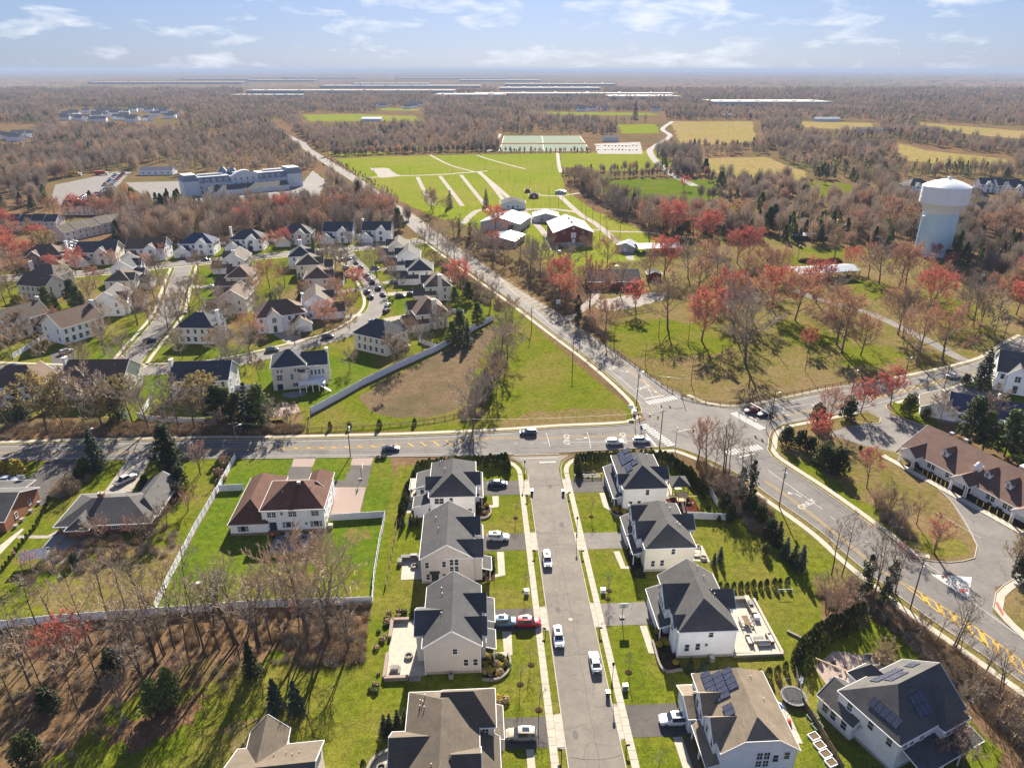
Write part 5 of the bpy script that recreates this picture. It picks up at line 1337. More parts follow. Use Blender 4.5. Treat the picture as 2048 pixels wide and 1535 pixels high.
h = metal_shed((1250,504),-22,10,10,3.4,2.0,'small grey shed with white roof near the barn','shed_grey'); door(h,0,0,0.1,S_,1.4,2.1,'trim')
h = metal_shed((1320,508),8,25,11,3.4,1.8,'open red-posted pavilion with white roof','barn_red',posts=True,name='open_pavilion')
h = metal_shed((1658,562),12,34,13,4.4,1.6,'long open pavilion with pale metal roof in the park','wood_fence',posts=True,name='open_pavilion')
h = metal_shed((1068,396),0,7,6,2.8,1.4,'tiny red hut on the fairground lawn','barn_red',roof='roof_char'); door(h,0,0,0.1,S_,1.2,2.0,'trim')
h = metal_shed((1055,385),0,4,4,2.4,0.8,'tiny brown stand on the fairground lawn','wood_fence',roof='roof_mocha')
h = metal_shed((1120,388),-20,8,4,2.4,0.8,'low pale-roofed stand beside the gravel crossing','shed_grey')
x,y = G(1232,578); h = thing('grey_roof_lodge','dark brown lodge with charcoal roof among red maples','lodge',(x,y),R(2))
wing(h,-13,0,11,15,4.2,3.6,'x','gg',None,'brick_red','roof_char',ov=0.8); chimney(h,1.0,7.5,9.2,1.1,0.8,'trim',4)
for xx in (-9,-5,4,8): window(h,xx,0,1.4,S_,1.4,1.4,2)
h = metal_shed((1309,560),0,6.5,5,3.2,1.2,'small dark hut with red front beside the lodge','barn_red',roof='roof_char')
# bus and sheds near the tower
h = metal_shed((1695,455),4,22,8,3.6,1.4,'yellow-roofed long shed among bare trees near the tower','shed_grey',roof='bus_yellow',axis='x')
h = metal_shed((1622,480),2,20,6,3.0,1.0,'low dark shed at the park\'s wooded edge','metal_dark',roof='shed_grey',axis='x')
h = metal_shed((1485,600),3,14,8,3.2,1.4,'low white-walled shed among red maples in the park','trim',roof='roof_mocha',axis='x')
for k,px in enumerate([(1613,524),(1640,525),(1668,523)]):
    m = MB(); m.lathe([(4.6,0),(4.2,0.9),(3.0,1.7),(1.2,2.1),(0,2.2)],16); o = m.build('mulch_heap','mulch',None,(*G(*px),0)); o.scale = (1,0.7,1)
    tag(o,'dark heap of mulch behind the park pavilion, ' + ('left','middle','right')[k] + ' of three','mulch heap','mulch heaps')
# ------------------------------------------------------------------ water tower
x,y = G(1862,508)
h = thing('water_tower','pale blue water tower with wide white tank','water tower',(x,y,0))
SH = 8.9
m = MB()
prof = []
m.lathe([(SH + 0.15,0),(SH + 0.15,0.8),(SH,0.8),(SH,23.2)],96); m.build('shaft','tower_paint',h,smooth=False)
fl = MB()
for k in range(48):
    a = 2 * math.pi * k / 48; fl.box(-0.09,-0.06,0,0.09,0.06,22.2)
    vs = fl.v[-8:]; del fl.v[-8:]
    ca,sa = math.cos(a),math.sin(a)
    fl.v += [((SH + 0.03 + vy) * ca - vx * sa,(SH + 0.03 + vy) * sa + vx * ca,vz + 0.8) for vx,vy,vz in vs]
fl.build('shaft_ribs','tower_paint',h)
m = MB(); m.lathe([(SH,23.2),(SH + 0.25,24.0),(SH + 0.9,25.6),(SH + 1.9,27.2),(11.8,28.4)],96); m.build('tank_flare','tower_cap',h,smooth=True)
m = MB(); m.lathe([(11.8,28.4),(12.0,28.6),(12.0,37.2),(11.85,37.4)],96); m.build('tank_wall','tower_cap',h)
for z in (31.4,34.4): m = MB(); m.lathe([(12.0,z - .05),(12.06,z - .04),(12.06,z + .04),(12.0,z + .05)],96); m.build('weld_seam','tower_cap',h)
m = MB(); m.lathe([(11.85,37.4),(10.4,38.2),(7.5,39.5),(4,40.5),(1.2,41.0),(0,41.05)],64); rf = m.build('tank_roof','tower_cap',h,smooth=True)
m = MB(); m.lathe([(0.8,41.0),(0.8,42.0),(0.3,42.3),(0,42.3)],16); m.build('roof_vent','tower_cap',rf)
rl = MB()
for k in range(24):
    a = 2 * math.pi * k / 24; b = 2 * math.pi * (k + 1) / 24
    rl.tube((3 * math.cos(a),3 * math.sin(a),40.7),(3 * math.cos(a),3 * math.sin(a),41.9),0.04,0.04,4); rl.tube((3 * math.cos(a),3 * math.sin(a),41.9),(3 * math.cos(b),3 * math.sin(b),41.9),0.04,0.04,4)
rl.build('roof_railing','metal_grey',rf)
m = MB(); m.box(2.8,-9.4,0,6.0,-7.0,4.6); m.build('shaft_door','metal_dark',h)
m = MB(); m.box(-9.9,-1.5,19.4,-8.6,0.5,21.4); m.build('equipment_box','trim',h)
# ------------------------------------------------------------------ white palace-like hotel
pa,pb = Vector(G(378,392)),Vector(G(598,372))
dv = pb - pa; ang = math.atan2(dv.y,dv.x); LL = dv.length
h = thing('hotel','long white palace-like hotel with grey mansard roof','hotel',(pa.x,pa.y),ang)
wl_ = MB(); wl_.box(0,0,0,LL,16,9.0); wl_.build('wall','palace_white',h)
def mansard(par,x0,y0,x1,y1,z0,z1,i=1.4,mat='palace_slate'):
    m = MB(); m.add([(x0 - .3,y0 - .3,z0),(x1 + .3,y0 - .3,z0),(x1 + .3,y1 + .3,z0),(x0 - .3,y1 + .3,z0),(x0 + i,y0 + i,z1),(x1 - i,y0 + i,z1),(x1 - i,y1 - i,z1),(x0 + i,y1 - i,z1)],
                    [(0,1,5,4),(1,2,6,5),(2,3,7,6),(3,0,4,7),(3,2,1,0)]); r = m.build('mansard_roof',mat,par)
    m = MB(); m.box(x0 + i - .2,y0 + i - .2,z1,x1 - i + .2,y1 - i + .2,z1 + 0.5); m.build('parapet','palace_white',r); return r
mansard(h,0,0,LL * 0.38,16,9.0,13.5); mansard(h,LL * 0.62,0,LL,16,9.0,13.5)
cw = MB(); cw.box(LL * 0.38,-2.0,0,LL * 0.62,17.5,13.0); n = 12
cx0,cx1 = LL * 0.38,LL * 0.62
for k in range(n):
    a,b = k / n,(k + 1) / n
    za,zb = 13 + 4.5 * math.sin(math.pi * a),13 + 4.5 * math.sin(math.pi * b)
    xa,xb = cx0 + (cx1 - cx0) * a,cx0 + (cx1 - cx0) * b
    cw.add([(xa,-2,13),(xb,-2,13),(xb,-2,zb),(xa,-2,za),(xb,2,zb),(xa,2,za)],[(0,1,2,3),(3,2,4,5)])
cw.build('centre_block','palace_white',h)
mansard(h,-3,-2.5,9,14,11.5,16.0); mansard(h,LL - 10,-2.5,LL + 3,15,11.5,16.0)
for a,b in ((-3,9),(LL - 10,LL + 3)): box_part(h,'corner_pavilion','palace_white',a,-2.5,0,b,14 if a < 0 else 15,11.5)
for xx in np.concatenate([np.arange(11,cx0 - 2,5.2),np.arange(cx1 + 3,LL - 12,5.2)]):
    d_ = box_part(h,'dormer','palace_white',xx - 1.1,-0.2,9.4,xx + 1.1,2.2,12.0); window(d_,xx,-0.2,9.8,S_,1.0,1.6,1)
    for z in (1.2,4.8): window(h,xx,0,z,S_,1.1,2.0,1)
for xx in np.arange(cx0 + 3,cx1 - 2,5):
    for z in (1.5,5.5,9.6): window(h,xx,-2,z,S_,1.1,2.0,1)
for xx,zz in ((LL * 0.36,20),(LL * 0.44,17)):
    m = MB(); m.lathe([(4.2,12),(4.2,15.0),(3.6,16.2),(2.2,18.0),(0.8,zz - 0.6),(0.5,zz),(0,zz + 0.6)],12,(xx,14)); m.build('dome','palace_slate',h)
for a,b in ((0.12,0.33),(0.42,0.58),(0.70,0.88)): box_part(h,'roof_plant','metal_grey',LL * a,6,13.9,LL * b,11,15.4)
wing(h,14,-15,LL - 14,-2.6,4.4,3.0,'x','gg',None,'sid_pale','roof_grey'); wing(h,16,-24,26,-8,4.6,4.4,'y','gg',None,'sid_pale','roof_grey')
x,y = G(312,350); h = thing('blue_roof_building','building with flat-sheened blue roof behind the hotel','building',(x,y),R(4)); wing(h,-16,0,16,14,4.5,2.6,'x','gg',None,'sid_white','roof_blue')
for xx in (-12,-6,0,6,12): window(h,xx,0,1.4,S_,1.4,1.4,2)
# warehouses on the plain
WH = [(535,197,250,70,12,'white warehouse beyond the woods, left of the long flat one'),(700,187,900,120,12,'longest flat white warehouse roof on the plain'),(940,196,260,160,11,'white warehouse roof right of the longest one'),(1150,194,760,110,12,'wide pale warehouse at mid plain'),(1290,200,240,160,11,'white warehouse with stepped roof right of the wide one'),
      (1545,213,330,150,12,'white warehouse standing alone in the right woods'),(330,168,1100,120,12,'thin far warehouse at the upper left'),(800,176,900,150,12,'flat warehouse behind the longest one'),(560,163,600,150,12,'far small white warehouse at the left'),(900,158,1200,200,12,'far white strip of warehouse near the horizon'),
      (1000,163,700,200,12,'far warehouse second from the horizon'),(640,157,900,200,12,'far warehouse left of centre near the horizon'),(780,171,500,150,12,'mid-far warehouse left of centre'),(1120,172,700,130,12,'mid-far warehouse right of centre'),(430,160,700,160,12,'thin far warehouse near the left horizon'),(1100,181,500,140,12,'mid-plain pale warehouse above the wide one')]
for px,py,w,d,z,lab in WH:
    x,y = G(px,py); h = thing('warehouse',lab,'warehouse',(x,y),0,'warehouses on the plain')
    m = MB(); m.box(-w / 2,0,0,w / 2,d,z); m.build('wall','warehouse_wall',h)
    m = MB(); m.box(-w / 2 - 1,-1,z,w / 2 + 1,d + 1,z + 0.8); m.build('roof','warehouse_white',h)
    for q in range(6): box_part(h,'roof_unit','metal_grey',-w * .42 + q * w * .16,d * .3,z + .8,-w * .42 + q * w * .16 + 9,d * .3 + 14,z + 3.2)
    m = MB()
    for xx in np.arange(-w / 2 + 8,w / 2 - 6,14): m.box(xx,-0.2,1,xx + 8,-0.02,5)
    m.build('dock_doors','metal_dark',h)['kind'] = 'stuff'
# far housing estate of pale roofs
rg = random.Random(5)
pts = []
for k in range(70):
    px,py = rg.uniform(128,352),rg.uniform(220,246)
    if abs(py - (233 + (px - 240) * -0.02)) > 13 - abs(px - 240) * 0.05: continue
    pts.append((px,py))
base = None
for k,(px,py) in enumerate(pts):
    x,y = G(px,py)
    if base is None:
        base = thing('distant_house','pale far-off house in the estate beyond the left woods','house',(x,y),0,'far estate houses'); wing(base,-10,-6,10,6,6.5,4.2,'x','gg',None,'sid_white','concrete_old',trim=False)
        o = base
    else: o = copy_tree(base)
    o.location = (x,y,0); o.rotation_euler.z = rg.uniform(-0.6,0.6)
for k in range(46):
    if k < 26: px,py = rg.uniform(700,1000),rg.uniform(209,218)
    elif k < 40: px,py = rg.uniform(1100,1330),rg.uniform(216,223)
    else: px,py = rg.uniform(0,70),rg.uniform(250,285)
    o = copy_tree(base); o.location = (*G(px,py),0); o.rotation_euler.z = rg.uniform(-0.6,0.6)
    o['label'] = ('small pale house in the far row at the plain\'s near edge' if k < 40 else 'pale far-off house at the left frame edge'); o['group'] = 'far row houses' if k < 40 else 'far left houses'
for px,py,w,d,lab in [(248 * 1 + 495,243,40,20,'grey farm building on the far left field'),(1222,283,22,14,'dark field house beside the sports turf'),(1655,243,50,15,'white farm sheds far out on the tan field'),(1742,265,40,16,'green-walled far barn right of centre'),(1455,235,20,14,'white far farmhouse above the tan field')]:
    x,y = G(px,py); h = thing('far_barn',lab,'barn',(x,y),0); wing(h,-w / 2,0,w / 2,d,5,3,'x','gg',None,'sid_pale','metal_roof' if 'white' in lab or 'grey' in lab else 'roof_char',trim=False)
# ------------------------------------------------------------------ vehicles (x forward)
CAR_SPEC = {
    # stations: x, half width low, half width belt, z floor, z belt, half width top, z top
    'sedan': [(-2.38,.62,.66,.42,.80,.60,.86),(-2.30,.80,.84,.30,.93,.76,1.0),(-1.75,.86,.90,.22,1.0,.74,1.05),(-1.0,.87,.92,.20,1.0,.62,1.40),(-0.2,.88,.92,.20,.99,.62,1.46),(0.45,.88,.92,.20,.97,.62,1.42),
              (1.15,.87,.91,.20,.95,.74,.99),(1.9,.84,.88,.22,.84,.72,.88),(2.3,.74,.78,.30,.70,.64,.74),(2.42,.58,.60,.40,.60,.52,.63)],
    'suv': [(-2.38,.68,.70,.45,.98,.64,1.02),(-2.30,.86,.88,.34,1.08,.72,1.2),(-2.0,.90,.93,.27,1.10,.70,1.66),(-1.0,.92,.95,.26,1.10,.70,1.76),(0.0,.92,.95,.26,1.08,.70,1.76),(0.55,.92,.95,.26,1.06,.70,1.68),
            (1.2,.92,.94,.26,1.04,.80,1.09),(1.95,.89,.92,.28,.98,.78,1.03),(2.32,.80,.84,.36,.86,.70,.90),(2.44,.64,.66,.45,.72,.58,.76)],
    'pickup': [(-2.9,.80,.84,.5,1.02,.80,1.04),(-2.82,.92,.95,.42,1.05,.90,1.06),(-1.2,.94,.97,.36,1.06,.92,1.07),(-0.95,.94,.97,.36,1.10,.72,1.80),(0.2,.94,.97,.36,1.10,.72,1.86),(0.75,.94,.97,.36,1.08,.72,1.76),
               (1.35,.94,.97,.36,1.08,.84,1.14),(2.3,.92,.95,.38,1.04,.82,1.10),(2.75,.84,.88,.44,.94,.76,1.0),(2.88,.7,.72,.5,.8,.64,.86)]}
_car = {}
def make_car(style):
    st = CAR_SPEC[style]; secs = []
    for x,hl,hb,zf,zb,ht,zt in st:
        half = [(hl,zf),(hb,zf + (zb - zf) * 0.45),(hb * 0.985,zb),(ht,zt - 0.02),(ht * 0.55,zt + 0.015)]
        secs.append([(x,y,z) for y,z in half] + [(x,-y,z) for y,z in half[::-1]])
    n = 10; allv = [p for s in secs for p in s]
    cab = [k for k in range(len(st)) if st[k][6] > st[k][4] + 0.25]
    c0,c1 = cab[0],cab[-1]
    body,ws,rw,sl_,sr = [],[],[],[],[]
    for i in range(len(secs) - 1):
        for j in range(n):
            q = (i * n + j,i * n + (j + 1) % n,(i + 1) * n + (j + 1) % n,(i + 1) * n + j)
            up = j in (3,4,5); side_r,side_l = j == 2,j == 6
            if i == c1 and up: ws.append(q)
            elif i == c0 - 1 and up and style != 'pickup': rw.append(q)
            elif i == c0 - 1 and up: rw.append(q)
            elif c0 <= i < c1 and side_r: sr.append(q)
            elif c0 <= i < c1 and side_l: sl_.append(q)
            else: body.append(q)
    body.append(tuple(range(n))); body.append(tuple(range((len(secs) - 1) * n,len(secs) * n))[::-1])
    def sub(name,fs,mat):
        used = sorted({i for f in fs for i in f}); mp_ = {v: k for k,v in enumerate(used)}
        m = MB(); m.v = [allv[i] for i in used]; m.f = [tuple(mp_[i] for i in f)[::-1] for f in fs]
        return m.mesh(name,mat,True if name == 'body' else False)
    parts = [('body',sub('body',body,'car_white')),('windscreen',sub('windscreen',ws,'glass')),('rear_window',sub('rear_window',rw,'glass')),('side_window',sub('side_window',sl_,'glass')),('side_window',sub('side_window',sr,'glass'))]
    if style == 'suv':
        m = MB(); m.box(-1.2,-0.42,1.772,-0.1,0.42,1.785); parts.append(('sunroof',m.mesh('sunroof','glass')))
    if style == 'pickup':
        m = MB(); m.box(-2.7,-0.78,1.062,-1.25,0.78,1.085); parts.append(('cargo_bed',m.mesh('cargo_bed','black_plastic')))
    L0,L1 = st[0][0],st[-1][0]; hb = st[4][2]
    tm = MB(); tm.lathe([(0.22,-0.11),(0.34,-0.11),(0.36,-0.06),(0.36,0.06),(0.34,0.11),(0.22,0.11)],16)
    tm.v = [(x,z,y) for x,y,z in tm.v]; tyre = tm.mesh('wheel','tyre',False)
    rm = MB(); rm.lathe([(0.0,-0.115),(0.22,-0.10),(0.23,0.10),(0.0,0.115)],12); rm.v = [(x,z,y) for x,y,z in rm.v]; rim = rm.mesh('rim','rim')
    hl = MB(); hl.box(-0.05,-0.17,-0.07,0.10,0.17,0.07); hlm = hl.mesh('headlight','lamp_white'); tl = MB(); tl.box(-0.08,-0.15,-0.11,0.05,0.15,0.11); tlm = tl.mesh('tail_light','lamp_red')
    return dict(parts=parts,tyre=tyre,rim=rim,hl=hlm,tl=tlm,L0=L0,L1=L1,hb=hb,zb=st[-2][4],zr=st[1][4])
def car(style,px,rot,colour,label,group=None,world=None,z=0.04,simple=False,name=None):
    if style not in _car: _car[style] = make_car(style)
    c = _car[style]
    t = thing(name or {'sedan': 'parked_car','suv': 'parked_car','pickup': 'pickup_truck'}[style],label,'pickup' if style == 'pickup' else 'car',(*(world or G(*px)),z),R(rot),group)
    for nm,me in c['parts']:
        o = link(nm,me,t)
        if nm == 'body': recolour(o,CAR[colour])
    fx = c['L1'] - 0.95; bx = c['L0'] + 0.85
    for x in (fx,bx):
        for s in (-1,1):
            w = link('wheel',c['tyre'],t,(x,s * (c['hb'] - 0.10),0.36))
            if not simple: link('rim',c['rim'],w)
    if not simple:
        for s in (-1,1):
            link('headlight',c['hl'],t,(c['L1'] - 0.14,s * 0.58,c['zb'] - 0.04)); link('tail_light',c['tl'],t,(c['L0'] + 0.10,s * 0.68,c['zr'] - 0.15))
    return t
D = math.degrees(TH)
# near street (heading: 90 = away from the camera)
car('suv',None,-90 + D,'white','white car with dark panoramic roof parked at the left kerb, farthest of the street',world=SW(-2.9,34.6))
car('suv',None,-90 + D,'white','white estate car parked at the left kerb beside the red car',world=SW(-3.05,12.2))
car('sedan',None,90 + D,'white','white sedan parked at the right kerb',world=SW(2.7,6.0))
car('suv',(1057,1249),2,'red','red car in the left driveway')
car('suv',(1010,1248),2,'blue','dark blue estate car nose to tail behind the red car')
car('suv',(996,1078),0,'white','white boxy car in the second driveway on the left')
car('sedan',(995,970),0,'navy','black car gleaming in the first driveway on the left')
car('suv',(1043,1474),180,'tan','beige car with black roof rails in the bottom left driveway')
car('suv',(1348,1444),182,'white','white car parked in the bottom right driveway')
# on the main roads
car('sedan',(782,900),2,'navy','dark sedan driving left of the hedge on the county road',name='moving_car')
car('suv',(1057,868),182,'slate','grey-blue car driving past the side street mouth',name='moving_car')
car('suv',(1229,888),2,'white','white car waiting second at the crossing',name='moving_car')
car('suv',(1283,884),2,'white','white car waiting first at the stop line',name='moving_car')
car('suv',(1504,824),196,'wine','wine-red car waiting at the right-hand crossing',name='moving_car')
car('sedan',(1530,831),196,'black','black car waiting beside the wine-red one',name='moving_car')
car('sedan',(1907,755),12,'silver','silver car driving on the curve by the spruce',name='moving_car')
car('pickup',(252,963),60,'silver','silver pickup truck on the ranch driveway'); car('pickup',(14,965),5,'white','white pickup truck at the left frame edge')
# cars in the subdivision
for k,(st,px,rot,c,lab) in enumerate([('suv',(133,706),65,'silver','silver car on the drive of the white chimney house'),('suv',(300,684),48,'black','black car at the kerb by the thin clipped tree'),('sedan',(28,735),0,'navy','dark car on the street at the left edge'),
        ('suv',(595,668),150,'slate','grey car on the wide concrete drive'),('suv',(656,676),25,'navy','dark car parked at the inner kerb near the bend'),('suv',(545,702),15,'slate','dark car parked left of the deck house'),('suv',(748,646),22,'silver','pale car at the bend beside the solar-roofed house'),
        ('suv',(801,594),4,'navy','dark car on the drive with two cars, left one'),('suv',(824,591),4,'black','black car on the drive with two cars, right one'),('sedan',(425,575),10,'white','white car on the drive below the middle column'),('suv',(424,609),12,'silver','silver car on the lower middle drive'),
        ('sedan',(362,628),30,'silver','silver car parked on the street left of the corner house'),('suv',(285,621),0,'grey','grey car on the drive of the tan-roofed house'),('suv',(369,514),80,'white','white car in front of the bluish-roofed house'),('sedan',(412,521),8,'navy','dark car in front of the fourth upper house'),('suv',(262,525),70,'black','black car before the third upper house'),('suv',(170,527),60,'grey','grey car before the second upper house'),
        ('suv',(784,540),6,'grey','grey car under the bare tree in the east row'),('suv',(750,538),6,'slate','slate car on the upper east drive'),('suv',(790,566),6,'silver','silver car on the third east drive')]):
    car(st,px,rot,c,lab)
LN = [((712,527),'navy'),((721,537),'black'),((733,553),'black'),((738,559),'slate'),((744,566),'black'),((756,579),'slate'),((766,591),'navy'),((734,586),'navy'),((741,596),'grey'),((776,612),'silver'),((773,624),'black'),((711,557),'white'),((697,553),'silver'),((692,537),'silver'),((682,521),'white'),((698,518),'silver')]
for k,(px,c) in enumerate(LN):
    car('suv' if k % 3 else 'sedan',px,118 if px[1] < 600 else 75,c,c.replace('slate','blue-grey') + ' car parked along the curved subdivision street, %s counting from the camera' % NTH[sum(1 for q,_ in LN if q[1] > px[1])],'cars along the curved street',simple=True)
car('suv',(1120,495),80,'black','black car parked in front of the red barn',simple=True); car('suv',(1119,506),80,'navy','dark car nearer the camera in front of the red barn',simple=True)
rg = random.Random(11)
cols_ = ['white','silver','grey','black','navy','slate','red','blue']
for j in range(16):
    for k,(ax,ay,bx,by) in enumerate([(215,372,240,348),(205,392,222,376),(160,403,186,388)]):
        t = j / 15
        px = (ax + (bx - ax) * t + (6 if j % 2 else -6),ay + (by - ay) * t)
        car(rg.choice(['suv','sedan']),px,10 + (180 if j % 2 else 0),rg.choice(cols_),'car in the far car park left of the hotel','cars in the hotel car park',simple=True)
for k in range(24):
    car(rg.choice(['suv','sedan']),(1196 + (k % 12) * 7,292 + (k // 12) * 8 + rg.uniform(-1,1)),80,rg.choice(cols_),'tiny car in the car park by the sports turf','cars by the sports turf',simple=True)
for k in range(22):
    t = k / 21; car(rg.choice(['suv','sedan']),(130 + 30 * t + (5 if k % 2 else -5),508 - 55 * t),10,rg.choice(cols_),'car parked in the lane of the tan town house row','cars by the town houses',simple=True)
car('sedan',(774,406),-50,'navy','dark car far up the main road',simple=True,name='moving_car'); car('sedan',(648,330),-50,'black','black car at the far end of the main road',simple=True,name='moving_car')
# lorries in the far car park
for px,rot,m_,lab in (((150,352),4,'bus_yellow','yellow box lorry at the edge of the far car park'),((203,350),4,'truck_red','red box lorry at the edge of the far car park')):
    t = thing('box_lorry',lab,'lorry',G(*px),R(rot))
    box_part(t,'cargo_box',m_,-6,-1.25,0.9,4,1.25,3.9); box_part(t,'cab','trim',4.2,-1.15,0.6,6.4,1.15,2.9)
    for x in (-4.5,-3,5): 
        for s in (-1,1): m = MB(); m.lathe([(0,-0.15),(0.5,-0.15),(0.5,0.15),(0,0.15)],12); m.v = [(a,c_,b) for a,b,c_ in m.v]; m.build('wheel','tyre',t,(x,s * 1.1,0.5))
# ------------------------------------------------------------------ fences
def vinyl_fence(px,label,h=1.8,step=2.4,mat='vinyl',name='white_fence',post='vinyl',world=False):
    P = [Vector(p) for p in px] if world else [Vector(G(*p)) for p in px]
    root = thing(name,label,'fence',(P[0].x,P[0].y,0))
    key = (round(step,2),round(h,2),mat)
    pm = MB(); pm.box(-0.065,-0.065,0,0.065,0.065,h + 0.08); pm.add([(-.09,-.09,h + .08),(.09,-.09,h + .08),(.09,.09,h + .08),(-.09,.09,h + .08),(0,0,h + .2)],[(0,1,4),(1,2,4),(2,3,4),(3,0,4),(3,2,1,0)])
    pm = pm.mesh('post',post)
    pn = MB()
    nb = 8
    for k in range(nb):
        a,b = k / nb,(k + 1) / nb
        pn.box(a + 0.004,-0.015 - 0.004 * (k % 2),0.06,b - 0.002,0.015 + 0.004 * (k % 2),h - 0.12)
    pn.box(0,-0.03,h - 0.12,1,0.03,h); pn.box(0,-0.03,0.05,1,0.03,0.18); pn = pn.mesh('panel',mat)
    for a,b in zip(P,P[1:]):
        L = (b - a).length; n = max(1,round(L / step)); an = math.atan2(b.y - a.y,b.x - a.x)
        for k in range(n):
            p = a.lerp(b,k / n) - P[0]; q = a.lerp(b,(k + 1) / n) - P[0]
            dz = RNG.uniform(-0.05,0.03)
            link('post',pm,root,(p.x,p.y,dz),an)
            o = link('panel',pn,root,(p.x,p.y,dz),an + RNG.uniform(-0.012,0.012)); o.scale = ((q - p).length,1,1)
    e = P[-1] - P[0]; link('post',pm,root,(e.x,e.y,0))
    return root
vinyl_fence([(471,918),(439,978),(390,1062),(342,1155),(312,1217)],'white vinyl fence along the left side of the white house\'s lawn')
vinyl_fence([(-20,1258),(120,1243),(360,1226),(512,1214),(744,1207)],'long white vinyl fence between the lawns and the bottom left woods')
vinyl_fence([(745,1206),(749,1152),(760,1085),(771,1034)],'white vinyl fence along the right side of the white house\'s lawn')
vinyl_fence([(771,1034),(662,1041)],'white vinyl fence right of the white house')
vinyl_fence([(439,982),(487,980)],'short white fence joining the white house to the left fence')
vinyl_fence([(621,829),(680,797),(727,770),(800,735),(874,702),(930,670),(987,640)],'long white fence curving round the subdivision above the brown basin',2.4)
vinyl_fence([(846,664),(838,684),(874,698)],'white fence around the corner garden of the brown-roofed house')
vinyl_fence([(898,632),(905,625),(928,627)],'short white fence beside the pines')
vinyl_fence([(276,836),(300,842),(380,846),(475,848)],'pale fence behind roadside shrubs above the county road',mat='sid_pale')
vinyl_fence([(281,836),(305,797)],'white fence down the side of the grey house garden'); vinyl_fence([(470,780),(506,778)],'short white fence right of the grey house')
vinyl_fence([(24,718),(96,674)],'white fence behind the white chimney house'); vinyl_fence([(1374,1036),(1451,1040)],'short white fence behind the cream house')
vinyl_fence([(1418,985),(1434,1012)],'white fence piece by the play area')
for px in ([(335,498),(350,497)],[(430,490),(452,489)],[(536,484),(560,482)],[(624,478),(648,476)],[(700,474),(722,473)]): vinyl_fence(px,'white garden fence joining upper-row houses, %s from the left' % NTH[[335,430,536,624,700].index(px[0][0])])
def rail_fence(px,label,step=3.0,rails=(0.45,0.8,1.1),mat='wood_fence',h=1.25,world=False,wire=False,name='rail_fence'):
    P = smooth_line(px if world else GL(px),step)
    root = thing(name,label,'fence',(P[0].x,P[0].y,0)); o0 = P[0]
    pm = MB(); pm.box(-0.08,-0.08,0,0.08,0.08,h); pm = pm.mesh('post',mat)
    for k,p in enumerate(P):
        o = link('post',pm,root,(p.x - o0.x,p.y - o0.y,0),RNG.uniform(0,0.3)); o.rotation_euler = (RNG.uniform(-.03,.03),RNG.uniform(-.03,.03),RNG.uniform(0,.4))
        if k + 1 < len(P):
            m = MB(); q = P[k + 1]
            for z in rails: m.beam((p.x - o0.x,p.y - o0.y,z + RNG.uniform(-.04,.04)),(q.x - o0.x,q.y - o0.y,z + RNG.uniform(-.04,.04)),0.06,0.11)
            m.build('rails',mat,root)
    return root
rail_fence([(1206,684),(1250,718),(1300,754),(1345,786),(1385,801),(1440,809),(1500,806),(1560,794),(1650,776),(1740,758),(1800,742),(1838,730)],'brown split-rail fence around the park beside the roads')
rail_fence([(617,862),(700,858),(780,853),(870,842),(945,826)],'brown rail fence below the detention basin'); rail_fence([(1222,634),(1262,629),(1306,620)],'low brown fence at the gravel yard in the park')
rail_fence([(617,862),(621,830)],'short rail fence at the end of the white fence'); rail_fence([SW(-35.6,60),SW(-35.8,46),SW(-36,28)],'brown wooden fence left of the pergola patio',world=True,rails=(0.3,0.6,0.9,1.2))
vinyl_fence([(1604,1405),(1640,1462),(1685,1540)],'weathered wooden picket fence between the solar houses',1.3,2.4,'wood_fence','picket_fence','wood_fence')
rail_fence([(1604,1405),(1590,1320),(1640,1270),(1740,1225)],'thin black wire fence around the lower right garden',2.4,(0.3,0.7,1.1,1.4),'metal_dark',1.5,name='wire_fence')
rail_fence([(1752,1228),(1860,1330),(1960,1420),(2060,1520)],'thin dark fence between the garden and the roadside brush',2.4,(0.3,0.7,1.1,1.4),'metal_dark',1.5,name='wire_fence')
rail_fence([SW(7.2,67.6),SW(14.2,67.8)],'black garden fence beside the first right driveway',1.8,(0.2,0.5,0.8,1.1),'metal_dark',1.2,world=True,name='wire_fence')
rail_fence([(1270,530),(1300,522),(1380,540),(1385,552),(1345,560),(1262,548)],'low board ring fence behind the lodge',4,(0.5,0.9),'wood_fence',1.1)
# ------------------------------------------------------------------ poles and wires
def utility_pole(px,h,label,arm=True,lean=0.0,group=None,lamp=0,trans=False,r=0.15):
    t = thing('utility_pole',label,'utility pole',(*G(*px),0),RNG.uniform(-0.3,0.3) + 0.6,group)
    m = MB(); m.tube((0,0,0),(lean * h,0,h),r,r * 0.7,8,True); m.build('pole','wood_pole',t)
    if arm: m = MB(); m.beam((-1.1,0,h - 0.6),(1.1,0,h - 0.6),0.1,0.12); m.build('crossarm','wood_pole',t)
    if arm:
        for x in (-0.95,0,0.95): m = MB(); m.lathe([(0.05,h - 0.54),(0.06,h - 0.4),(0,h - 0.36)],6,(x,0)); m.build('insulator','metal_grey',t)
    if lamp: m = MB(); m.path([(0,0,h * 0.82),(0.9 * lamp,0,h * 0.88),(1.9 * lamp,0,h * 0.88)],0.05,5); a = m.build('lamp_arm','metal_grey',t); m = MB(); m.box(1.7 * lamp - 0.3,-0.16,h * 0.88 - 0.1,1.7 * lamp + 0.3,0.16,h * 0.88 + 0.08); m.build('lamp_head','trim',a)
    if trans: m = MB(); m.lathe([(0.0,h * 0.72),(0.26,h * 0.72),(0.26,h * 0.84),(0,h * 0.85)],10,(0.4,0)); m.build('transformer','trim',t)
    return t
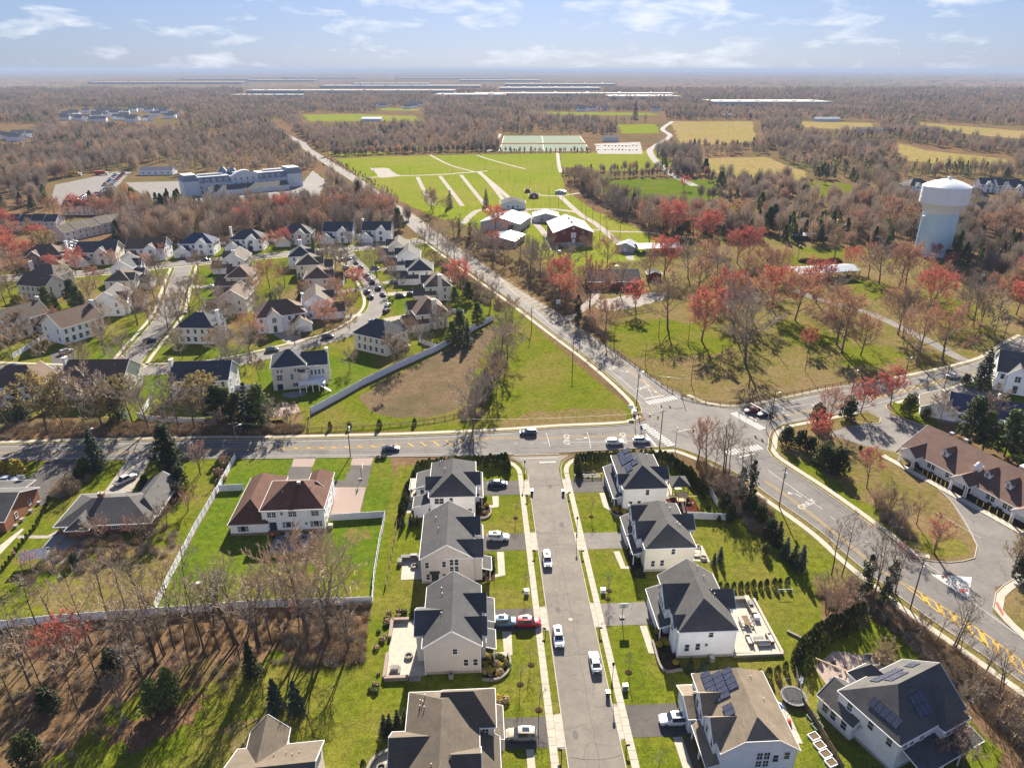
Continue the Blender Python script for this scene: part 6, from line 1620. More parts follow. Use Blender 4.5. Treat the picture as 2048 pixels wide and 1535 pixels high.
POLES = [((1558,1013),11,'utility pole at the pavement left of the turn arrow',True,0,True),((1820,1218),12,'utility pole beside the ivy-clad trees on the lane',True,0,True),((701,912),10.5,'utility pole with transformer before the white house',True,0,True),((947,908),11,'utility pole behind the left hedge',True,0,False),((478,916),11,'utility pole with lamp at the white fence corner',True,1,False),
         ((1319,894),11.5,'utility pole at the near corner of the crossing',True,0,False),((1273,808),12,'tall utility pole at the far left corner of the crossing',True,1,True),((1541,846),11,'utility pole by the waiting black car',True,1,False),((1700,800),11,'utility pole on the right-hand road, first past the waiting cars',True,1,False),((1805,772),11,'utility pole on the right-hand road, second past the waiting cars',True,1,False),
         ((1145,733),10.5,'utility pole on the triangle lawn, nearest the crossing',True,0,False),((1063,664),10.5,'utility pole on the triangle lawn, second from the crossing',True,0,False),((998,596),10.5,'utility pole by the main road near the red maple',True,0,False),((886,500),11,'utility pole by the main road beside the last upper house',True,0,False),((845,478),11,'utility pole at the subdivision entrance',True,0,False),((815,440),11,'utility pole left of the fair hall on the main road',True,0,False),
         ((785,418),11,'utility pole on the main road beside the meadow, first',True,0,False),((735,380),11,'utility pole on the main road beside the meadow, second',True,0,False),((698,350),11,'utility pole on the main road beside the meadow, third',True,0,False),((2003,690),11,'utility pole at the road bend on the right',True,0,False),((1888,776),9,'utility pole by the spruce on the right',True,0,False),((185,918),10,'pale utility pole behind the conical spruce',True,1,False),((2030,725),10,'utility pole at the right frame edge',True,0,False)]
ptop = {}
for px,hh,lab,arm,lamp,tr in POLES:
    t = utility_pole(px,hh,lab,arm,0,None,lamp,tr); ptop[px] = Vector((t.location.x,t.location.y,hh - 0.4))
def wire(a,b,label,sag=0.7,n=14,r=0.022):
    A,B = ptop[a],ptop[b]; m = MB(); pts = []
    for k in range(n + 1):
        t = k / n; p = A.lerp(B,t); p.z -= sag * 4 * t * (1 - t); pts.append(tuple(p))
    m.path(pts,r,4); tag(m.build('power_line','metal_dark'),label,'cable')
for a,b,l in [((1319,894),(1558,1013),'overhead cable along the lane from the crossing'),((1558,1013),(1820,1218),'overhead cable along the lane to the ivy trees'),((701,912),(947,908),'overhead cable above the left hedge'),((947,908),(1319,894),'overhead cable across the side street mouth'),((478,916),(701,912),'overhead cable before the white house'),((1273,808),(1145,733),'overhead cable along the triangle lawn'),((1145,733),(1063,664),'overhead cable farther along the triangle lawn'),
                ((1273,808),(1319,894),'overhead cable across the crossing'),((1319,894),(1541,846),'overhead cable over the right half of the crossing'),((1541,846),(1700,800),'overhead cable along the right-hand road'),((1700,800),(1805,772),'overhead cable farther along the right-hand road'),((1063,664),(998,596),'overhead cable by the red maple on the main road'),((185,918),(478,916),'overhead cable before the brick ranch')]: wire(a,b,l)
FAIR = [(1048,415),(1066,430),(1085,445),(1100,418),(1117,412),(1060,398),(1098,395),(1112,392),(1125,402),(1140,396),(1158,408),(1163,420),(1171,432),(1173,452),(1185,438),(1200,455),(1199,478),(1212,468),(1186,415),(1240,466),(1065,500),(1030,370),(1060,372),(1018,356),(1000,348),(970,340),(905,345),(820,345),(748,348),(700,338),(900,318),(960,318),(1040,318),(1104,340),(1140,380),(1150,366),(1214,482),(1288,470),(1292,542),(1068,398),(1172,400),(868,430)]
for k,px in enumerate(FAIR): utility_pole(px,RNG.uniform(7,10),'bare wooden light pole standing on the fairground lawn',False,0,'fairground poles',r=0.13)
PARK = [(1228,690),(1290,726),(1382,768),(1441,730),(1440,630),(1555,708),(1610,742),(1317,674),(1376,688),(1806,690)]
for k,px in enumerate(PARK): utility_pole(px,RNG.uniform(7,9.5),'bare wooden pole in the park, %s from the left' % NTH[sum(q[0] < px[0] for q in PARK)],False,RNG.uniform(-.03,.03),'park poles',r=0.12)
for k,px in enumerate([(1595,520),(1690,520)]):
    t = utility_pole(px,8,'park light pole with twin lamps, %s of two' % ('left','right')[k],False,0,'park light poles'); m = MB(); m.box(-1,-.15,7.8,-.4,.15,8.1); m.box(.4,-.15,7.8,1,.15,8.1); m.build('lamp_head','trim',t)
# traffic signals
def signal(px,rot,arm,label,h=6.0):
    t = thing('traffic_signal',label,'traffic light',(*G(*px),0),R(rot))
    m = MB(); m.tube((0,0,0),(0,0,h + 1),0.11,0.08,8,True); m.build('mast','metal_grey',t)
    m = MB(); m.path([(0,0,h - 0.4),(arm * 0.4,0,h),(arm,0,h + 0.15)],[0.08,0.07,0.05],6); m.build('mast_arm','metal_grey',t)
    for x in (arm * 0.6,arm * 0.95):
        hd = MB(); hd.box(x - 0.2,-0.16,h - 1.0,x + 0.2,0.16,h + 0.1); o = hd.build('signal_head','signal_yellow',t)
        for z,c in ((h - 0.15,'lamp_red'),(h - 0.45,'bollard_yellow'),(h - 0.75,'green_plastic')):
            l_ = MB(); l_.lathe([(0,-0.02),(0.11,-0.02),(0.11,0.0)],10); l_.v = [(x + a,-0.17 + c_,z + b) for a,b,c_ in l_.v]; l_.build('lens',c,o)
    return t
signal((1362,790),172,7.5,'traffic signal with arm at the far right corner of the crossing'); signal((1270,858),-35,7,'traffic signal mast at the left corner by the sign'); signal((1532,862),120,7,'traffic signal at the right corner by the ramp'); signal((1350,900),10,8,'traffic signal arm at the near corner behind bare trees')
t = thing('junction_sign','white board sign on a post at the left corner of the crossing','sign',(*G(1262,830),0),0); m = MB(); m.tube((0,0,0),(0,0,3),0.06,0.06,6); m.build('post','metal_grey',t); box_part(t,'board','trim',-0.9,-0.05,2.2,0.5,0.05,3.4); box_part(t,'cabinet','metal_grey',0.6,-0.3,0,1.4,0.3,1.6)
t = thing('park_sign','white square sign on a post at the park driveway','sign',(*G(1116,630),0),R(30)); m = MB(); m.tube((0,0,0),(0,0,6),0.08,0.08,6); m.build('post','metal_dark',t); box_part(t,'board','trim',-1.0,-0.06,5.0,1.0,0.06,6.8)
# street lamps, mailboxes, bins
def street_lamp(w,u,label,px=None):
    t = thing('street_lamp',label,'street lamp',(*(SW(w,u) if px is None else G(*px)),0))
    m = MB(); m.lathe([(0.16,0),(0.16,0.4),(0.09,0.6),(0.055,0.8),(0.05,4.3),(0.08,4.35)],8); m.build('post','metal_dark',t)
    m = MB(); m.lathe([(0.09,4.35),(0.2,4.5),(0.22,4.8),(0.26,4.85),(0.12,5.05),(0,5.15)],10); m.build('lantern','black_plastic',t)
street_lamp(4.85,1.4,'black street lamp by the sidewalk beside the white sedan'); street_lamp(4.6,43.5,'black street lamp on the right opposite the second house'); street_lamp(-5.3,68.5,'black street lamp at the left corner of the side street')
def mailbox(w,u,label,face):
    t = thing('mailbox',label,'mailbox',(*SW(w,u),0),TH + (0 if face > 0 else math.pi))
    m = MB(); m.box(-0.06,-0.06,0,0.06,0.06,1.35); m.beam((0,0,0.95),(-0.45,0,1.1),0.07,0.08); m.build('post','metal_dark',t)
    m = MB(); m.box(-0.55,-0.1,1.12,-0.02,0.1,1.3); m.lathe([(0,0)],3) if False else None; m.add([(-0.55,-0.1,1.3),(-0.02,-0.1,1.3),(-0.02,0.1,1.3),(-0.55,0.1,1.3),(-0.55,0,1.4),(-0.02,0,1.4)],[(0,1,5,4),(2,3,4,5),(0,4,3),(1,2,5)]); m.build('letter_box','black_plastic',t)
for w,u,l,f in ((-5.2,58.5,'mailbox on the left verge by the first driveway',1),(-5.2,37,'mailbox on the left verge by the second driveway',1),(-5.2,14.0,'mailbox on the left verge by the red car',1),(-5.2,-11.5,'mailbox on the left verge at the bottom',1),(4.7,59.3,'mailbox on the right verge by the first driveway',-1),(4.7,36.4,'mailbox on the right verge by the cream house',-1),(4.7,13.6,'mailbox on the right verge by the white terrace house',-1),(4.7,-11.2,'mailbox on the right verge at the bottom',-1)): mailbox(w,u,l,f)
def bin_(w,u,label):
    t = thing('trash_bin',label,'bin',(*SW(w,u),0.03),TH)
    m = MB(); m.add([(-.26,-.3,0.08),(.26,-.3,0.08),(.26,.3,0.08),(-.26,.3,0.08),(-.32,-.36,1.0),(.32,-.36,1.0),(.32,.36,1.0),(-.32,.36,1.0)],[(3,2,1,0),(0,1,5,4),(1,2,6,5),(2,3,7,6),(3,0,4,7),(4,5,6,7)]); m.build('body','black_plastic',t)
    m = MB(); m.box(-.35,-.4,1.0,.35,.4,1.08); m.build('lid','metal_grey',t)
    for s in (-.24,.24): m = MB(); m.lathe([(0,-.04),(.12,-.04),(.12,.04),(0,.04)],10); m.v = [(s + c_,.3 + a,.12 + b) for a,b,c_ in m.v]; m.build('wheel','tyre',t)
bin_(-4.0,61.2,'dark wheeled bin at the left kerb near the street mouth'); bin_(3.6,60.6,'dark wheeled bin at the right kerb near the street mouth'); bin_(3.75,-0.8,'black wheeled bin at the right kerb below the sedan')
for px,lab in (((1053,1186),'white utility box on the left front lawn'),((1206,1184),'white utility box on the right lawn by the basketball hoop'),((1250,1377),'small green utility post on the right lawn')):
    t = thing('utility_box',lab,'utility box',(*G(*px),0),TH); box_part(t,'plinth','concrete',-.55,-.45,0,.55,.45,.12); box_part(t,'cabinet','trim' if 'white' in lab else 'green_plastic',-.42,-.35,.12,.42,.35,.95); box_part(t,'lid','metal_grey',-.45,-.38,.95,.45,.38,1.0)
def hoop(px,rot,label,z=0.04):
    t = thing('basketball_hoop',label,'basketball hoop',(*G(*px),z),R(rot))
    m = MB(); m.tube((0,0,0),(0,0,3.3),0.07,0.06,6); m.build('pole','metal_dark',t); box_part(t,'base','black_plastic',-.45,-.2,0,.45,.7,.2)
    m = MB(); m.box(-.85,-.55,2.9,.85,-.5,4.0); b = m.build('backboard','trim',t); m = MB(); m.box(-.3,-.56,3.1,.3,-.552,3.6); m.build('target_square','metal_grey',b)
    m = MB(); p = [(0.23 * math.cos(a),-.8 + .23 * math.sin(a),3.05) for a in np.linspace(0,2 * math.pi,13)]; m.path(p,.02,4); m.build('rim','toy_red',t)
hoop((1244,1236),3,'basketball hoop on the third right driveway'); hoop((574,828),0,'basketball hoop on the brick court'); hoop((723,958),100,'basketball hoop on the white house\'s driveway'); hoop((52,975),10,'basketball hoop by the orange-brick house')
# ------------------------------------------------------------------ garden things
def at(parent_xy): return (*parent_xy,0.06)
def sofa(xy,rot,label,z=0.06,w=2.2):
    t = thing('garden_sofa',label,'sofa',(*xy,z),rot)
    box_part(t,'frame','wood_fence',-w / 2,-.45,0,w / 2,.45,.3); box_part(t,'seat_cushion','cushion',-w / 2 + .1,-.43,.3,w / 2 - .1,.3,.46); box_part(t,'back_cushion','cushion',-w / 2 + .1,.25,.46,w / 2 - .1,.43,.85)
    for s in (-1,1): box_part(t,'armrest','wood_fence',min(s * w / 2,s * (w / 2 - .12)),-.45,.3,max(s * w / 2,s * (w / 2 - .12)),.45,.62)
def table(xy,rot,label,z=0.06,w=1.6,d=.9,hh=.74,mat='metal_dark',cat='table'):
    t = thing('garden_table',label,cat,(*xy,z),rot); box_part(t,'table_top',mat,-w / 2,-d / 2,hh - .05,w / 2,d / 2,hh)
    for sx in (-1,1):
        for sy in (-1,1): box_part(t,'leg','metal_dark',sx * (w / 2 - .1) - .03,sy * (d / 2 - .1) - .03,0,sx * (w / 2 - .1) + .03,sy * (d / 2 - .1) + .03,hh - .05)
def chair_(xy,rot,label,z=0.06,mat='cushion_dark',group=None):
    t = thing('garden_chair',label,'chair',(*xy,z),rot,group); box_part(t,'seat',mat,-.28,-.28,.38,.28,.28,.46); box_part(t,'backrest',mat,-.28,.22,.46,.28,.3,.95)
    for sx in (-1,1):
        for sy in (-1,1): box_part(t,'leg','metal_dark',sx * .25 - .02,sy * .25 - .02,0,sx * .25 + .02,sy * .25 + .02,.38)
def fire_pit(xy,label,z=0.06):
    t = thing('fire_pit',label,'fire pit',(*xy,z)); m = MB(); m.lathe([(.75,0),(.75,.45),(.5,.45),(.5,.15),(0,.15)],14); m.build('stone_ring','stone',t); m = MB(); m.lathe([(.48,.17),(.3,.22),(0,.24)],10); m.build('ash','metal_dark',t)
def gazebo(xy,rot,w,d,h,label,roof,z=0.06,slats=False):
    t = thing('pergola',label,'pergola',(*xy,z),rot); columns(t,[(-w / 2,-d / 2),(w / 2,-d / 2),(-w / 2,d / 2),(w / 2,d / 2)],h,.1,'trim' if slats else 'wood_fence',True)
    for y in (-d / 2,d / 2): m = MB(); m.beam((-w / 2 - .3,y,h + .1),(w / 2 + .3,y,h + .1),.12,.2); m.build('beam','trim' if slats else 'wood_fence',t)
    if slats:
        s = MB(); s.box(-0.03,-d / 2 - .3,h + .2,.03,d / 2 + .3,h + .32); sm = s.mesh('slat','trim')
        for x in np.arange(-w / 2 - .2,w / 2 + .25,.22): link('slat',sm,t,(x,0,0))
        m = MB(); m.box(-w / 2,-d / 2,h + .33,w / 2,d / 2,h + .345); m.build('shade_cloth','paver_pale',t)
    else:
        e = .4; z0 = h + .15; mb,_ = slab_roof([[(-w / 2 - e,-d / 2 - e,z0),(w / 2 + e,-d / 2 - e,z0),(0,0,z0 + 1.5)],[(w / 2 + e,-d / 2 - e,z0),(w / 2 + e,d / 2 + e,z0),(0,0,z0 + 1.5)],[(w / 2 + e,d / 2 + e,z0),(-w / 2 - e,d / 2 + e,z0),(0,0,z0 + 1.5)],[(-w / 2 - e,d / 2 + e,z0),(-w / 2 - e,-d / 2 - e,z0),(0,0,z0 + 1.5)]],.1); mb.build('roof',roof,t)
gazebo(SW(-31.8,62.6),TH,3.4,4.6,2.5,'white slatted pergola on the first left patio',None,slats=True)
sofa(SW(-32.6,59.4),TH,'grey garden sofa under the pergola edge'); 
for k in range(3): chair_(SW(-32.0 + k * .75,58.0),TH + .2,'dark lounge chair in front of the pergola, %s of three' % ('left','middle','right')[k],group='pergola chairs')
table(SW(-31.5,56.9),TH,'low dark table on the pergola patio',w=2.6,d=.5,hh=.9); fire_pit(SW(-32.2,55.4),'round fire pit on the pergola patio')
t = thing('outdoor_kitchen','stone outdoor kitchen counter on the second left patio','outdoor kitchen',(*SW(-31.0,37.0),.05),TH); box_part(t,'counter','stone',-2.6,-.45,0,2.6,.45,.9); box_part(t,'worktop','paver_grey',-2.7,-.5,.9,2.7,.5,.97); box_part(t,'return_counter','stone',-3.3,-1.9,0,-2.4,-.45,.9); box_part(t,'grill','metal_dark',-.7,-.4,.97,.7,.35,1.3)
fire_pit(SW(-30.7,34.4),'fire pit on the second left patio'); fire_pit(SW(-29.9,9.5),'round fire pit on the raised patio'); 
t = thing('patio_wall','low stone wall around the raised patio of the taupe house','garden wall',(*SW(-33.6,5),0),TH)
for a in ((0,13.2,3.0,13.7),(-.3,-.4,.2,5),(-.3,9.0,.2,13.4),(0,-.8,4.0,-.3)): box_part(t,'wall','stone',a[0],a[1],0,a[2],a[3],.75); box_part(t,'coping','paver_pink',a[0] - .05,a[1] - .05,.75,a[2] + .05,a[3] + .05,.83)
for k in range(4): box_part(t,'step','stone',4.2,-1.0 + k * .25,0,6.2,-.75 + k * .25,.15 + k * .02)
t = thing('stone_oven','square stone fireplace on the raised patio','fireplace',(*SW(-32.0,6.2),.05),TH); box_part(t,'hearth','stone',-.9,-.8,0,.9,.8,.6); box_part(t,'firebox','stone',-.6,-.5,.6,.6,.5,1.2); box_part(t,'mouth','metal_dark',-.35,-.3,1.2,.35,.3,1.22)
t = thing('patio_wall','curved stone seat wall on the bottom left patio','garden wall',(*SW(-34,-10),0),TH); pts = smooth_line([(-.3,-8),(-.2,-3),(.8,-.6),(3.2,.6),(5.2,.8)],.6); m = MB(); wall_strip(m,pts,-.25,.25,0,.7); m.build('wall','stone',t); box_part(t,'pillar','stone',4.9,.3,0,5.7,1.2,1.2)
fire_pit(SW(-32.2,-12.4),'round fire pit inside the curved wall')
for k in range(3): chair_(SW(-33 + .9 * k,-14.2 + .2 * k),TH + .5 * k + 3,'metal chair by the curved wall fire pit, %s from the left' % NTH[k],mat='metal_grey',group='fire pit chairs')
sofa(SW(-33.3,-17.5),TH + R(90),'long sofa along the bottom left patio'); table(SW(-31.6,-18.5),TH,'low table on the bottom left patio',w=1.2,d=1.2,hh=.45)
# white-house patio
x,y = G(575,1078); t = thing('fountain','tiered stone fountain on the white house patio','fountain',(x,y,.05)); m = MB(); m.lathe([(1.3,0),(1.3,.4),(1.1,.42),(1.1,.2),(0,.2)],16); m.build('basin','stone',t); m = MB(); m.lathe([(.25,.2),(.15,.9),(.6,1.1),(.55,1.15),(.1,1.2),(.1,1.6),(.3,1.75),(0,1.9)],12); m.build('bowl_column','paver_pale',t)
for k,px in enumerate([(556,1088),(562,1088),(556,1100),(608,1078),(595,1090)]): chair_(G(*px),k * 1.1,('cream chair left of the fountain, nearer','cream chair left of the fountain, second','dark round seat at the patio\'s near edge','dark chair right of the fountain','dark low chair before the fountain')[k] + ' on the white house patio',mat='cushion' if k < 2 else 'metal_dark',group='white house patio chairs')
t = thing('grill_cart','red grill on the white house patio','grill',(*G(546,1075),.05)); box_part(t,'cart','metal_dark',-.5,-.3,0,.5,.3,.8); m = MB(); m.lathe([(.0,.8),(.45,.8),(.42,1.05),(.2,1.25),(0,1.3)],12); m.build('lid','toy_red',t)
# right side: terrace of the bright white house
t = thing('terrace_wall','stone retaining wall of the broad terrace','garden wall',(*SW(27.4,6.4),0),TH)
for a in ((0,-.1,8.9,.25),(8.7,.25,9.1,14.3)): box_part(t,'wall','stone',a[0],a[1],0,a[2],a[3],.55); box_part(t,'coping','paver_pale',a[0] - .04,a[1] - .04,.55,a[2] + .04,a[3] + .04,.62)
box_part(t,'fill','stone',.05,.3,0,8.6,14.2,.38)
TZ = .44
sofa(SW(33.6,8.6),TH,'pale lounge sofa at the terrace corner, left',TZ); sofa(SW(35.2,9.8),TH + R(90),'pale lounge sofa along the terrace edge',TZ); sofa(SW(31.4,9.6),TH - R(90),'pale lounge sofa facing the edge',TZ); table(SW(33.2,10.0),TH,'dark coffee table between the terrace sofas',TZ,1.8,.7,.42)
table(SW(32.4,14.2),TH + R(90),'oval brown dining table on the terrace',TZ,2.4,1.1,.76,'wood_fence')
for k in range(6): chair_(SW(31.5 + 1.8 * (k % 2),13.3 + .9 * (k // 2)),TH + (R(90) if k % 2 == 0 else -R(90)),'dining chair on the %s side of the oval terrace table, %s' % (('left','right')[k % 2],('nearest','middle','farthest')[k // 2]),TZ,'cushion','terrace dining chairs')
t = thing('outdoor_kitchen','L-shaped outdoor kitchen at the back of the terrace','outdoor kitchen',(*SW(34.6,18.4),TZ),TH); box_part(t,'counter','stone',-.4,-2.4,0,.5,2.2,.9); box_part(t,'worktop','paver_pale',-.45,-2.5,.9,.55,2.3,.97); box_part(t,'back_counter','stone',-3.2,1.4,0,-.4,2.2,.9); box_part(t,'grill','metal_dark',-.3,-.7,.97,.4,.6,1.3)
for q,l in (((34.8,15.2),'white storage cube beside the outdoor kitchen'),): t = thing('cooler',l,'cooler',(*SW(*q),TZ),TH); box_part(t,'body','trim',-.5,-.4,0,.5,.4,.7); box_part(t,'lid','metal_grey',-.52,-.42,.7,.52,.42,.78)
t = thing('firewood_wall','low dark stone step on the lawn right of the terrace','garden step',(*SW(41.0,10.5),0),TH + R(-45)); box_part(t,'row','stone',-2.2,-.2,0,0,.2,.4); box_part(t,'row','stone',.05,-.2,0,2.4,.22,.35)
t = thing('football_goal','small white football goal on the lawn','goal',(*G(1569,1188),0),TH); m = MB(); m.path([(-1.5,0,0),(-1.5,0,1.3),(1.5,0,1.3),(1.5,0,0)],.04,5); m.build('frame','trim',t); m = MB(); m.path([(-1.5,0,1.3),(-1.5,.9,0),(1.5,.9,0),(1.5,0,1.3)],.025,4); m.build('rear_frame','trim',t)
# cream house patio, first right house garden
sofa(SW(29.6,37.2),TH + .3,'cream sofa on the cream house patio'); table(SW(29.4,35.6),TH,'pale table on the cream house patio',w=1.5,d=1.0,mat='paver_pale'); fire_pit(SW(30.4,34.0),'fire pit behind the dark shrub on the cream house patio')
gazebo(SW(32.0,60.6),TH,3.8,4.2,2.5,'grey-roofed gazebo behind the first right house','roof_grey')
table(SW(32.0,60.4),TH,'dark dining table under the gazebo'); 
t = thing('play_set','wooden climbing frame with slide on red mulch','play set',(*SW(31.0,54.4),.06),TH)
columns(t,[(-.9,-.9),(.9,-.9),(-.9,.9),(.9,.9)],2.9,.07,'wood_new',True); box_part(t,'platform','wood_new',-1,-1,1.4,1,1,1.5)
mb,_ = slab_roof([[(-1.2,-1.2,2.7),(1.2,-1.2,2.7),(1.2,0,3.7),(-1.2,0,3.7)],[(-1.2,0,3.7),(1.2,0,3.7),(1.2,1.2,2.7),(-1.2,1.2,2.7)]],.06); mb.build('play_roof','wood_new',t)
for xa,xb in ((-3.6,-1),(1,3.8)): m = MB(); m.beam((xa,0,2.3),(xb,0,2.3),.12,.12); m.build('swing_beam','wood_new',t)
m = MB(); m.beam((0,-1,1.45),(0,-3.6,.15),.6,.06); m.build('slide','paver_pale',t)
for x in (-3.6,3.8):
    for s in (-1,1): m = MB(); m.beam((x,0,2.3),(x,s * 1.2,0),.1,.1); m.build('swing_leg','wood_new',t)
for x in (-2.8,-1.9,2.0,2.9): m = MB(); m.path([(x - .2,0,2.3),(x - .2,0,.5),(x + .2,0,.5),(x + .2,0,2.3)],.015,4); m.box(x - .22,-.12,.46,x + .22,.12,.5); m.build('swing','metal_dark',t)
# trampoline, toys, raised beds
t = thing('trampoline','round black trampoline by the picket fence','trampoline',(*G(1586,1398),0)); m = MB(); m.lathe([(0,.82),(1.75,.82)],28); m.build('mat','mesh_black',t); m = MB(); m.lathe([(1.75,.80),(1.75,.88),(2.1,.88),(2.1,.8),(1.75,.8)],28); m.build('pad_ring','paver_grey',t)
for k in range(6):
    a = k * math.pi / 3; m = MB(); m.tube((2.05 * math.cos(a),2.05 * math.sin(a),0),(2.05 * math.cos(a),2.05 * math.sin(a),2.6),.03,.03,5); m.build('pole','metal_dark',t)
m = MB(); p = [(2.05 * math.cos(a),2.05 * math.sin(a),2.6) for a in np.linspace(0,2 * math.pi,25)]; m.path(p,.03,4); m.build('top_ring','metal_dark',t)
t = thing('play_house','toy house with blue and white peaked roof on the pale patio','toy house',(*SW(30.6,-5.0),.06),TH + .4); box_part(t,'body','cushion',-.6,-.6,0,.6,.6,.9); mb,_ = slab_roof([[(-.8,-.8,.9),(.8,-.8,.9),(0,0,1.6)],[(.8,-.8,.9),(.8,.8,.9),(0,0,1.6)],[(.8,.8,.9),(-.8,.8,.9),(0,0,1.6)],[(-.8,.8,.9),(-.8,-.8,.9),(0,0,1.6)]],.04); mb.build('roof','toy_blue',t)
for q,l in (((31.3,-7.6),'red plastic toy car on the pale patio'),((30.5,-8.5),'red plastic slide on the pale patio')):
    t = thing('garden_toy',l,'toy',(*SW(*q),.06),TH + .6); m = MB(); m.lathe([(.5,.1),(.6,.4),(.45,.7),(.2,.8),(0,.8)],10); m.build('body','toy_red',t); box_part(t,'tray','toy_red',-.8,-.4,.05,.5,.4,.25)
for k in range(6):
    t = thing('raised_bed','%s raised planting bed beside the picket fence, %s from the bottom' % (('white-framed','green-framed')[k > 3],NTH[k]),'planter',(*G(1662 - k * 11.5 if k < 4 else 1634 - (k - 4) * 9,1526 - k * 17.5 if k < 4 else 1452 - (k - 4) * 18),0),R(22),'raised beds')
    for a in ((-.8,-.65,.8,-.55),(-.8,.55,.8,.65),(-.8,-.55,-.7,.55),(.7,-.55,.8,.55)): box_part(t,'frame_board','trim' if k < 4 else 'green_plastic',a[0],a[1],0,a[2],a[3],.35)
    box_part(t,'soil_fill','soil',-.7,-.55,0,.7,.55,.27)
t = thing('storage_bench','small white bench in the fenced lower right garden','bench',(*G(1602,1362),0),R(60)); box_part(t,'chest','trim',-.7,-.25,0,.7,.25,.45); box_part(t,'backrest','trim',-.7,.2,.45,.7,.26,.8)
t = thing('arbour','wooden beam arbour on the pink patio','pergola',(*G(1660,1352),.05),R(-35)); columns(t,[(-2.4,0),(2.4,0)],2.4,.1,'wood_fence',True); m = MB(); m.beam((-2.8,0,2.5),(2.8,0,2.5),.14,.2); m.build('beam','wood_new',t)
for k,px in enumerate([(1668,1330),(1678,1345),(1690,1338),(1662,1362),(1735,1320)]): chair_(G(*px),k * 1.3,'dark chair on the pink patio, %s from the arbour' % NTH[k],mat='cushion_dark',group='pink patio chairs')
m = MB(); p = [(1.7 * math.cos(a),1.3 * math.sin(a),.1) for a in np.linspace(0,2 * math.pi,15)]
t = thing('stone_planter','low round stone planter right of the pink patio','planter',(*G(1742,1322),.05)); m = MB(); m.lathe([(1.5,0),(1.5,.5),(1.2,.5),(1.2,.3),(0,.3)],14); m.build('ring','stone',t)
# retaining kerbs of the front beds
for pts,lab in (([(-17.8,51.0),(-15.4,51.2),(-14.3,53),(-14.4,55.4)],'curved stone edging at the first left house'),([(-17,3.6),(-14.4,3.5),(-12.6,5),(-12.0,7.6),(-12.4,9.2)],'curved stone edging at the taupe house'),([(13.9,53.2),(14.2,51),(15.8,50),(17.6,50.4)],'curved stone edging at the first right house'),([(14.0,11.0),(14.2,4.2),(17.6,4.0)],'angular stone edging at the bright white house')):
    P = smooth_line([SW(*p) for p in pts],.7); m = MB(); wall_strip(m,P,-.18,.18,0,.45); tag(m.build('bed_edging','stone'),lab,'garden wall')
t = thing('white_litter_bin','small white object lying on the fenced lawn','garden item',(*G(396,1167),.02)); box_part(t,'tub','trim',-.4,-.25,0,.4,.25,.3); box_part(t,'rim','trim',-.45,-.3,.3,.45,.3,.35)
t = thing('wood_playset','jumble of orange wooden play frames behind the solar-roofed house','play set',(*G(812,697),0),R(30))
for k in range(9): m = MB(); a = RNG.uniform(0,3); m.beam((RNG.uniform(-3,3),RNG.uniform(-2,2),RNG.uniform(0,.5)),(RNG.uniform(-3,3),RNG.uniform(-2,2),RNG.uniform(1,3)),.25,.25); m.build('timber','wood_new',t)
box_part(t,'platform','wood_new',-1.5,-1.5,1.4,1.5,1.5,1.55)
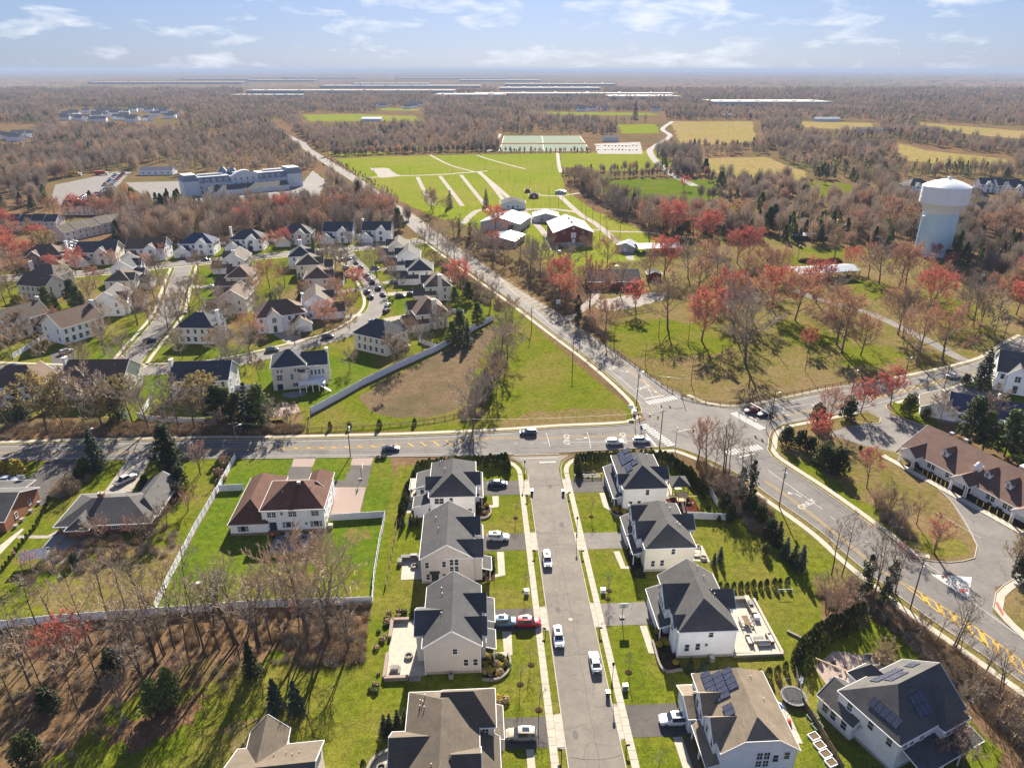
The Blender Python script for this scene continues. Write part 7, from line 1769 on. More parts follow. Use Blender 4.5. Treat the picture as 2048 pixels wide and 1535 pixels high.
# people at the right-hand ramp
# ------------------------------------------------------------------ trees: prototypes (shared meshes), then placed one by one
def rvec(rng): 
    while True:
        v = Vector((rng.uniform(-1,1),rng.uniform(-1,1),rng.uniform(-1,1)))
        if 0.05 < v.length < 1: return v.normalized()
def bare_tree_meshes(seed,h=14.0,spread=0.5,trunk_frac=0.3,n1=7,n2=6,n3=6,n4=5,twig_mat='twig_grey',buds=None,nbud=0,bud=0.16,r0=None,bark='bark',multi=1,twr=0.024):
    rng = random.Random(seed); T,C,B = MB(),MB(),MB()
    r0 = r0 or h * 0.017
    tips = []
    def limb(mb,p,d,L,ra,rb,seg,sides,wob,lift):
        pts = [p]; d = d.normalized()
        for k in range(seg):
            d = (d + rvec(rng) * wob + Vector((0,0,lift))).normalized()
            q = pts[-1] + d * (L / seg)
            mb.tube(pts[-1],q,ra + (rb - ra) * k / seg,ra + (rb - ra) * (k + 1) / seg,sides); pts.append(q)
        return pts,d
    def along(pts,t):
        x = t * (len(pts) - 1); k = min(int(x),len(pts) - 2); return pts[k].lerp(pts[k + 1],x - k),(pts[k + 1] - pts[k]).normalized()
    def side_dir(d,ang,az):
        s = d.orthogonal().normalized(); s = Matrix.Rotation(az,3,d) @ s
        return (d * math.cos(ang) + s * math.sin(ang)).normalized()
    for st in range(multi):
        base = Vector((0,0,0)) if multi == 1 else Vector((rng.uniform(-.4,.4),rng.uniform(-.4,.4),0))
        lean = Vector((rng.uniform(-.08,.08),rng.uniform(-.08,.08),1)) if multi == 1 else Vector((rng.uniform(-.3,.3),rng.uniform(-.3,.3),1))
        hh = h * rng.uniform(0.85,1.0) if multi > 1 else h
        main,_ = limb(T,base,lean,hh * 0.82,r0,r0 * 0.22,6,7,0.06,0.03)
        az = rng.uniform(0,6)
        for i in range(n1):
            t = trunk_frac + (1 - trunk_frac) * (i + rng.uniform(0,.8)) / n1 * 0.98
            p,d = along(main,min(t,0.99)); az += 2.4 + rng.uniform(-.4,.4)
            L1 = hh * spread * (1.15 - 0.65 * t) * rng.uniform(.8,1.15)
            r1 = r0 * 0.42 * (1.2 - t * 0.7)
            l1,d1 = limb(T,p,side_dir(d,rng.uniform(.65,1.05),az),L1,r1,r1 * .25,4,5,0.16,0.13)
            for j in range(n2):
                t2 = .2 + .8 * (j + rng.uniform(0,.8)) / n2
                p2,dd = along(l1,min(t2,.99)); L2 = L1 * rng.uniform(.34,.55) * (1.1 - .4 * t2)
                l2,d2 = limb(C,p2,side_dir(dd,rng.uniform(.5,.95),rng.uniform(0,6.3)),L2,r1 * .30,r1 * .10,3,4,0.2,0.14)
                for k in range(n3):
                    t3 = .15 + .85 * (k + rng.uniform(0,.8)) / n3
                    p3,d3 = along(l2,min(t3,.99)); L3 = L2 * rng.uniform(.4,.7)
                    l3,_ = limb(C,p3,side_dir(d3,rng.uniform(.4,.9),rng.uniform(0,6.3)),L3,max(twr * 1.3,r1 * .07),twr * .8,2,3,0.25,0.16)
                    for q in range(n4):
                        p4,d4 = along(l3,rng.uniform(.2,.99)); e = p4 + (side_dir(d4,rng.uniform(.3,.8),rng.uniform(0,6.3)) + Vector((0,0,.25))).normalized() * L3 * rng.uniform(.4,.8)
                        s = rvec(rng) * twr * 1.2
                        C.add([tuple(p4 - s),tuple(p4 + s),tuple(e)],[(0,1,2)]); tips.append((p4,e))
    if buds and nbud:
        for _ in range(nbud):
            a,b = rng.choice(tips); p = a.lerp(b,rng.uniform(.2,1.1)) + rvec(rng) * 0.12; u,v = rvec(rng) * bud * rng.uniform(.5,1.2),rvec(rng) * bud * rng.uniform(.5,1.2)
            B.add([tuple(p - u),tuple(p + v),tuple(p + u)],[(0,1,2)])
    out = dict(trunk=T.mesh('trunk',bark),crown=C.mesh('crown',twig_mat))
    if buds and nbud: out['buds'] = B.mesh('blossom',buds)
    return out
def leaf_cloud(mb,rng,centre,rx,ry,rz,n,size,flat=0.0,shell=0.55,up=0.3):
    for _ in range(n):
        v = rvec(rng) * (shell + (1 - shell) * rng.random() ** 0.5)
        p = Vector((centre[0] + v.x * rx,centre[1] + v.y * ry,centre[2] + v.z * rz))
        nrm = (v + rvec(rng) * 0.8 + Vector((0,0,up))).normalized(); a = nrm.orthogonal().normalized(); a = Matrix.Rotation(rng.uniform(0,6.3),3,nrm) @ a; b = nrm.cross(a)
        s = size * rng.uniform(.5,1.3); a *= s; b *= s * rng.uniform(.5,1)
        mb.add([tuple(p - a),tuple(p + b),tuple(p + a),tuple(p - b)],[(0,1,2,3)])
def conifer_meshes(seed,h=10.0,r=2.6,n=1500,size=0.34,mat='needle',layers=13,base=0.06,taper=1.0,droop=0.25):
    rng = random.Random(seed); C,T = MB(),MB()
    T.tube((0,0,0),(0,0,h * .95),h * .018,h * .004,7)
    for k in range(layers):
        t = (k + .3) / layers; z = h * (base + (1 - base) * t); rr = r * (1 - t) ** taper * rng.uniform(.82,1.12) + .12
        nb = max(4,int(11 * (1 - t) + 4))
        for j in range(nb):
            a = 6.283 * (j + rng.uniform(-.35,.35)) / nb; rl = rr * rng.uniform(.72,1.12); m = max(3,int(n / layers / nb * 1.15))
            T.tube((0,0,z),(math.cos(a) * rl * .8,math.sin(a) * rl * .8,z - droop * rl * .6),h * .004,h * .001,3)
            for q in range(m):
                s = rng.uniform(.15,1) ** .7; p = Vector((math.cos(a) * rl * s,math.sin(a) * rl * s,z - droop * rl * s * s + rng.uniform(-.12,.2) * h / layers)) + rvec(rng) * .18 * rl * .5
                d = Vector((math.cos(a),math.sin(a),-.15 + rng.uniform(-.4,.5))).normalized() + rvec(rng) * .45; u = d.normalized() * size * rng.uniform(.6,1.3); w = d.cross(Vector((0,0,1)) + rvec(rng) * .5).normalized() * size * rng.uniform(.3,.6)
                C.add([tuple(p - u),tuple(p + w),tuple(p + u),tuple(p - w)],[(0,1,2,3)])
    return dict(trunk=T.mesh('trunk','bark_dark'),crown=C.mesh('crown',mat))
def pine_meshes(seed,h=12.0,r=4.0,n=3200,mat='needle_pale'):
    rng = random.Random(seed); C,T = MB(),MB(); T.tube((0,0,0),(rng.uniform(-.3,.3),rng.uniform(-.3,.3),h * .92),h * .02,h * .006,7)
    K = 42
    for k in range(K):
        t = (k + .5) / K; z = h * (.14 + .82 * t); rr = r * (1 - t) ** .75 * (1.05 if t > .12 else .8); a = k * 2.4 + rng.uniform(-.4,.4); q = rr * rng.uniform(.4,.95)
        c = (math.cos(a) * q,math.sin(a) * q,z); T.tube((0,0,z - .1 * q),c,h * .005,h * .002,4)
        leaf_cloud(C,rng,c,r * .30 * rng.uniform(.7,1.25),r * .30 * rng.uniform(.7,1.25),r * .17 * rng.uniform(.7,1.3),n // K,.26,shell=.3,up=.6)
    return dict(trunk=T.mesh('trunk','bark'),crown=C.mesh('crown',mat))
def arbor_mesh(seed,h=2.6,r=.62,n=420,mat='hedge',size=.17):
    rng = random.Random(seed); C = MB()
    C.tube((0,0,0),(0,0,h * .8),.06,.02,5)
    for _ in range(n):
        t = rng.random() ** .85; z = h * (.03 + .97 * t); rr = r * (1 - t ** 2.2) ** .6 * (.72 + .28 * min(1,t * 6)) * rng.uniform(.72,1.1) + .02; a = rng.uniform(0,6.283)
        p = Vector((rr * math.cos(a),rr * math.sin(a),z)); d = (Vector((math.cos(a) * .5,math.sin(a) * .5,.9)) + rvec(rng) * .5).normalized(); w = d.cross(Vector((math.cos(a),math.sin(a),0)) + rvec(rng) * .5).normalized()
        u = d * size * rng.uniform(.6,1.4); w = w * size * rng.uniform(.35,.8); C.add([tuple(p - u),tuple(p + w),tuple(p + u),tuple(p - w)],[(0,1,2,3)])
    return C.mesh('arborvitae',mat)
def shrub_mesh(seed,r=.8,h=.9,n=260,mat='holly',size=.15):
    rng = random.Random(seed); C = MB()
    for k in range(6): a = k * 1.05; C.tube((0,0,0),(math.cos(a) * r * .5,math.sin(a) * r * .5,h * .6),.03,.01,3)
    leaf_cloud(C,rng,(0,0,h * .5),r,r,h * .52,n,size); return C.mesh('shrub',mat)
def brush_mesh(seed,r=1.6,h=1.8,n=170,mat='brush',w=.022):
    rng = random.Random(seed); C = MB()
    for _ in range(n):
        a = rng.uniform(0,6.283); b = Vector((rng.uniform(-.5,.5) * r,rng.uniform(-.5,.5) * r,0)); d = (Vector((math.cos(a) * rng.uniform(.1,.9),math.sin(a) * rng.uniform(.1,.9),1))).normalized(); L = h * rng.uniform(.5,1.1)
        m = b + d * L * .55; e = m + (d + rvec(rng) * .7).normalized() * L * .5; s = rvec(rng) * w
        C.add([tuple(b - s),tuple(b + s),tuple(m + s * .7),tuple(m - s * .7),tuple(e)],[(0,1,2,3),(3,2,4)])
        for q in range(2): e2 = m + (d + rvec(rng) * 1.0).normalized() * L * rng.uniform(.25,.5); C.add([tuple(m - s * .6),tuple(m + s * .6),tuple(e2)],[(0,1,2)])
    return C.mesh('brush',mat)
def ivy_tree_meshes(seed,h=12):
    d = bare_tree_meshes(seed,h,.32,.45,6,5,4,4,'twig_grey'); rng = random.Random(seed); C = MB()
    for k in range(16):
        t = k / 15; q = rng.uniform(.55,1.25); leaf_cloud(C,rng,(rng.uniform(-.6,.6),rng.uniform(-.6,.6),h * (.04 + .62 * t)),(.9 * (1.15 - .8 * t) + .2) * q,(.9 * (1.15 - .8 * t) + .2) * q,h * .05 * q,85,.2,shell=.4)
    d['buds'] = C.mesh('ivy','ivy'); return d
PROTO = {}
PROTO['bare'] = [bare_tree_meshes(100 + k,14 + 1.2 * (k % 3),.46 + .05 * (k % 3),.24 + .05 * (k % 2),9,7,6,6,'twig_grey' if k % 2 else 'twig_brown') for k in range(5)]
PROTO['tall'] = [bare_tree_meshes(140 + k,15,.30 + .03 * k,.40,8,4,4,4,'twig_grey' if k % 2 else 'twig_brown',r0=.115 + .022 * k,bark='bark_dark',multi=1 + (k == 3)) for k in range(4)]
PROTO['small'] = [bare_tree_meshes(160 + k,7.5,.48,.18,7,5,5,5,('twig_brown','twig_red','twig_grey')[k],r0=.1,multi=2 if k < 2 else 1) for k in range(3)]
PROTO['red'] = [bare_tree_meshes(200 + k,11.5 + k,.46,.24,8,6,5,5,'twig_red','bud_red' if k != 2 else 'bud_rust',3600,.13) for k in range(4)]
PROTO['redsmall'] = [bare_tree_meshes(220 + k,6.5,.52,.24,7,5,5,5,'twig_red','bud_red',1500,.10,r0=.1) for k in range(2)]
PROTO['rust'] = [bare_tree_meshes(240 + k,12.5,.44,.26,8,6,5,5,'twig_red' if k else 'twig_brown','bud_rust',1100,.12) for k in range(2)]
PROTO['olive'] = [bare_tree_meshes(260 + k,9,.5,.2,8,6,5,5,'twig_brown','bud_olive',1500,.13,multi=2) for k in range(2)]
for nm in ('bare','red','rust','small','redsmall','olive'):      # coarser-twigged meshes for trees more than 170 m away
    PROTO[nm + '_mid'] = {
        'bare': lambda: [bare_tree_meshes(600 + k,14,.52,.2,10,7,6,8,'twig_grey' if k % 2 else 'twig_brown',twr=.027) for k in range(4)],
        'red': lambda: [bare_tree_meshes(610 + k,12.5,.54,.18,10,7,6,7,'twig_red','bud_red' if k != 2 else 'bud_rust',8000,.14,twr=.022) for k in range(3)],
        'rust': lambda: [bare_tree_meshes(620 + k,12.5,.52,.2,9,7,6,5,'twig_red' if k else 'twig_brown','bud_rust',4500,.12,twr=.026) for k in range(2)],
        'small': lambda: [bare_tree_meshes(630 + k,7.5,.52,.15,8,6,6,5,('twig_brown','twig_grey')[k],r0=.1,multi=1,twr=.034) for k in range(2)],
        'redsmall': lambda: [bare_tree_meshes(640,6.5,.54,.2,8,6,5,5,'twig_red','bud_red',1800,.16,r0=.1,twr=.025)],
        'olive': lambda: [bare_tree_meshes(650 + k,9,.54,.15,9,6,6,5,'twig_brown','bud_olive',2600,.2,multi=1,twr=.034) for k in range(2)]}[nm]()
PROTO['sapling'] = [bare_tree_meshes(280 + k,4.6,.30,.35,6,4,4,3,'twig_grey',r0=.05,twr=.01) for k in range(2)]
PROTO['conifer'] = [conifer_meshes(300 + k,9.5,2.5,1900,.32,('needle','needle_blue')[k % 2]) for k in range(3)]
PROTO['spruce'] = [conifer_meshes(320,11,3.4,2400,.36,'needle_blue',15,.05,.9,.35)]
PROTO['pine'] = [pine_meshes(340 + k,11,3.6,3400,('needle_pale','needle','needle_pale')[k]) for k in range(3)]
PROTO['ivy'] = [ivy_tree_meshes(360 + k,13) for k in range(2)]
def holly_meshes(seed,h=6,r=2.6,mat='holly'):
    rng = random.Random(seed); C,T = MB(),MB(); T.tube((0,0,0),(0,0,h * .7),.16,.06,6)
    for k in range(16): a = k * 2.4; t = (k + .5) / 16; q = r * .5 * (1 - t * .55); leaf_cloud(C,rng,(math.cos(a) * q,math.sin(a) * q,h * (.14 + .72 * t)),r * .5 * (1 - t * .45),r * .5 * (1 - t * .45),h * .15,130,.2,shell=.55)
    return dict(trunk=T.mesh('trunk','bark'),crown=C.mesh('crown',mat))
PROTO['holly'] = [holly_meshes(380 + k,6,2.5,('holly','hedge')[k % 2]) for k in range(3)]
PROTO['gold'] = [holly_meshes(390,3.2,1.7,'shrub_gold')]
ARB = [arbor_mesh(400 + k) for k in range(4)]; SHR = [shrub_mesh(410 + k,mat=m) for k,m in enumerate(('holly','hedge','brush','shrub_gold','needle_pale'))]; BRU = [brush_mesh(420 + k,mat=('brush','twig_grey','brush','twig_brown')[k]) for k in range(4)]
TNAME = dict(bare='bare_tree',tall='bare_tree',small='bare_tree',red='red_maple',redsmall='red_maple',rust='red_maple',olive='budding_tree',sapling='sapling',conifer='conifer',spruce='spruce',pine='pine_tree',ivy='ivy_tree',holly='evergreen_tree',gold='golden_shrub')
TH0 = dict(bare=14.5,tall=15,small=7.5,red=12.5,redsmall=6.5,rust=12.5,olive=9,sapling=4.6,conifer=9.5,spruce=11,pine=11,ivy=13,holly=6,gold=3.2)
TRNG = random.Random(21)
NT = {}
def tree(kind,xy,h,label,group=None,sx=1.0):
    far = xy[1] > 165 and kind + '_mid' in PROTO
    pr = TRNG.choice(PROTO[kind + '_mid' if far else kind]); s = h / TH0[kind] * (1.3 if far else 1.08) * (1.12 if group == 'park trees' else 1.0); sx = sx * (1.14 if far else 1.0)
    t = thing(TNAME[kind],label,'tree' if kind not in ('gold',) else 'shrub',(xy[0],xy[1],0),TRNG.uniform(0,6.28),group)
    t.scale = (s * sx,s * sx,s)
    for k,nm in (('trunk','trunk'),('crown','crown'),('buds','ivy' if kind == 'ivy' else 'blossom')):
        if k in pr: link(nm,pr[k],t)
    NT[TNAME[kind]] = NT.get(TNAME[kind],0) + 1
    return t
def row_trees(lst,what,where,group):
    """lst: (kind, px, height); labels count them from the left"""
    order = {}
    for kind,px,h in sorted(lst,key=lambda q: q[1][0]):
        w = what.get(kind,what.get('*')); k = order.get(w,0); order[w] = k + 1
        tree(kind,G(*px),h,'%s %s, %s from the left' % (w,where,NTH[k]),group)
W_ = {'bare': 'bare grey-brown tree','tall': 'tall thin bare tree','small': 'small bare tree','red': 'red-blossomed maple','redsmall': 'small red-blossomed tree','rust': 'rust-tinged maple','olive': 'yellow-green budding tree','conifer': 'cone-shaped evergreen','pine': 'bushy green pine','spruce': 'dark layered spruce','holly': 'rounded dark evergreen','ivy': 'ivy-clad bare tree','gold': 'golden round shrub','sapling': 'young sapling'}
# the park
row_trees([('ivy',(1155,649),15),('red',(1179,621),15),('rust',(1208,679),11),('redsmall',(1271,624),9),('bare',(1335,656),16),('red',(1403,681),14),('bare',(1491,729),18),('bare',(1466,668),15),('red',(1459,634),13),('red',(1119,591),12),('bare',(1096,531),11),('bare',(1174,524),11),('rust',(1214,539),12),('red',(1328,556),14),('bare',(1296,566),12),('bare',(1376,556),13),
           ('rust',(1396,596),13),('rust',(1411,549),12),('bare',(1431,591),15),('tall',(1446,584),14),('red',(1474,526),12),('red',(1494,524),13),('red',(1519,576),13),('red',(1416,494),14),('red',(1346,481),16),('rust',(1324,476),14),('bare',(1298,479),12),('red',(1590,641),14),('red',(1632,606),13),('bare',(1658,631),13),('rust',(1673,689),15),('rust',(1683,706),15),('rust',(1721,711),10),('tall',(1720,679),14),
           ('redsmall',(1616,704),6),('rust',(1796,669),14),('bare',(1806,675),13),('rust',(1833,729),14),('rust',(1885,721),14),('bare',(1758,568),15),('red',(1736,556),11),('rust',(1798,576),14),('rust',(1811,574),14),('red',(1858,634),14),('bare',(1936,631),13),('bare',(1946,654),13),('bare',(1958,659),13),('small',(1988,671),8),('bare',(1668,519),12),('bare',(1823,481),12),('red',(1543,620),13),('red',(1504,640),13),('rust',(1560,560),11),('red',(1700,540),8),('red',(1870,520),6),('redsmall',(1900,540),6),('bare',(1540,560),11),('rust',(1860,600),12),
           ('bare',(1240,590),11),('bare',(1140,560),12),('bare',(1060,545),12),('bare',(1080,556),12),('bare',(1040,522),12),('bare',(1110,575),11),('red',(1130,612),10)],
          W_,'in the park','park trees')
row_trees([('ivy',(918,470),14),('ivy',(940,484),15),('bare',(955,496),12),('bare',(990,520),12),('red',(990,470),14),('bare',(865,428),13),('bare',(893,425),9),('bare',(1010,530),12),('bare',(965,508),11),('red',(985,505),9),('rust',(862,420),12),('bare',(908,480),11)],W_,'beside the main road at the fairground','fairground roadside trees')
row_trees([('conifer',(900,415),12),('conifer',(972,412),12),('pine',(1440,385),17),('pine',(1410,350),15),('pine',(1520,425),14),('conifer',(1270,238),32),('pine',(1610,405),12),('red',(1367,380),9),('pine',(1560,402),12)],W_,'on the far green fields','field trees')
# subdivision
row_trees([('bare',(275,651),13),('bare',(210,709),11),('small',(85,726),8),('bare',(165,750),10),('bare',(260,748),11),('small',(365,716),8),('bare',(297,626),9),('bare',(337,666),11),('bare',(360,649),12),('bare',(380,631),12),('bare',(400,604),11),('bare',(320,570),13),('bare',(397,548),10),('red',(152,549),10),('rust',(192,576),8),('small',(25,719),9),('bare',(470,756),13),('bare',(692,564),14),('bare',(672,534),12),('bare',(654,540),11),('bare',(754,556),13),('small',(717,506),8),('red',(540,575),10),('red',(712,585),9),('rust',(690,630),9),('red',(648,661),9),('red',(922,579),11),('small',(794,585),8),('rust',(784,559),8),('red',(572,492),8),('red',(545,501),8),('red',(500,690),9),('small',(455,700),7),('bare',(440,560),9),('bare',(520,640),9),('bare',(590,690),7),('small',(790,730),9),('bare',(800,728),10),('small',(875,668),8),('red',(40,555),9),('bare',(15,545),10),('rust',(225,535),7),('red',(290,538),6),('bare',(70,640),9),('bare',(12,610),9),('small',(190,640),7),('bare',(205,655),8),('bare',(510,560),9),('bare',(570,570),9),('bare',(440,640),11),('bare',(455,660),10),('bare',(860,480),9),('bare',(875,495),9),('bare',(895,515),10),('bare',(910,530),10),('bare',(930,550),10),('bare',(900,560),9),('bare',(955,590),9),('bare',(980,620),10),('small',(15,690),8),('small',(50,690),8),('small',(520,760),7),('small',(260,775),5)],
          W_,'in the subdivision','subdivision trees')
row_trees([('conifer',(55,564),7),('pine',(160,622),11),('pine',(150,615),12),('conifer',(170,624),9),('pine',(100,632),12),('conifer',(115,628),10),('holly',(285,559),5),('conifer',(627,501),9),('conifer',(604,596),11),('pine',(797,462),14),('conifer',(545,622),8),('conifer',(555,625),8),('holly',(595,630),6),('pine',(920,676),11),('pine',(955,655),10),('pine',(937,604),9),('pine',(910,610),8),('conifer',(815,655),6),('conifer',(80,655),8),('conifer',(60,648),8),('conifer',(935,690),10),('pine',(905,690),9),('gold',(40,620),7),('conifer',(500,505),6),('conifer',(890,585),8),('holly',(352,505),5),('holly',(290,510),6),('pine',(235,470),9),('conifer',(232,480),10)],W_,'in the subdivision','subdivision evergreens')
row_trees([(k,p_,h_) for k,p_,h_ in [('red',(60,520),8),('red',(105,545),7),('rust',(130,570),7),('bare',(180,600),8),('rust',(250,610),7),('bare',(310,600),10),('bare',(330,590),9),('bare',(300,650),8),('small',(430,700),7),('rust',(510,600),8),('bare',(495,610),9),('bare',(560,610),8),('bare',(580,650),7),('rust',(670,600),8),('bare',(660,610),8),('small',(700,660),6),('bare',(760,530),8),('bare',(830,520),9),('bare',(870,545),9),('bare',(850,500),10),('rust',(640,500),7),('bare',(700,495),8),('bare',(450,505),8),('rust',(330,520),7),('bare',(240,520),8),('bare',(140,525),8),('bare',(420,660),10),('bare',(500,720),10),('bare',(355,700),7),('small',(640,740),5),('small',(700,740),6),('bare',(820,690),9),('bare',(845,700),8),('bare',(890,655),8),('rust',(615,600),7),('bare',(20,590),10),('bare',(45,670),9),('rust',(110,660),7)]],{k: v.replace('tree','garden tree').replace('maple','garden maple') for k,v in W_.items()},'among the subdivision gardens','subdivision garden trees')
# belt between subdivision and county road
row_trees([('olive',(95,868),14),('olive',(130,862),9),('conifer',(47,840),11),('small',(15,850),9),('small',(205,855),14),('small',(170,850),13),('olive',(225,850),10),('conifer',(240,840),12),('olive',(265,845),11),('bare',(300,862),13),('small',(360,860),12),('bare',(390,858),11),('olive',(415,845),12),('pine',(440,850),12),('pine',(460,846),11),('pine',(480,850),10),('conifer',(500,858),14),('pine',(525,855),13),('conifer',(515,852),11),('small',(555,862),7),('small',(582,860),6),('bare',(947,850),13),('bare',(985,790),12),('bare',(1000,745),13),('holly',(975,800),5),('bare',(1015,720),11),('small',(940,845),8),('bare',(1025,650),10),('bare',(1005,690),11),('conifer',(970,770),5),('small',(765,800),4),('small',(340,866),6),('small',(440,866),6)],W_,'in the belt above the county road','roadside belt trees')
# lots left of the street
row_trees([('spruce',(195,938),11),('conifer',(345,940),12),('pine',(340,935),12),('small',(402,950),9),('rust',(400,945),9),('small',(450,935),4),('holly',(360,975),6),('holly',(355,995),4),('gold',(36,948),4.2),('gold',(4,950),4),('holly',(170,950),5),('small',(130,985),5),('holly',(160,965),4),('small',(150,990),5),('holly',(290,970),3),('small',(365,1000),4),('small',(300,1085),7),('small',(200,1085),7),('rust',(265,1080),6),('small',(175,1080),5),('small',(330,1060),8),('holly',(150,1130),3),('small',(60,1150),6),('small',(110,1140),6),('small',(375,1020),6)],W_,'around the brick ranch','ranch garden trees')
row_trees([('tall',(185,1290),17),('tall',(120,1270),16),('tall',(300,1225),15),('tall',(215,1225),14),('tall',(250,1215),14),('tall',(375,1225),17),('tall',(345,1240),15),('tall',(470,1235),14),('tall',(455,1218),13),('tall',(420,1218),11),('bare',(520,1200),8),('bare',(650,1180),13),('small',(600,1160),8),('bare',(618,1275),17),('tall',(660,1285),18),('bare',(655,1260),16),('tall',(697,1200),14),('tall',(540,1240),12),('tall',(80,1265),14),('tall',(10,1280),15),('tall',(50,1330),13),('tall',(275,1300),15),('small',(145,1320),8),('redsmall',(135,1310),8),('redsmall',(160,1330),9),('red',(110,1340),9),('redsmall',(590,1235),4),('tall',(560,1262),14),('tall',(500,1260),13),('tall',(430,1262),14),('tall',(400,1290),14),('tall',(330,1310),13),('tall',(245,1350),15),('tall',(90,1390),15),('tall',(30,1420),14),('tall',(160,1430),15),('tall',(300,1380),13),('small',(240,1400),6),('small',(350,1360),6),('tall',(700,1300),12),('tall',(440,1300),17),('tall',(410,1312),18),('tall',(545,1292),18),('tall',(620,1300),18),('tall',(350,1300),18),('tall',(310,1325),17),('tall',(470,1290),18),('tall',(520,1300),18),('tall',(480,1322),15),('tall',(380,1330),17),('tall',(280,1345),16),('tall',(600,1318),16),('tall',(200,1375),16),('tall',(60,1370),16),('tall',(230,1270),16),('tall',(580,1240),15)],W_,'in the woods at the bottom left','bottom left woods')
row_trees([('holly',(228,1342),5),('pine',(312,1428),7),('pine',(345,1405),7),('conifer',(505,1348),7),('holly',(100,1420),5),('holly',(60,1525),6),('conifer',(553,1420),6.5),('conifer',(594,1425),6.5)],W_,'added for dark shade on the bottom left lawn','bottom left shade evergreens')  # evergreens added to darken the lawn; most stand where only shade lies
# near street saplings
for w,u,l in ((-8.6,51,'sapling in a mulch ring before the first left house'),(-8.2,25.5,'sapling in a mulch ring before the second left house'),(-8.4,6.6,'sapling in a mulch ring before the taupe house, right'),(-10.6,2.4,'sapling in a mulch ring before the taupe house, left'),(-7.9,-3.0,'sapling in a mulch ring by the bottom left driveway'),(9.0,50.6,'sapling in a mulch ring before the first right house'),(8.6,25.0,'sapling in a mulch ring before the cream house'),(7.9,22.6,'sapling at the third right driveway'),(8.2,4.0,'sapling in a mulch ring before the bright white house'),(8.4,-15.5,'sapling in a mulch ring at the bottom right')):
    tree('sapling',SW(w,u),RNG.uniform(4.2,5.6),l,'street saplings'); m = MB(); m.lathe([(.62,.02),(.5,.09),(0,.12)],14); tag(m.build('mulch_ring','mulch',None,(*SW(w,u),.02)),'dark round mulch ring under the ' + l.replace('sapling in a mulch ring ','sapling ').replace('sapling at','sapling at'),'mulch ring','mulch rings')
# right of the street
row_trees([('rust',(1394,928),13),('rust',(1411,942),14),('tall',(1449,955),18),('tall',(1458,957),16),('ivy',(1499,995),14),('ivy',(1480,1000),12),('tall',(1425,960),12),('small',(1440,1000),9),('small',(1465,1020),9),('holly',(1500,1025),5),('holly',(1520,1045),5),('holly',(1540,1075),5),('holly',(1460,1040),4),('conifer',(1555,1090),6),('conifer',(1585,1130),5),('conifer',(1600,1140),6),('conifer',(1570,1115),5),('holly',(1530,1110),3),('tall',(1663,1150),14),('tall',(1683,1152),16),('ivy',(1727,1190),13),('tall',(1756,1165),14),('ivy',(1775,1195),12),('ivy',(1762,1215),10),('tall',(1745,1200),15),('small',(1655,1225),9),('small',(1665,1232),8),('tall',(1690,1225),10),('small',(1705,1215),7),('tall',(1790,1185),13),('tall',(1480,975),14),('holly',(1450,1015),4)],W_,'along the near side of the lane','lane-side trees')
row_trees([('tall',(1870,1290),9),('tall',(1905,1300),12),('small',(1920,1310),7),('tall',(1970,1350),8),('tall',(2000,1400),12),('tall',(2030,1440),13),('small',(1960,1400),6),('small',(2010,1460),6),('small',(1850,1270),5),('small',(1890,1500),7),('small',(1920,1530),7),('rust',(1865,1530),5),('olive',(1770,1330),5.5),('small',(1720,1470),6),('rust',(1650,1430),3.5),('small',(1930,1420),6),('small',(2040,1500),8)],W_,'in the roadside brush at the lower right','lower right trees')
row_trees([('rust',(1656,852),9),('redsmall',(1721,827),8),('redsmall',(1781,810),9),('redsmall',(1733,975),10),('redsmall',(1636,888),7),('rust',(1833,1048),7),('olive',(1776,1035),9),('small',(1796,1065),8),('redsmall',(1868,1105),8),('rust',(1868,1108),8),('small',(1755,1020),7),('small',(1878,850),7),('small',(1970,850),9),('holly',(1572,890),6),('holly',(1600,895),5.5),('holly',(1644,932),7),('holly',(1676,945),7),('holly',(1634,850),7),('holly',(1694,838),7.5),('holly',(1816,830),7),('holly',(1850,838),4),('pine',(1935,890),14),('pine',(2008,912),13),('pine',(1965,900),11),('pine',(2045,930),12),('spruce',(1962,776),13),('olive',(2024,1150),9),('olive',(2040,1135),9),('pine',(2040,1160),6),('holly',(1620,905),5),('holly',(1720,900),1.6),('holly',(1735,905),1.5),('holly',(1660,938),6),('holly',(1930,770),4),('redsmall',(1800,1110),3)],W_,'around the office car park','office trees')
for k,(px,h) in enumerate([((860,1035),2.4),((822,1050),3),((806,1052),3),((835,1050),2.6)]): tree('conifer',G(*px),h,'dense little evergreen behind the second left house, %s from the left' % NTH[k],'small evergreens behind the second left house')
for k,(w,u) in enumerate([(-31.6,-5.8),(-30.4,-5.4),(-29.2,-5.6),(-28.6,-4.6),(-32.4,-6.2)]): tree('conifer',SW(w,u),3.6 + .3 * (k % 3),'dark cone evergreen behind the bottom left house, %s planted' % NTH[k],'cones behind the bottom left house')
for k,(w,u,h) in enumerate([(33.6,33.0,3.6),(31.9,31.8,3.0),(18.6,3.2,3.6),(20.2,1.8,4.2),(22.6,1.6,3.2)]): tree('conifer',SW(w,u),h,'evergreen in the gap beside the %s, %s' % (('cream house patio','cream house patio','bright white house','bright white house','bright white house')[k],('larger','smaller','left','middle','right')[k]),'gap evergreens')
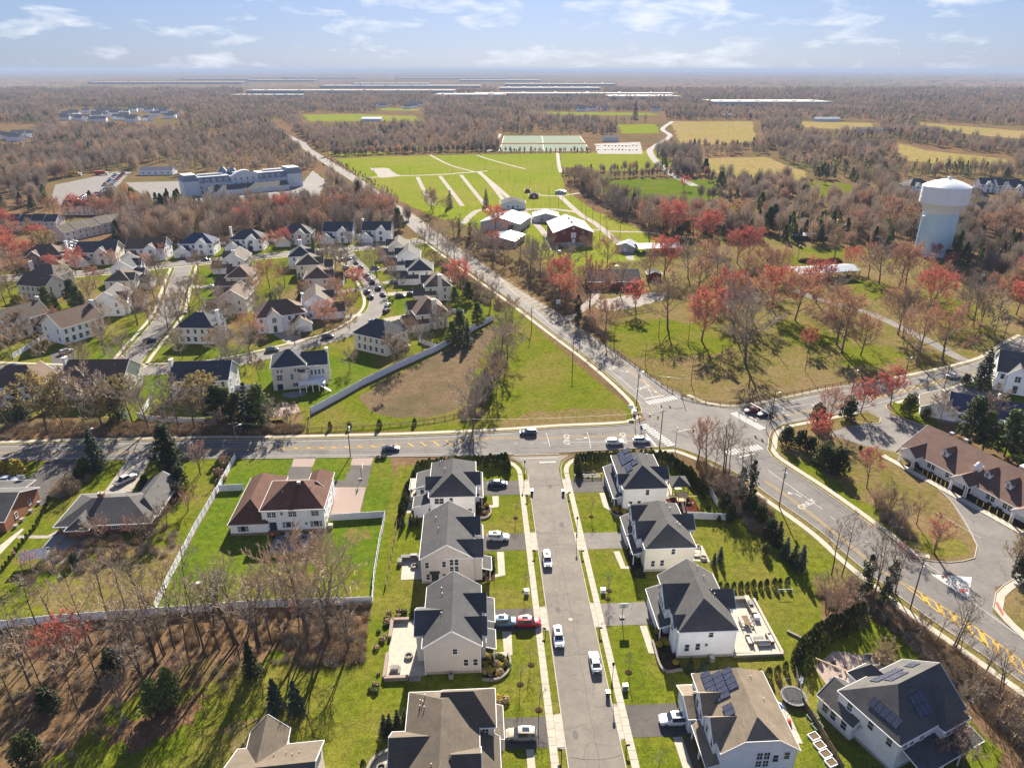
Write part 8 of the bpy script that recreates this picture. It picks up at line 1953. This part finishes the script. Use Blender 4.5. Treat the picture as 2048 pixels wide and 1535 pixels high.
# hedges: every arborvitae by itself
def hedge(pts,label,group,step=1.05,h=2.6,world=True,j=.12):
    P = [Vector(p) for p in pts]; acc = 0
    for a,b in zip(P,P[1:]):
        L = (b - a).length; n = max(1,int(L / step))
        for k in range(n):
            p = a.lerp(b,k / n); o = link('arborvitae',TRNG.choice(ARB),None,(p.x + TRNG.uniform(-j,j),p.y + TRNG.uniform(-j,j),0),TRNG.uniform(0,6.28)); s = h / 2.6 * TRNG.uniform(.85,1.12)
            o.scale = (s * 1.15,s * 1.15,s); tag(o,label,'hedge plant',group)
hedge([SW(-31.5,73.4),SW(-20,74.6),SW(-9.8,75.4),SW(-9.2,70.8)],'arborvitae in the dark hedge between the first left house and the county road','left corner hedge',0.95,3.3)
hedge([SW(-32.4,73.0),SW(-34.6,62),SW(-35.0,52)],'arborvitae in the hedge left of the pergola patio','pergola hedge',h=3.0)
hedge([SW(8.6,68.6),SW(8.8,75.0),SW(22,75.8),SW(33,74.2)],'arborvitae in the hedge between the first right house and the county road','right corner hedge',0.95,3.2); hedge([SW(33,74),SW(36.4,66),SW(38.0,56)],'arborvitae in the hedge behind the play area','play area hedge',h=3.4)
hedge([SW(35.6,53),SW(37.6,49),SW(38,45)],'low clipped evergreen beside the red play area','play area shrubs',1.5,1.8)
hedge([SW(27.8,23.6),SW(46,24.8)],'arborvitae in the row behind the broad terrace','terrace hedge',1.4,2.0)
hedge([G(1588,1330),G(1600,1300),G(1640,1265),G(1690,1240),G(1735,1222)],'arborvitae in the hedge enclosing the lower right garden','garden hedge',1.2,2.8); hedge([G(1610,1350),G(1620,1320),G(1660,1282),G(1720,1252)],'golden-tipped arborvitae in the inner row of the lower right garden','inner garden hedge',1.5,2.6)
hedge([SW(28.5,1.0),SW(33.5,2.0),SW(37,4.0)],'arborvitae between the terrace house and the tan-roofed house','tan roof hedge',1.5,2.2)
hedge([(px,py) for px,py in (G(100,1000),G(75,1050),G(40,1095),G(0,1150))],'dark clipped shrub in the hedge beside the brick ranch','ranch hedge',1.5,1.3)
hedge([G(660,858),G(700,857),G(760,856),G(830,850),G(860,848)],'small cone evergreen in the row along the rail fence','rail fence cones',6.5,2.6)
hedge([SW(-34.9,-12),SW(-35.2,-20),SW(-35.4,-28)],'dark evergreen in the strip left of the bottom patio','bottom patio hedge',1.3,1.6)
# shrubs in the beds
def shrubs(pts,label,group,kinds=(0,1,2),s0=.5,s1=1.0):
    for p in pts:
        o = link('shrub',SHR[TRNG.choice(kinds)],None,(p[0],p[1],.04),TRNG.uniform(0,6.28)); s = TRNG.uniform(s0,s1); o.scale = (s,s,s * TRNG.uniform(.8,1.3)); tag(o,label,'shrub',group)
def scatter(poly,n): 
    out = []; xs = [p[0] for p in poly]; ys = [p[1] for p in poly]
    while len(out) < n:
        x,y = TRNG.uniform(min(xs),max(xs)),TRNG.uniform(min(ys),max(ys)); ins = False; j = len(poly) - 1
        for i in range(len(poly)):
            if (poly[i][1] > y) != (poly[j][1] > y) and x < (poly[j][0] - poly[i][0]) * (y - poly[i][1]) / (poly[j][1] - poly[i][1]) + poly[i][0]: ins = not ins
            j = i
        if ins: out.append((x,y))
    return out
for q,n,l,kk in (([(-17.6,51.8),(-15.2,52),(-14.6,55),(-16,60),(-17.6,60)],12,'small shrub in the front bed of the first left house',(0,2,3)),([(-18,29.4),(-14.2,29.4),(-14,37),(-16.5,38)],14,'shrub in the front bed of the second left house',(0,0,1)),([(-16.6,4.2),(-13.6,4.4),(-12.5,6.6),(-13,8.8),(-16.6,8.8)],26,'low red-brown plant in the curved bed of the taupe house',(2,3,2,1)),([(14.2,51),(17,50.6),(17,53.4),(14.2,53.4)],7,'small shrub in the front bed of the first right house',(2,3)),([(14.4,29),(16.6,28.6),(16.6,37),(14.8,37)],12,'dark shrub in the front bed of the cream house',(0,0,1)),([(14.4,4.6),(17,4.4),(17,13.6),(15.4,14)],10,'shrub in the front bed of the bright white house',(0,3)),
                   ([(-36,2),(-34.2,2),(-34.2,20),(-36,20)],14,'shrub along the outside of the raised patio',(0,2,4)),([(-35,19),(-29,19.4),(-29,21),(-35,21)],9,'shrub behind the raised patio',(0,2)),([(17.6,4.2),(18.6,1),(22,1.2),(24,5)],4,'shrub beside the wall of the bright white house',(4,1)),([(-15.4,-1.5),(-13.2,-1.5),(-13.2,0.6),(-15.4,.6)],5,'yellow grass tuft before the bottom left house',(3,2)),([(7.6,68.4),(13,68.4),(13,70.4),(7.6,70.4)],6,'shrub behind the black garden fence',(2,0))):
    shrubs([SW(a,b) for a,b in scatter(q,n)],l,l.replace('small ','').replace('low ',''),kk)
shrubs([G(a,b) for a,b in scatter([(1835,925),(1950,985),(2040,1035),(2040,1042),(1940,992),(1830,932)],12)],'round shrub in the bed before the office front','office shrubs',(0,1)); shrubs([G(a,b) for a,b in scatter([(1760,1300),(1800,1310),(1790,1330),(1750,1320)],6)],'twiggy shrub right of the pink patio','pink patio shrubs',(2,),.8,1.3)
shrubs([G(a,b) for a,b in scatter([(270,968),(330,960),(340,985),(285,990)],8)],'clipped shrub before the brick ranch entrance','ranch shrubs',(0,0,2),.8,1.6); shrubs([G(a,b) for a,b in scatter([(440,920),(465,915),(440,975),(425,980)],9)],'twiggy brown shrub along the white side fence','side fence shrubs',(2,),1,1.8)
shrubs([G(768,916),G(757,918)],'round dark shrub by the utility pole before the white house','pole shrubs',(0,),1.0,1.3)
# young trees and thin trees along the woods edge share no more than their group
BARE_LEFT = max(0,295 - NT.get('bare_tree',0))
def fill(poly_px,n,kinds,h0,h1,label,group,mind=5.0):
    global BARE_LEFT
    poly = GL(poly_px); pts = []; tries = 0
    while len(pts) < n and tries < n * 40:
        tries += 1; p = scatter(poly,1)[0]
        if all((p[0] - q[0]) ** 2 + (p[1] - q[1]) ** 2 > mind * mind for q in pts): pts.append(p)
    for p in pts:
        k = TRNG.choice(kinds)
        if TNAME[k] == 'bare_tree':
            if BARE_LEFT <= 0: LATE.append((p[0],p[1],TRNG.uniform(h0,h1))); continue
            BARE_LEFT -= 1
        tree(k,p,TRNG.uniform(h0,h1),label.replace('*',W_[k]),group + ' ' + TNAME[k])
LATE = []
fill([(1130,362),(1150,372),(1215,420),(1290,462),(1330,478),(1300,440),(1220,400),(1160,366)],34,['bare','tall','bare'],10,15,'* in the dense row between fairground and playing field','row by playing field',4)
fill([(440,440),(560,425),(690,430),(770,430),(790,450),(740,468),(560,476),(470,480),(330,490),(250,465)],50,['bare','bare','bare','rust','red','bare'],11,15,'* in the wood behind the upper row of houses','wood behind upper row',6)
fill([(1380,440),(1480,440),(1600,450),(1760,440),(1830,440),(1825,480),(1740,492),(1560,480),(1420,476)],42,['bare','bare','tall','bare','pine','rust'],11,16,'* in the wood between playing field and park','wood above park',6)
fill([(1910,460),(2048,450),(2100,520),(2100,600),(1990,580),(1915,530)],24,['bare','bare','rust','bare'],10,15,'* in the wood right of the water tower','wood right of tower',6)
fill([(1990,560),(2100,560),(2110,640),(2048,650),(2000,620)],10,['rust','red','bare'],10,14,'* at the right frame edge above the road bend','right edge trees',6)
fill([(0,470),(60,460),(110,490),(120,520),(20,530),(0,520)],12,['red','bare','olive','red'],8,12,'* by the town houses at the far left','town house trees',6)
fill([(100,430),(230,420),(250,450),(200,455),(100,450)],10,['red','bare','rust'],9,13,'* between the town house rows','town house trees',6)
# ------------------------------------------------------------------ woods beyond the countable trees, brush: stuff
def scatter_object(name,pts,meshes,label,cat):
    """pts: array of x, y, z, scale, rotation, mesh index"""
    c = bpy.data.collections.new(name + '_sources')
    for k,me in enumerate(meshes): c.objects.link(bpy.data.objects.new('%s_%02d' % (name,k),me))
    me = bpy.data.meshes.new(name); me.from_pydata([tuple(p[:3]) for p in pts],[],[])
    for nm,tp,i in (('scl','FLOAT',3),('rot','FLOAT',4),('pick','INT',5)):
        a = me.attributes.new(nm,tp,'POINT'); a.data.foreach_set('value',[(int if tp == 'INT' else float)(p[i]) for p in pts])
    o = link(name,me); o['kind'] = 'stuff'; o['label'] = label
    ng = bpy.data.node_groups.new(name,'GeometryNodeTree'); ng.interface.new_socket('Geometry',in_out='INPUT',socket_type='NodeSocketGeometry'); ng.interface.new_socket('Geometry',in_out='OUTPUT',socket_type='NodeSocketGeometry')
    N,L = ng.nodes,ng.links; gi,go = N.new('NodeGroupInput'),N.new('NodeGroupOutput'); ci = N.new('GeometryNodeCollectionInfo'); ci.inputs['Collection'].default_value = c; ci.inputs['Separate Children'].default_value = True; ci.inputs['Reset Children'].default_value = True
    ip = N.new('GeometryNodeInstanceOnPoints'); ip.inputs['Pick Instance'].default_value = True
    at_ = {}
    for nm,tp in (('scl','FLOAT'),('rot','FLOAT'),('pick','INT')): q = N.new('GeometryNodeInputNamedAttribute'); q.data_type = tp; q.inputs['Name'].default_value = nm; at_[nm] = q.outputs[0]
    cx_ = N.new('ShaderNodeCombineXYZ'); L.new(at_['rot'],cx_.inputs[2])
    L.new(gi.outputs[0],ip.inputs['Points']); L.new(ci.outputs[0],ip.inputs['Instance']); L.new(at_['pick'],ip.inputs['Instance Index']); L.new(cx_.outputs[0],ip.inputs['Rotation']); L.new(at_['scl'],ip.inputs['Scale']); L.new(ip.outputs[0],go.inputs[0])
    md = o.modifiers.new('scatter','NODES'); md.node_group = ng
    return o
def far_tree_mesh(seed,n=150,h=13,r=4.2,wd_=.16,mat='twig_grey',trunk=True):
    rng = random.Random(seed); C = MB()
    if trunk: C.tube((0,0,0),(0,0,h * .6),.28,.1,4)
    for _ in range(n):
        t = rng.random(); z0 = h * rng.uniform(.18,.7); a = rng.uniform(0,6.283); q = r * rng.uniform(0,.5); b = Vector((math.cos(a) * q,math.sin(a) * q,z0)); e = Vector((math.cos(a) * r * rng.uniform(.25,1),math.sin(a) * r * rng.uniform(.25,1),min(h,z0 + h * rng.uniform(.12,.45))))
        f = math.sqrt(max(.05,1 - ((e.z - h * .55) / (h * .5)) ** 2)); e.x *= f; e.y *= f; s = rvec(rng); s = s * wd_ * rng.uniform(.5,1.4); C.add([tuple(b - s * .5),tuple(b + s * .5),tuple(e + s * .4),tuple(e - s * .4)],[(0,1,2,3)])
    return C.mesh('woodland_tree',mat)
def far_cone_mesh(seed,n=110,h=12,r=3.2,mat='needle'):
    rng = random.Random(seed); C = MB(); C.tube((0,0,0),(0,0,h * .5),.2,.1,4)
    for _ in range(n):
        t = rng.random() ** .8; z = h * (.1 + .9 * t); rr = r * (1 - t) ** .8 * rng.uniform(.5,1) + .1; a = rng.uniform(0,6.283); p = Vector((math.cos(a) * rr,math.sin(a) * rr,z)); u,v = rvec(rng) * .75,rvec(rng) * .55; C.add([tuple(p - u),tuple(p + v),tuple(p + u),tuple(p - v)],[(0,1,2,3)])
    return C.mesh('woodland_evergreen',mat)
MIDSRC = [far_tree_mesh(500 + k,420,13,4.4,.085,('wood_brown','wood_grey','wood_brown','wood_grey')[k]) for k in range(4)] + [far_tree_mesh(510 + k,420,12,4.4,.10,('wood_rust','wood_brown')[k]) for k in range(2)] + [far_cone_mesh(520 + k,260,12,3.2,('needle','needle_pale')[k]) for k in range(2)]
FARSRC = [far_tree_mesh(530 + k,190,13,4.4,.15,('wood_brown','wood_grey','wood_grey','wood_brown')[k]) for k in range(4)] + [far_tree_mesh(540 + k,190,12,4.4,.16,('wood_rust','wood_brown')[k]) for k in range(2)] + [far_cone_mesh(550 + k,80,12,3.4,('needle','needle_pale')[k]) for k in range(2)]
def inside(poly,X,Y):
    r = np.zeros(X.shape,bool); j = len(poly) - 1
    for i in range(len(poly)):
        xi,yi = poly[i]; xj,yj = poly[j]
        with np.errstate(divide='ignore',invalid='ignore'): r ^= ((yi > Y) != (yj > Y)) & (X < (xj - xi) * (Y - yi) / (yj - yi + 1e-12) + xi)
        j = i
    return r
# open land, outlined as seen in the photo
OPEN = [[(640,318),(668,312),(760,308),(950,304),(1000,303),(990,268),(1170,266),(1295,280),(1300,306),(1345,340),(1300,352),(1130,360),(1215,415),(1330,480),(1420,476),(1560,484),(1740,496),(1826,486),(1900,535),(1990,590),(2100,605),(2100,2000),(-200,2000),(-200,520),(120,508),(400,486),(640,472),(800,470),(820,440),(740,378)],
        [(1195,358),(1300,353),(1440,356),(1450,398),(1395,416),(1260,415),(1190,388)],[(1385,405),(1490,402),(1530,420),(1470,446),(1375,434)],
        [(1330,240),(1520,240),(1530,284),(1440,296),(1350,290)],[(1395,312),(1540,310),(1630,345),(1630,366),(1470,360),(1405,345)],[(1590,240),(1750,243),(1770,264),(1610,258)],[(1780,280),(1850,294),(2030,312),(2030,340),(1880,334),(1790,324)],[(1820,241),(2140,258),(2140,290),(1950,276),(1840,262)],
        [(595,226),(850,226),(850,245),(610,247)],[(1230,246),(1325,244),(1330,270),(1240,272)],[(1085,221),(1330,222),(1330,233),(1095,233)],[(750,213),(850,214),(845,224),(755,224)],[(1555,357),(1690,360),(1775,388),(1630,398)],
        [(100,362),(250,334),(270,345),(370,352),(380,345),(600,340),(660,340),(655,400),(420,418),(340,400),(260,400),(200,412),(100,420)],[(525,240),(560,240),(620,284),(690,340),(820,420),(700,372),(590,300)],[(285,328),(340,326),(345,356),(280,358)],
        [(0,425),(240,420),(250,500),(0,520)],[(1325,240),(1360,238),(1350,290),(1290,305),(1400,376),(1380,380),(1280,300)],[(1790,355),(2100,360),(2100,440),(1980,420),(1900,425),(1800,400)],[(120,218),(355,216),(360,248),(120,250)],[(0,248),(75,248),(75,288),(0,290)]]
for poly in OPEN[1:]:      # trees on the near side would hide the field edge seen in the photo
    my = sum(q[1] for q in poly) / len(poly)
    if my < 400:
        for k,q in enumerate(poly):
            if q[1] > my: poly[k] = (q[0],q[1] + (10 if my < 275 else 7))
for px,py,w,d,z,lab in WH:
    x,y = G(px,py); s = FPX / (y * _c + CAM_H * _s); OPEN.append([(px - w * s / 2 - 4,py - 9),(px + w * s / 2 + 4,py - 9),(px + w * s / 2 + 6,py + 4.5),(px - w * s / 2 - 6,py + 4.5)])
nr = np.random.RandomState(3)
def woods_points(y0,y1,sp):
    n = int(.80 * (y1 ** 2 - y0 ** 2) / sp ** 2)
    Y = np.sqrt(nr.uniform(y0 ** 2,y1 ** 2,n)); X = nr.uniform(-.80,.80,n) * Y
    D_ = Y * _c + CAM_H * _s; px = CX + FPX * X / D_; py = CY - FPX * (Y * _s - CAM_H * _c) / D_
    keep = np.ones(n,bool)
    for poly in OPEN: keep &= ~inside(poly,px,py)
    cl = np.sin(X * .013 + 1.3) * np.sin(Y * .009 + .4) + .6 * np.sin(X * .031 + Y * .021) + .7 * np.sin(X * .071 - Y * .043) * np.sin(Y * .06)
    keep &= nr.uniform(-1.6,1.6,n) < cl + .75
    return X[keep],Y[keep],cl[keep]
def picks(X,Y,cl):
    n = len(X); r = nr.uniform(0,1,n); ev = np.sin(X * .011 - Y * .006 + 2) + np.sin(Y * .017 + X * .004)
    p = nr.randint(0,4,n); p = np.where(r < .06 + .05 * (cl > .8),4 + nr.randint(0,2,n),p); p = np.where((r > .94) | ((ev > 1.25) & (r > .40)),6 + nr.randint(0,2,n),p)
    return p
out = [[],[]]
for y0,y1,sp,lv in ((300,700,7.4,0),(700,1300,8.8,1),(1300,2200,12,1),(2200,3800,16,1)):
    X,Y,cl = woods_points(y0,y1,sp); P = picks(X,Y,cl)
    S = nr.uniform(.62,1.3,len(X)) * (1 + .16 * np.sin(X * .02 + Y * .013)) * (1.0 if y1 < 1400 else 1.1 if y1 < 2300 else 1.35)
    S = np.where(P >= 6,S * nr.uniform(.7,1.0,len(X)),S)
    for k in range(len(X)): out[lv].append((X[k],Y[k],0.0,S[k],nr.uniform(0,6.28),P[k]))
for x,y,h in LATE: out[0].append((x,y,0.0,h / 13,nr.uniform(0,6.28),nr.randint(0,4)))
scatter_object('woodland',out[0],MIDSRC,'leafless brown woods in the middle distance','woods')
scatter_object('distant_woodland',out[1],FARSRC,'leafless mauve-brown woods reaching to the plain','woods')
# hedgerows and thin tree lines between the far fields
HR = []
for line,sp,s in (([(1230,356),(1330,352),(1440,354)],6,.8),([(1130,350),(1200,344),(1345,338)],6,.7),([(668,312),(800,306),(990,302)],4,.75),([(1000,305),(1180,304)],5,.5),([(1420,362),(1540,366),(1640,368)],6,.6),([(1380,294),(1450,296),(1520,300)],6,.8),([(1400,398),(1500,402),(1560,398)],5,.8),([(660,322),(720,352),(800,402)],9,.3)):
    P = smooth_line(GL(line),sp)
    for p in P:
        for _ in range(2): HR.append((p.x + nr.uniform(-3,3),p.y + nr.uniform(-5,5),0,s * nr.uniform(.6,1.2),nr.uniform(0,6.28),nr.choice([0,1,2,3,0,1,4,6])))
scatter_object('hedgerow',HR,MIDSRC,'thin bare tree lines between the far fields','hedgerow')
# brush and undergrowth
BP = []
def brush_in(px,n,s0,s1,pk=(0,1,2,3)):
    for x,y in scatter(GL(px),n): BP.append((x,y,0,nr.uniform(s0,s1),nr.uniform(0,6.28),nr.choice(pk)))
brush_in([(0,1262),(250,1240),(740,1212),(730,1260),(560,1290),(300,1300),(0,1320)],200,.35,.9)
brush_in([(0,1300),(300,1290),(620,1290),(560,1340),(330,1420),(150,1535),(0,1535)],230,.2,.6,(0,1,0,1))
brush_in([(560,1270),(735,1240),(725,1320),(620,1340)],90,.5,1.1)
brush_in([(1395,920),(1470,960),(1530,1010),(1560,1060),(1520,1080),(1460,1010),(1400,950)],220,.5,1.2)
brush_in([(1700,1150),(1800,1225),(1930,1315),(2048,1410),(2100,1480),(2060,1510),(1960,1420),(1850,1320),(1740,1220),(1690,1190)],380,.3,.9)
brush_in([(1620,1180),(1700,1180),(1740,1220),(1680,1240)],80,.3,.8)
brush_in([(0,850),(150,845),(300,850),(470,848),(610,852),(600,866),(300,872),(0,880)],420,.5,1.1,(0,2,0,1))
brush_in([(900,850),(960,835),(985,770),(1010,700),(990,700),(950,780),(915,835)],110,.5,1.2,(1,0,1))
brush_in([(1040,560),(1130,630),(1210,684),(1190,640),(1120,570),(1040,520)],220,.6,1.3)
brush_in([(900,480),(1020,540),(1040,530),(940,470)],120,.6,1.3); brush_in([(880,520),(1010,610),(1000,625),(930,590),(870,530)],160,.6,1.4,(0,1))
brush_in([(1130,362),(1215,420),(1330,482),(1350,490),(1320,455),(1230,402),(1150,362)],260,.8,1.5); brush_in([(1760,1010),(1800,1030),(1830,1080),(1800,1075),(1750,1030)],40,.5,1.2); brush_in([(100,990),(160,940),(190,930),(170,975),(120,1000)],60,.6,1.3,(0,1))
brush_in([(1500,575),(1550,580),(1540,600),(1440,610),(1420,600)],60,.5,1.0); brush_in([(130,1070),(260,1075),(330,1050),(370,1080),(330,1110),(150,1150),(40,1170)],120,.4,1.0,(0,3,1))
scatter_object('undergrowth',BP,BRU,'tangled leafless brush and undergrowth','undergrowth')
# the plain beyond: low bumpy canopy, open strips at the warehouses
def canopy():
    rows = np.geomspace(3700,17000,74); cols = np.linspace(-.84,.84,240)
    Yg,A = np.meshgrid(rows,cols,indexing='ij'); Xg = A * Yg
    Xg = Xg + nr.uniform(-.4,.4,Xg.shape) * Yg * .007; Yg = Yg + nr.uniform(-.4,.4,Yg.shape) * Yg * .02
    D_ = Yg * _c + CAM_H * _s; px = CX + FPX * Xg / D_; py = CY - FPX * (Yg * _s - CAM_H * _c) / D_
    Z = 6 + nr.uniform(-4,4,Xg.shape) + 4 * np.sin(Xg * .004) * np.sin(Yg * .0023)
    for poly in OPEN: Z = np.where(inside(poly,px,py),-2.0,Z)
    st = np.sin(Xg * .0011 + 2) * np.sin(Yg * .0019) + .5 * np.sin(Xg * .003 + Yg * .004)
    Z = np.where(st > .75,-2.0,Z); Z[0] = -2; Z[-1] = 2
    n,m = Xg.shape; v = np.stack([Xg,Yg,Z],-1).reshape(-1,3); i = np.arange(n * m).reshape(n,m)
    f = np.stack([i[:-1,:-1],i[:-1,1:],i[1:,1:],i[1:,:-1]],-1).reshape(-1,4)
    mb = MB(); mb.v = [tuple(x) for x in v]; mb.f = [tuple(int(q) for q in x) for x in f]
    return mb
ground_mat('canopy',[(0.15,0.11,0.10),(0.21,0.155,0.13),(0.11,0.12,0.075)],(0.0007,0.004,0.03,0.2),0.0)
o = canopy().build('forest_canopy','canopy'); o['kind'] = 'stuff'; o['label'] = 'hazy far woodland of the plain'
def ridge(y,z,seed,name):
    r = random.Random(seed); ph = [r.uniform(0,6) for _ in range(6)]; xs = np.linspace(-.9 * y,.9 * y,160); mb = MB()
    zz = [max(3,z * (.45 + .3 * math.sin(x / y * 3.1 + ph[0]) + .18 * math.sin(x / y * 9 + ph[1]) + .08 * math.sin(x / y * 31 + ph[2]))) for x in xs]
    for off,k in ((0,0),(1200,1),(4000,0)): mb.v += [(x,y + off,zz[i] * k - (0 if k else 1)) for i,x in enumerate(xs)]
    n = len(xs); mb.f = [(r_ * n + i,r_ * n + i + 1,(r_ + 1) * n + i + 1,(r_ + 1) * n + i) for r_ in range(2) for i in range(n - 1)]
    struct(mb.build(name,'canopy',smooth=True))
ridge(17500,55,4,'hills'); ridge(24000,85,9,'hills')
# ------------------------------------------------------------------ haze: one box of pale air
hz = MB(); hz.box(-26000,-400,-3,26000,44000,118)
m = bpy.data.materials.new('haze'); m.use_nodes = True; m.node_tree.nodes.clear()
pv = m.node_tree.nodes.new('ShaderNodeVolumePrincipled'); mo = m.node_tree.nodes.new('ShaderNodeOutputMaterial')
pv.inputs['Color'].default_value = (0.36,0.45,0.63,1); pv.inputs['Density'].default_value = HAZE_D; pv.inputs['Anisotropy'].default_value = 0.0
m.node_tree.links.new(pv.outputs[0],mo.inputs['Volume']); MATS['haze'] = m
o = hz.build('haze','haze'); o['kind'] = 'stuff'; o['label'] = 'pale haze in the air'
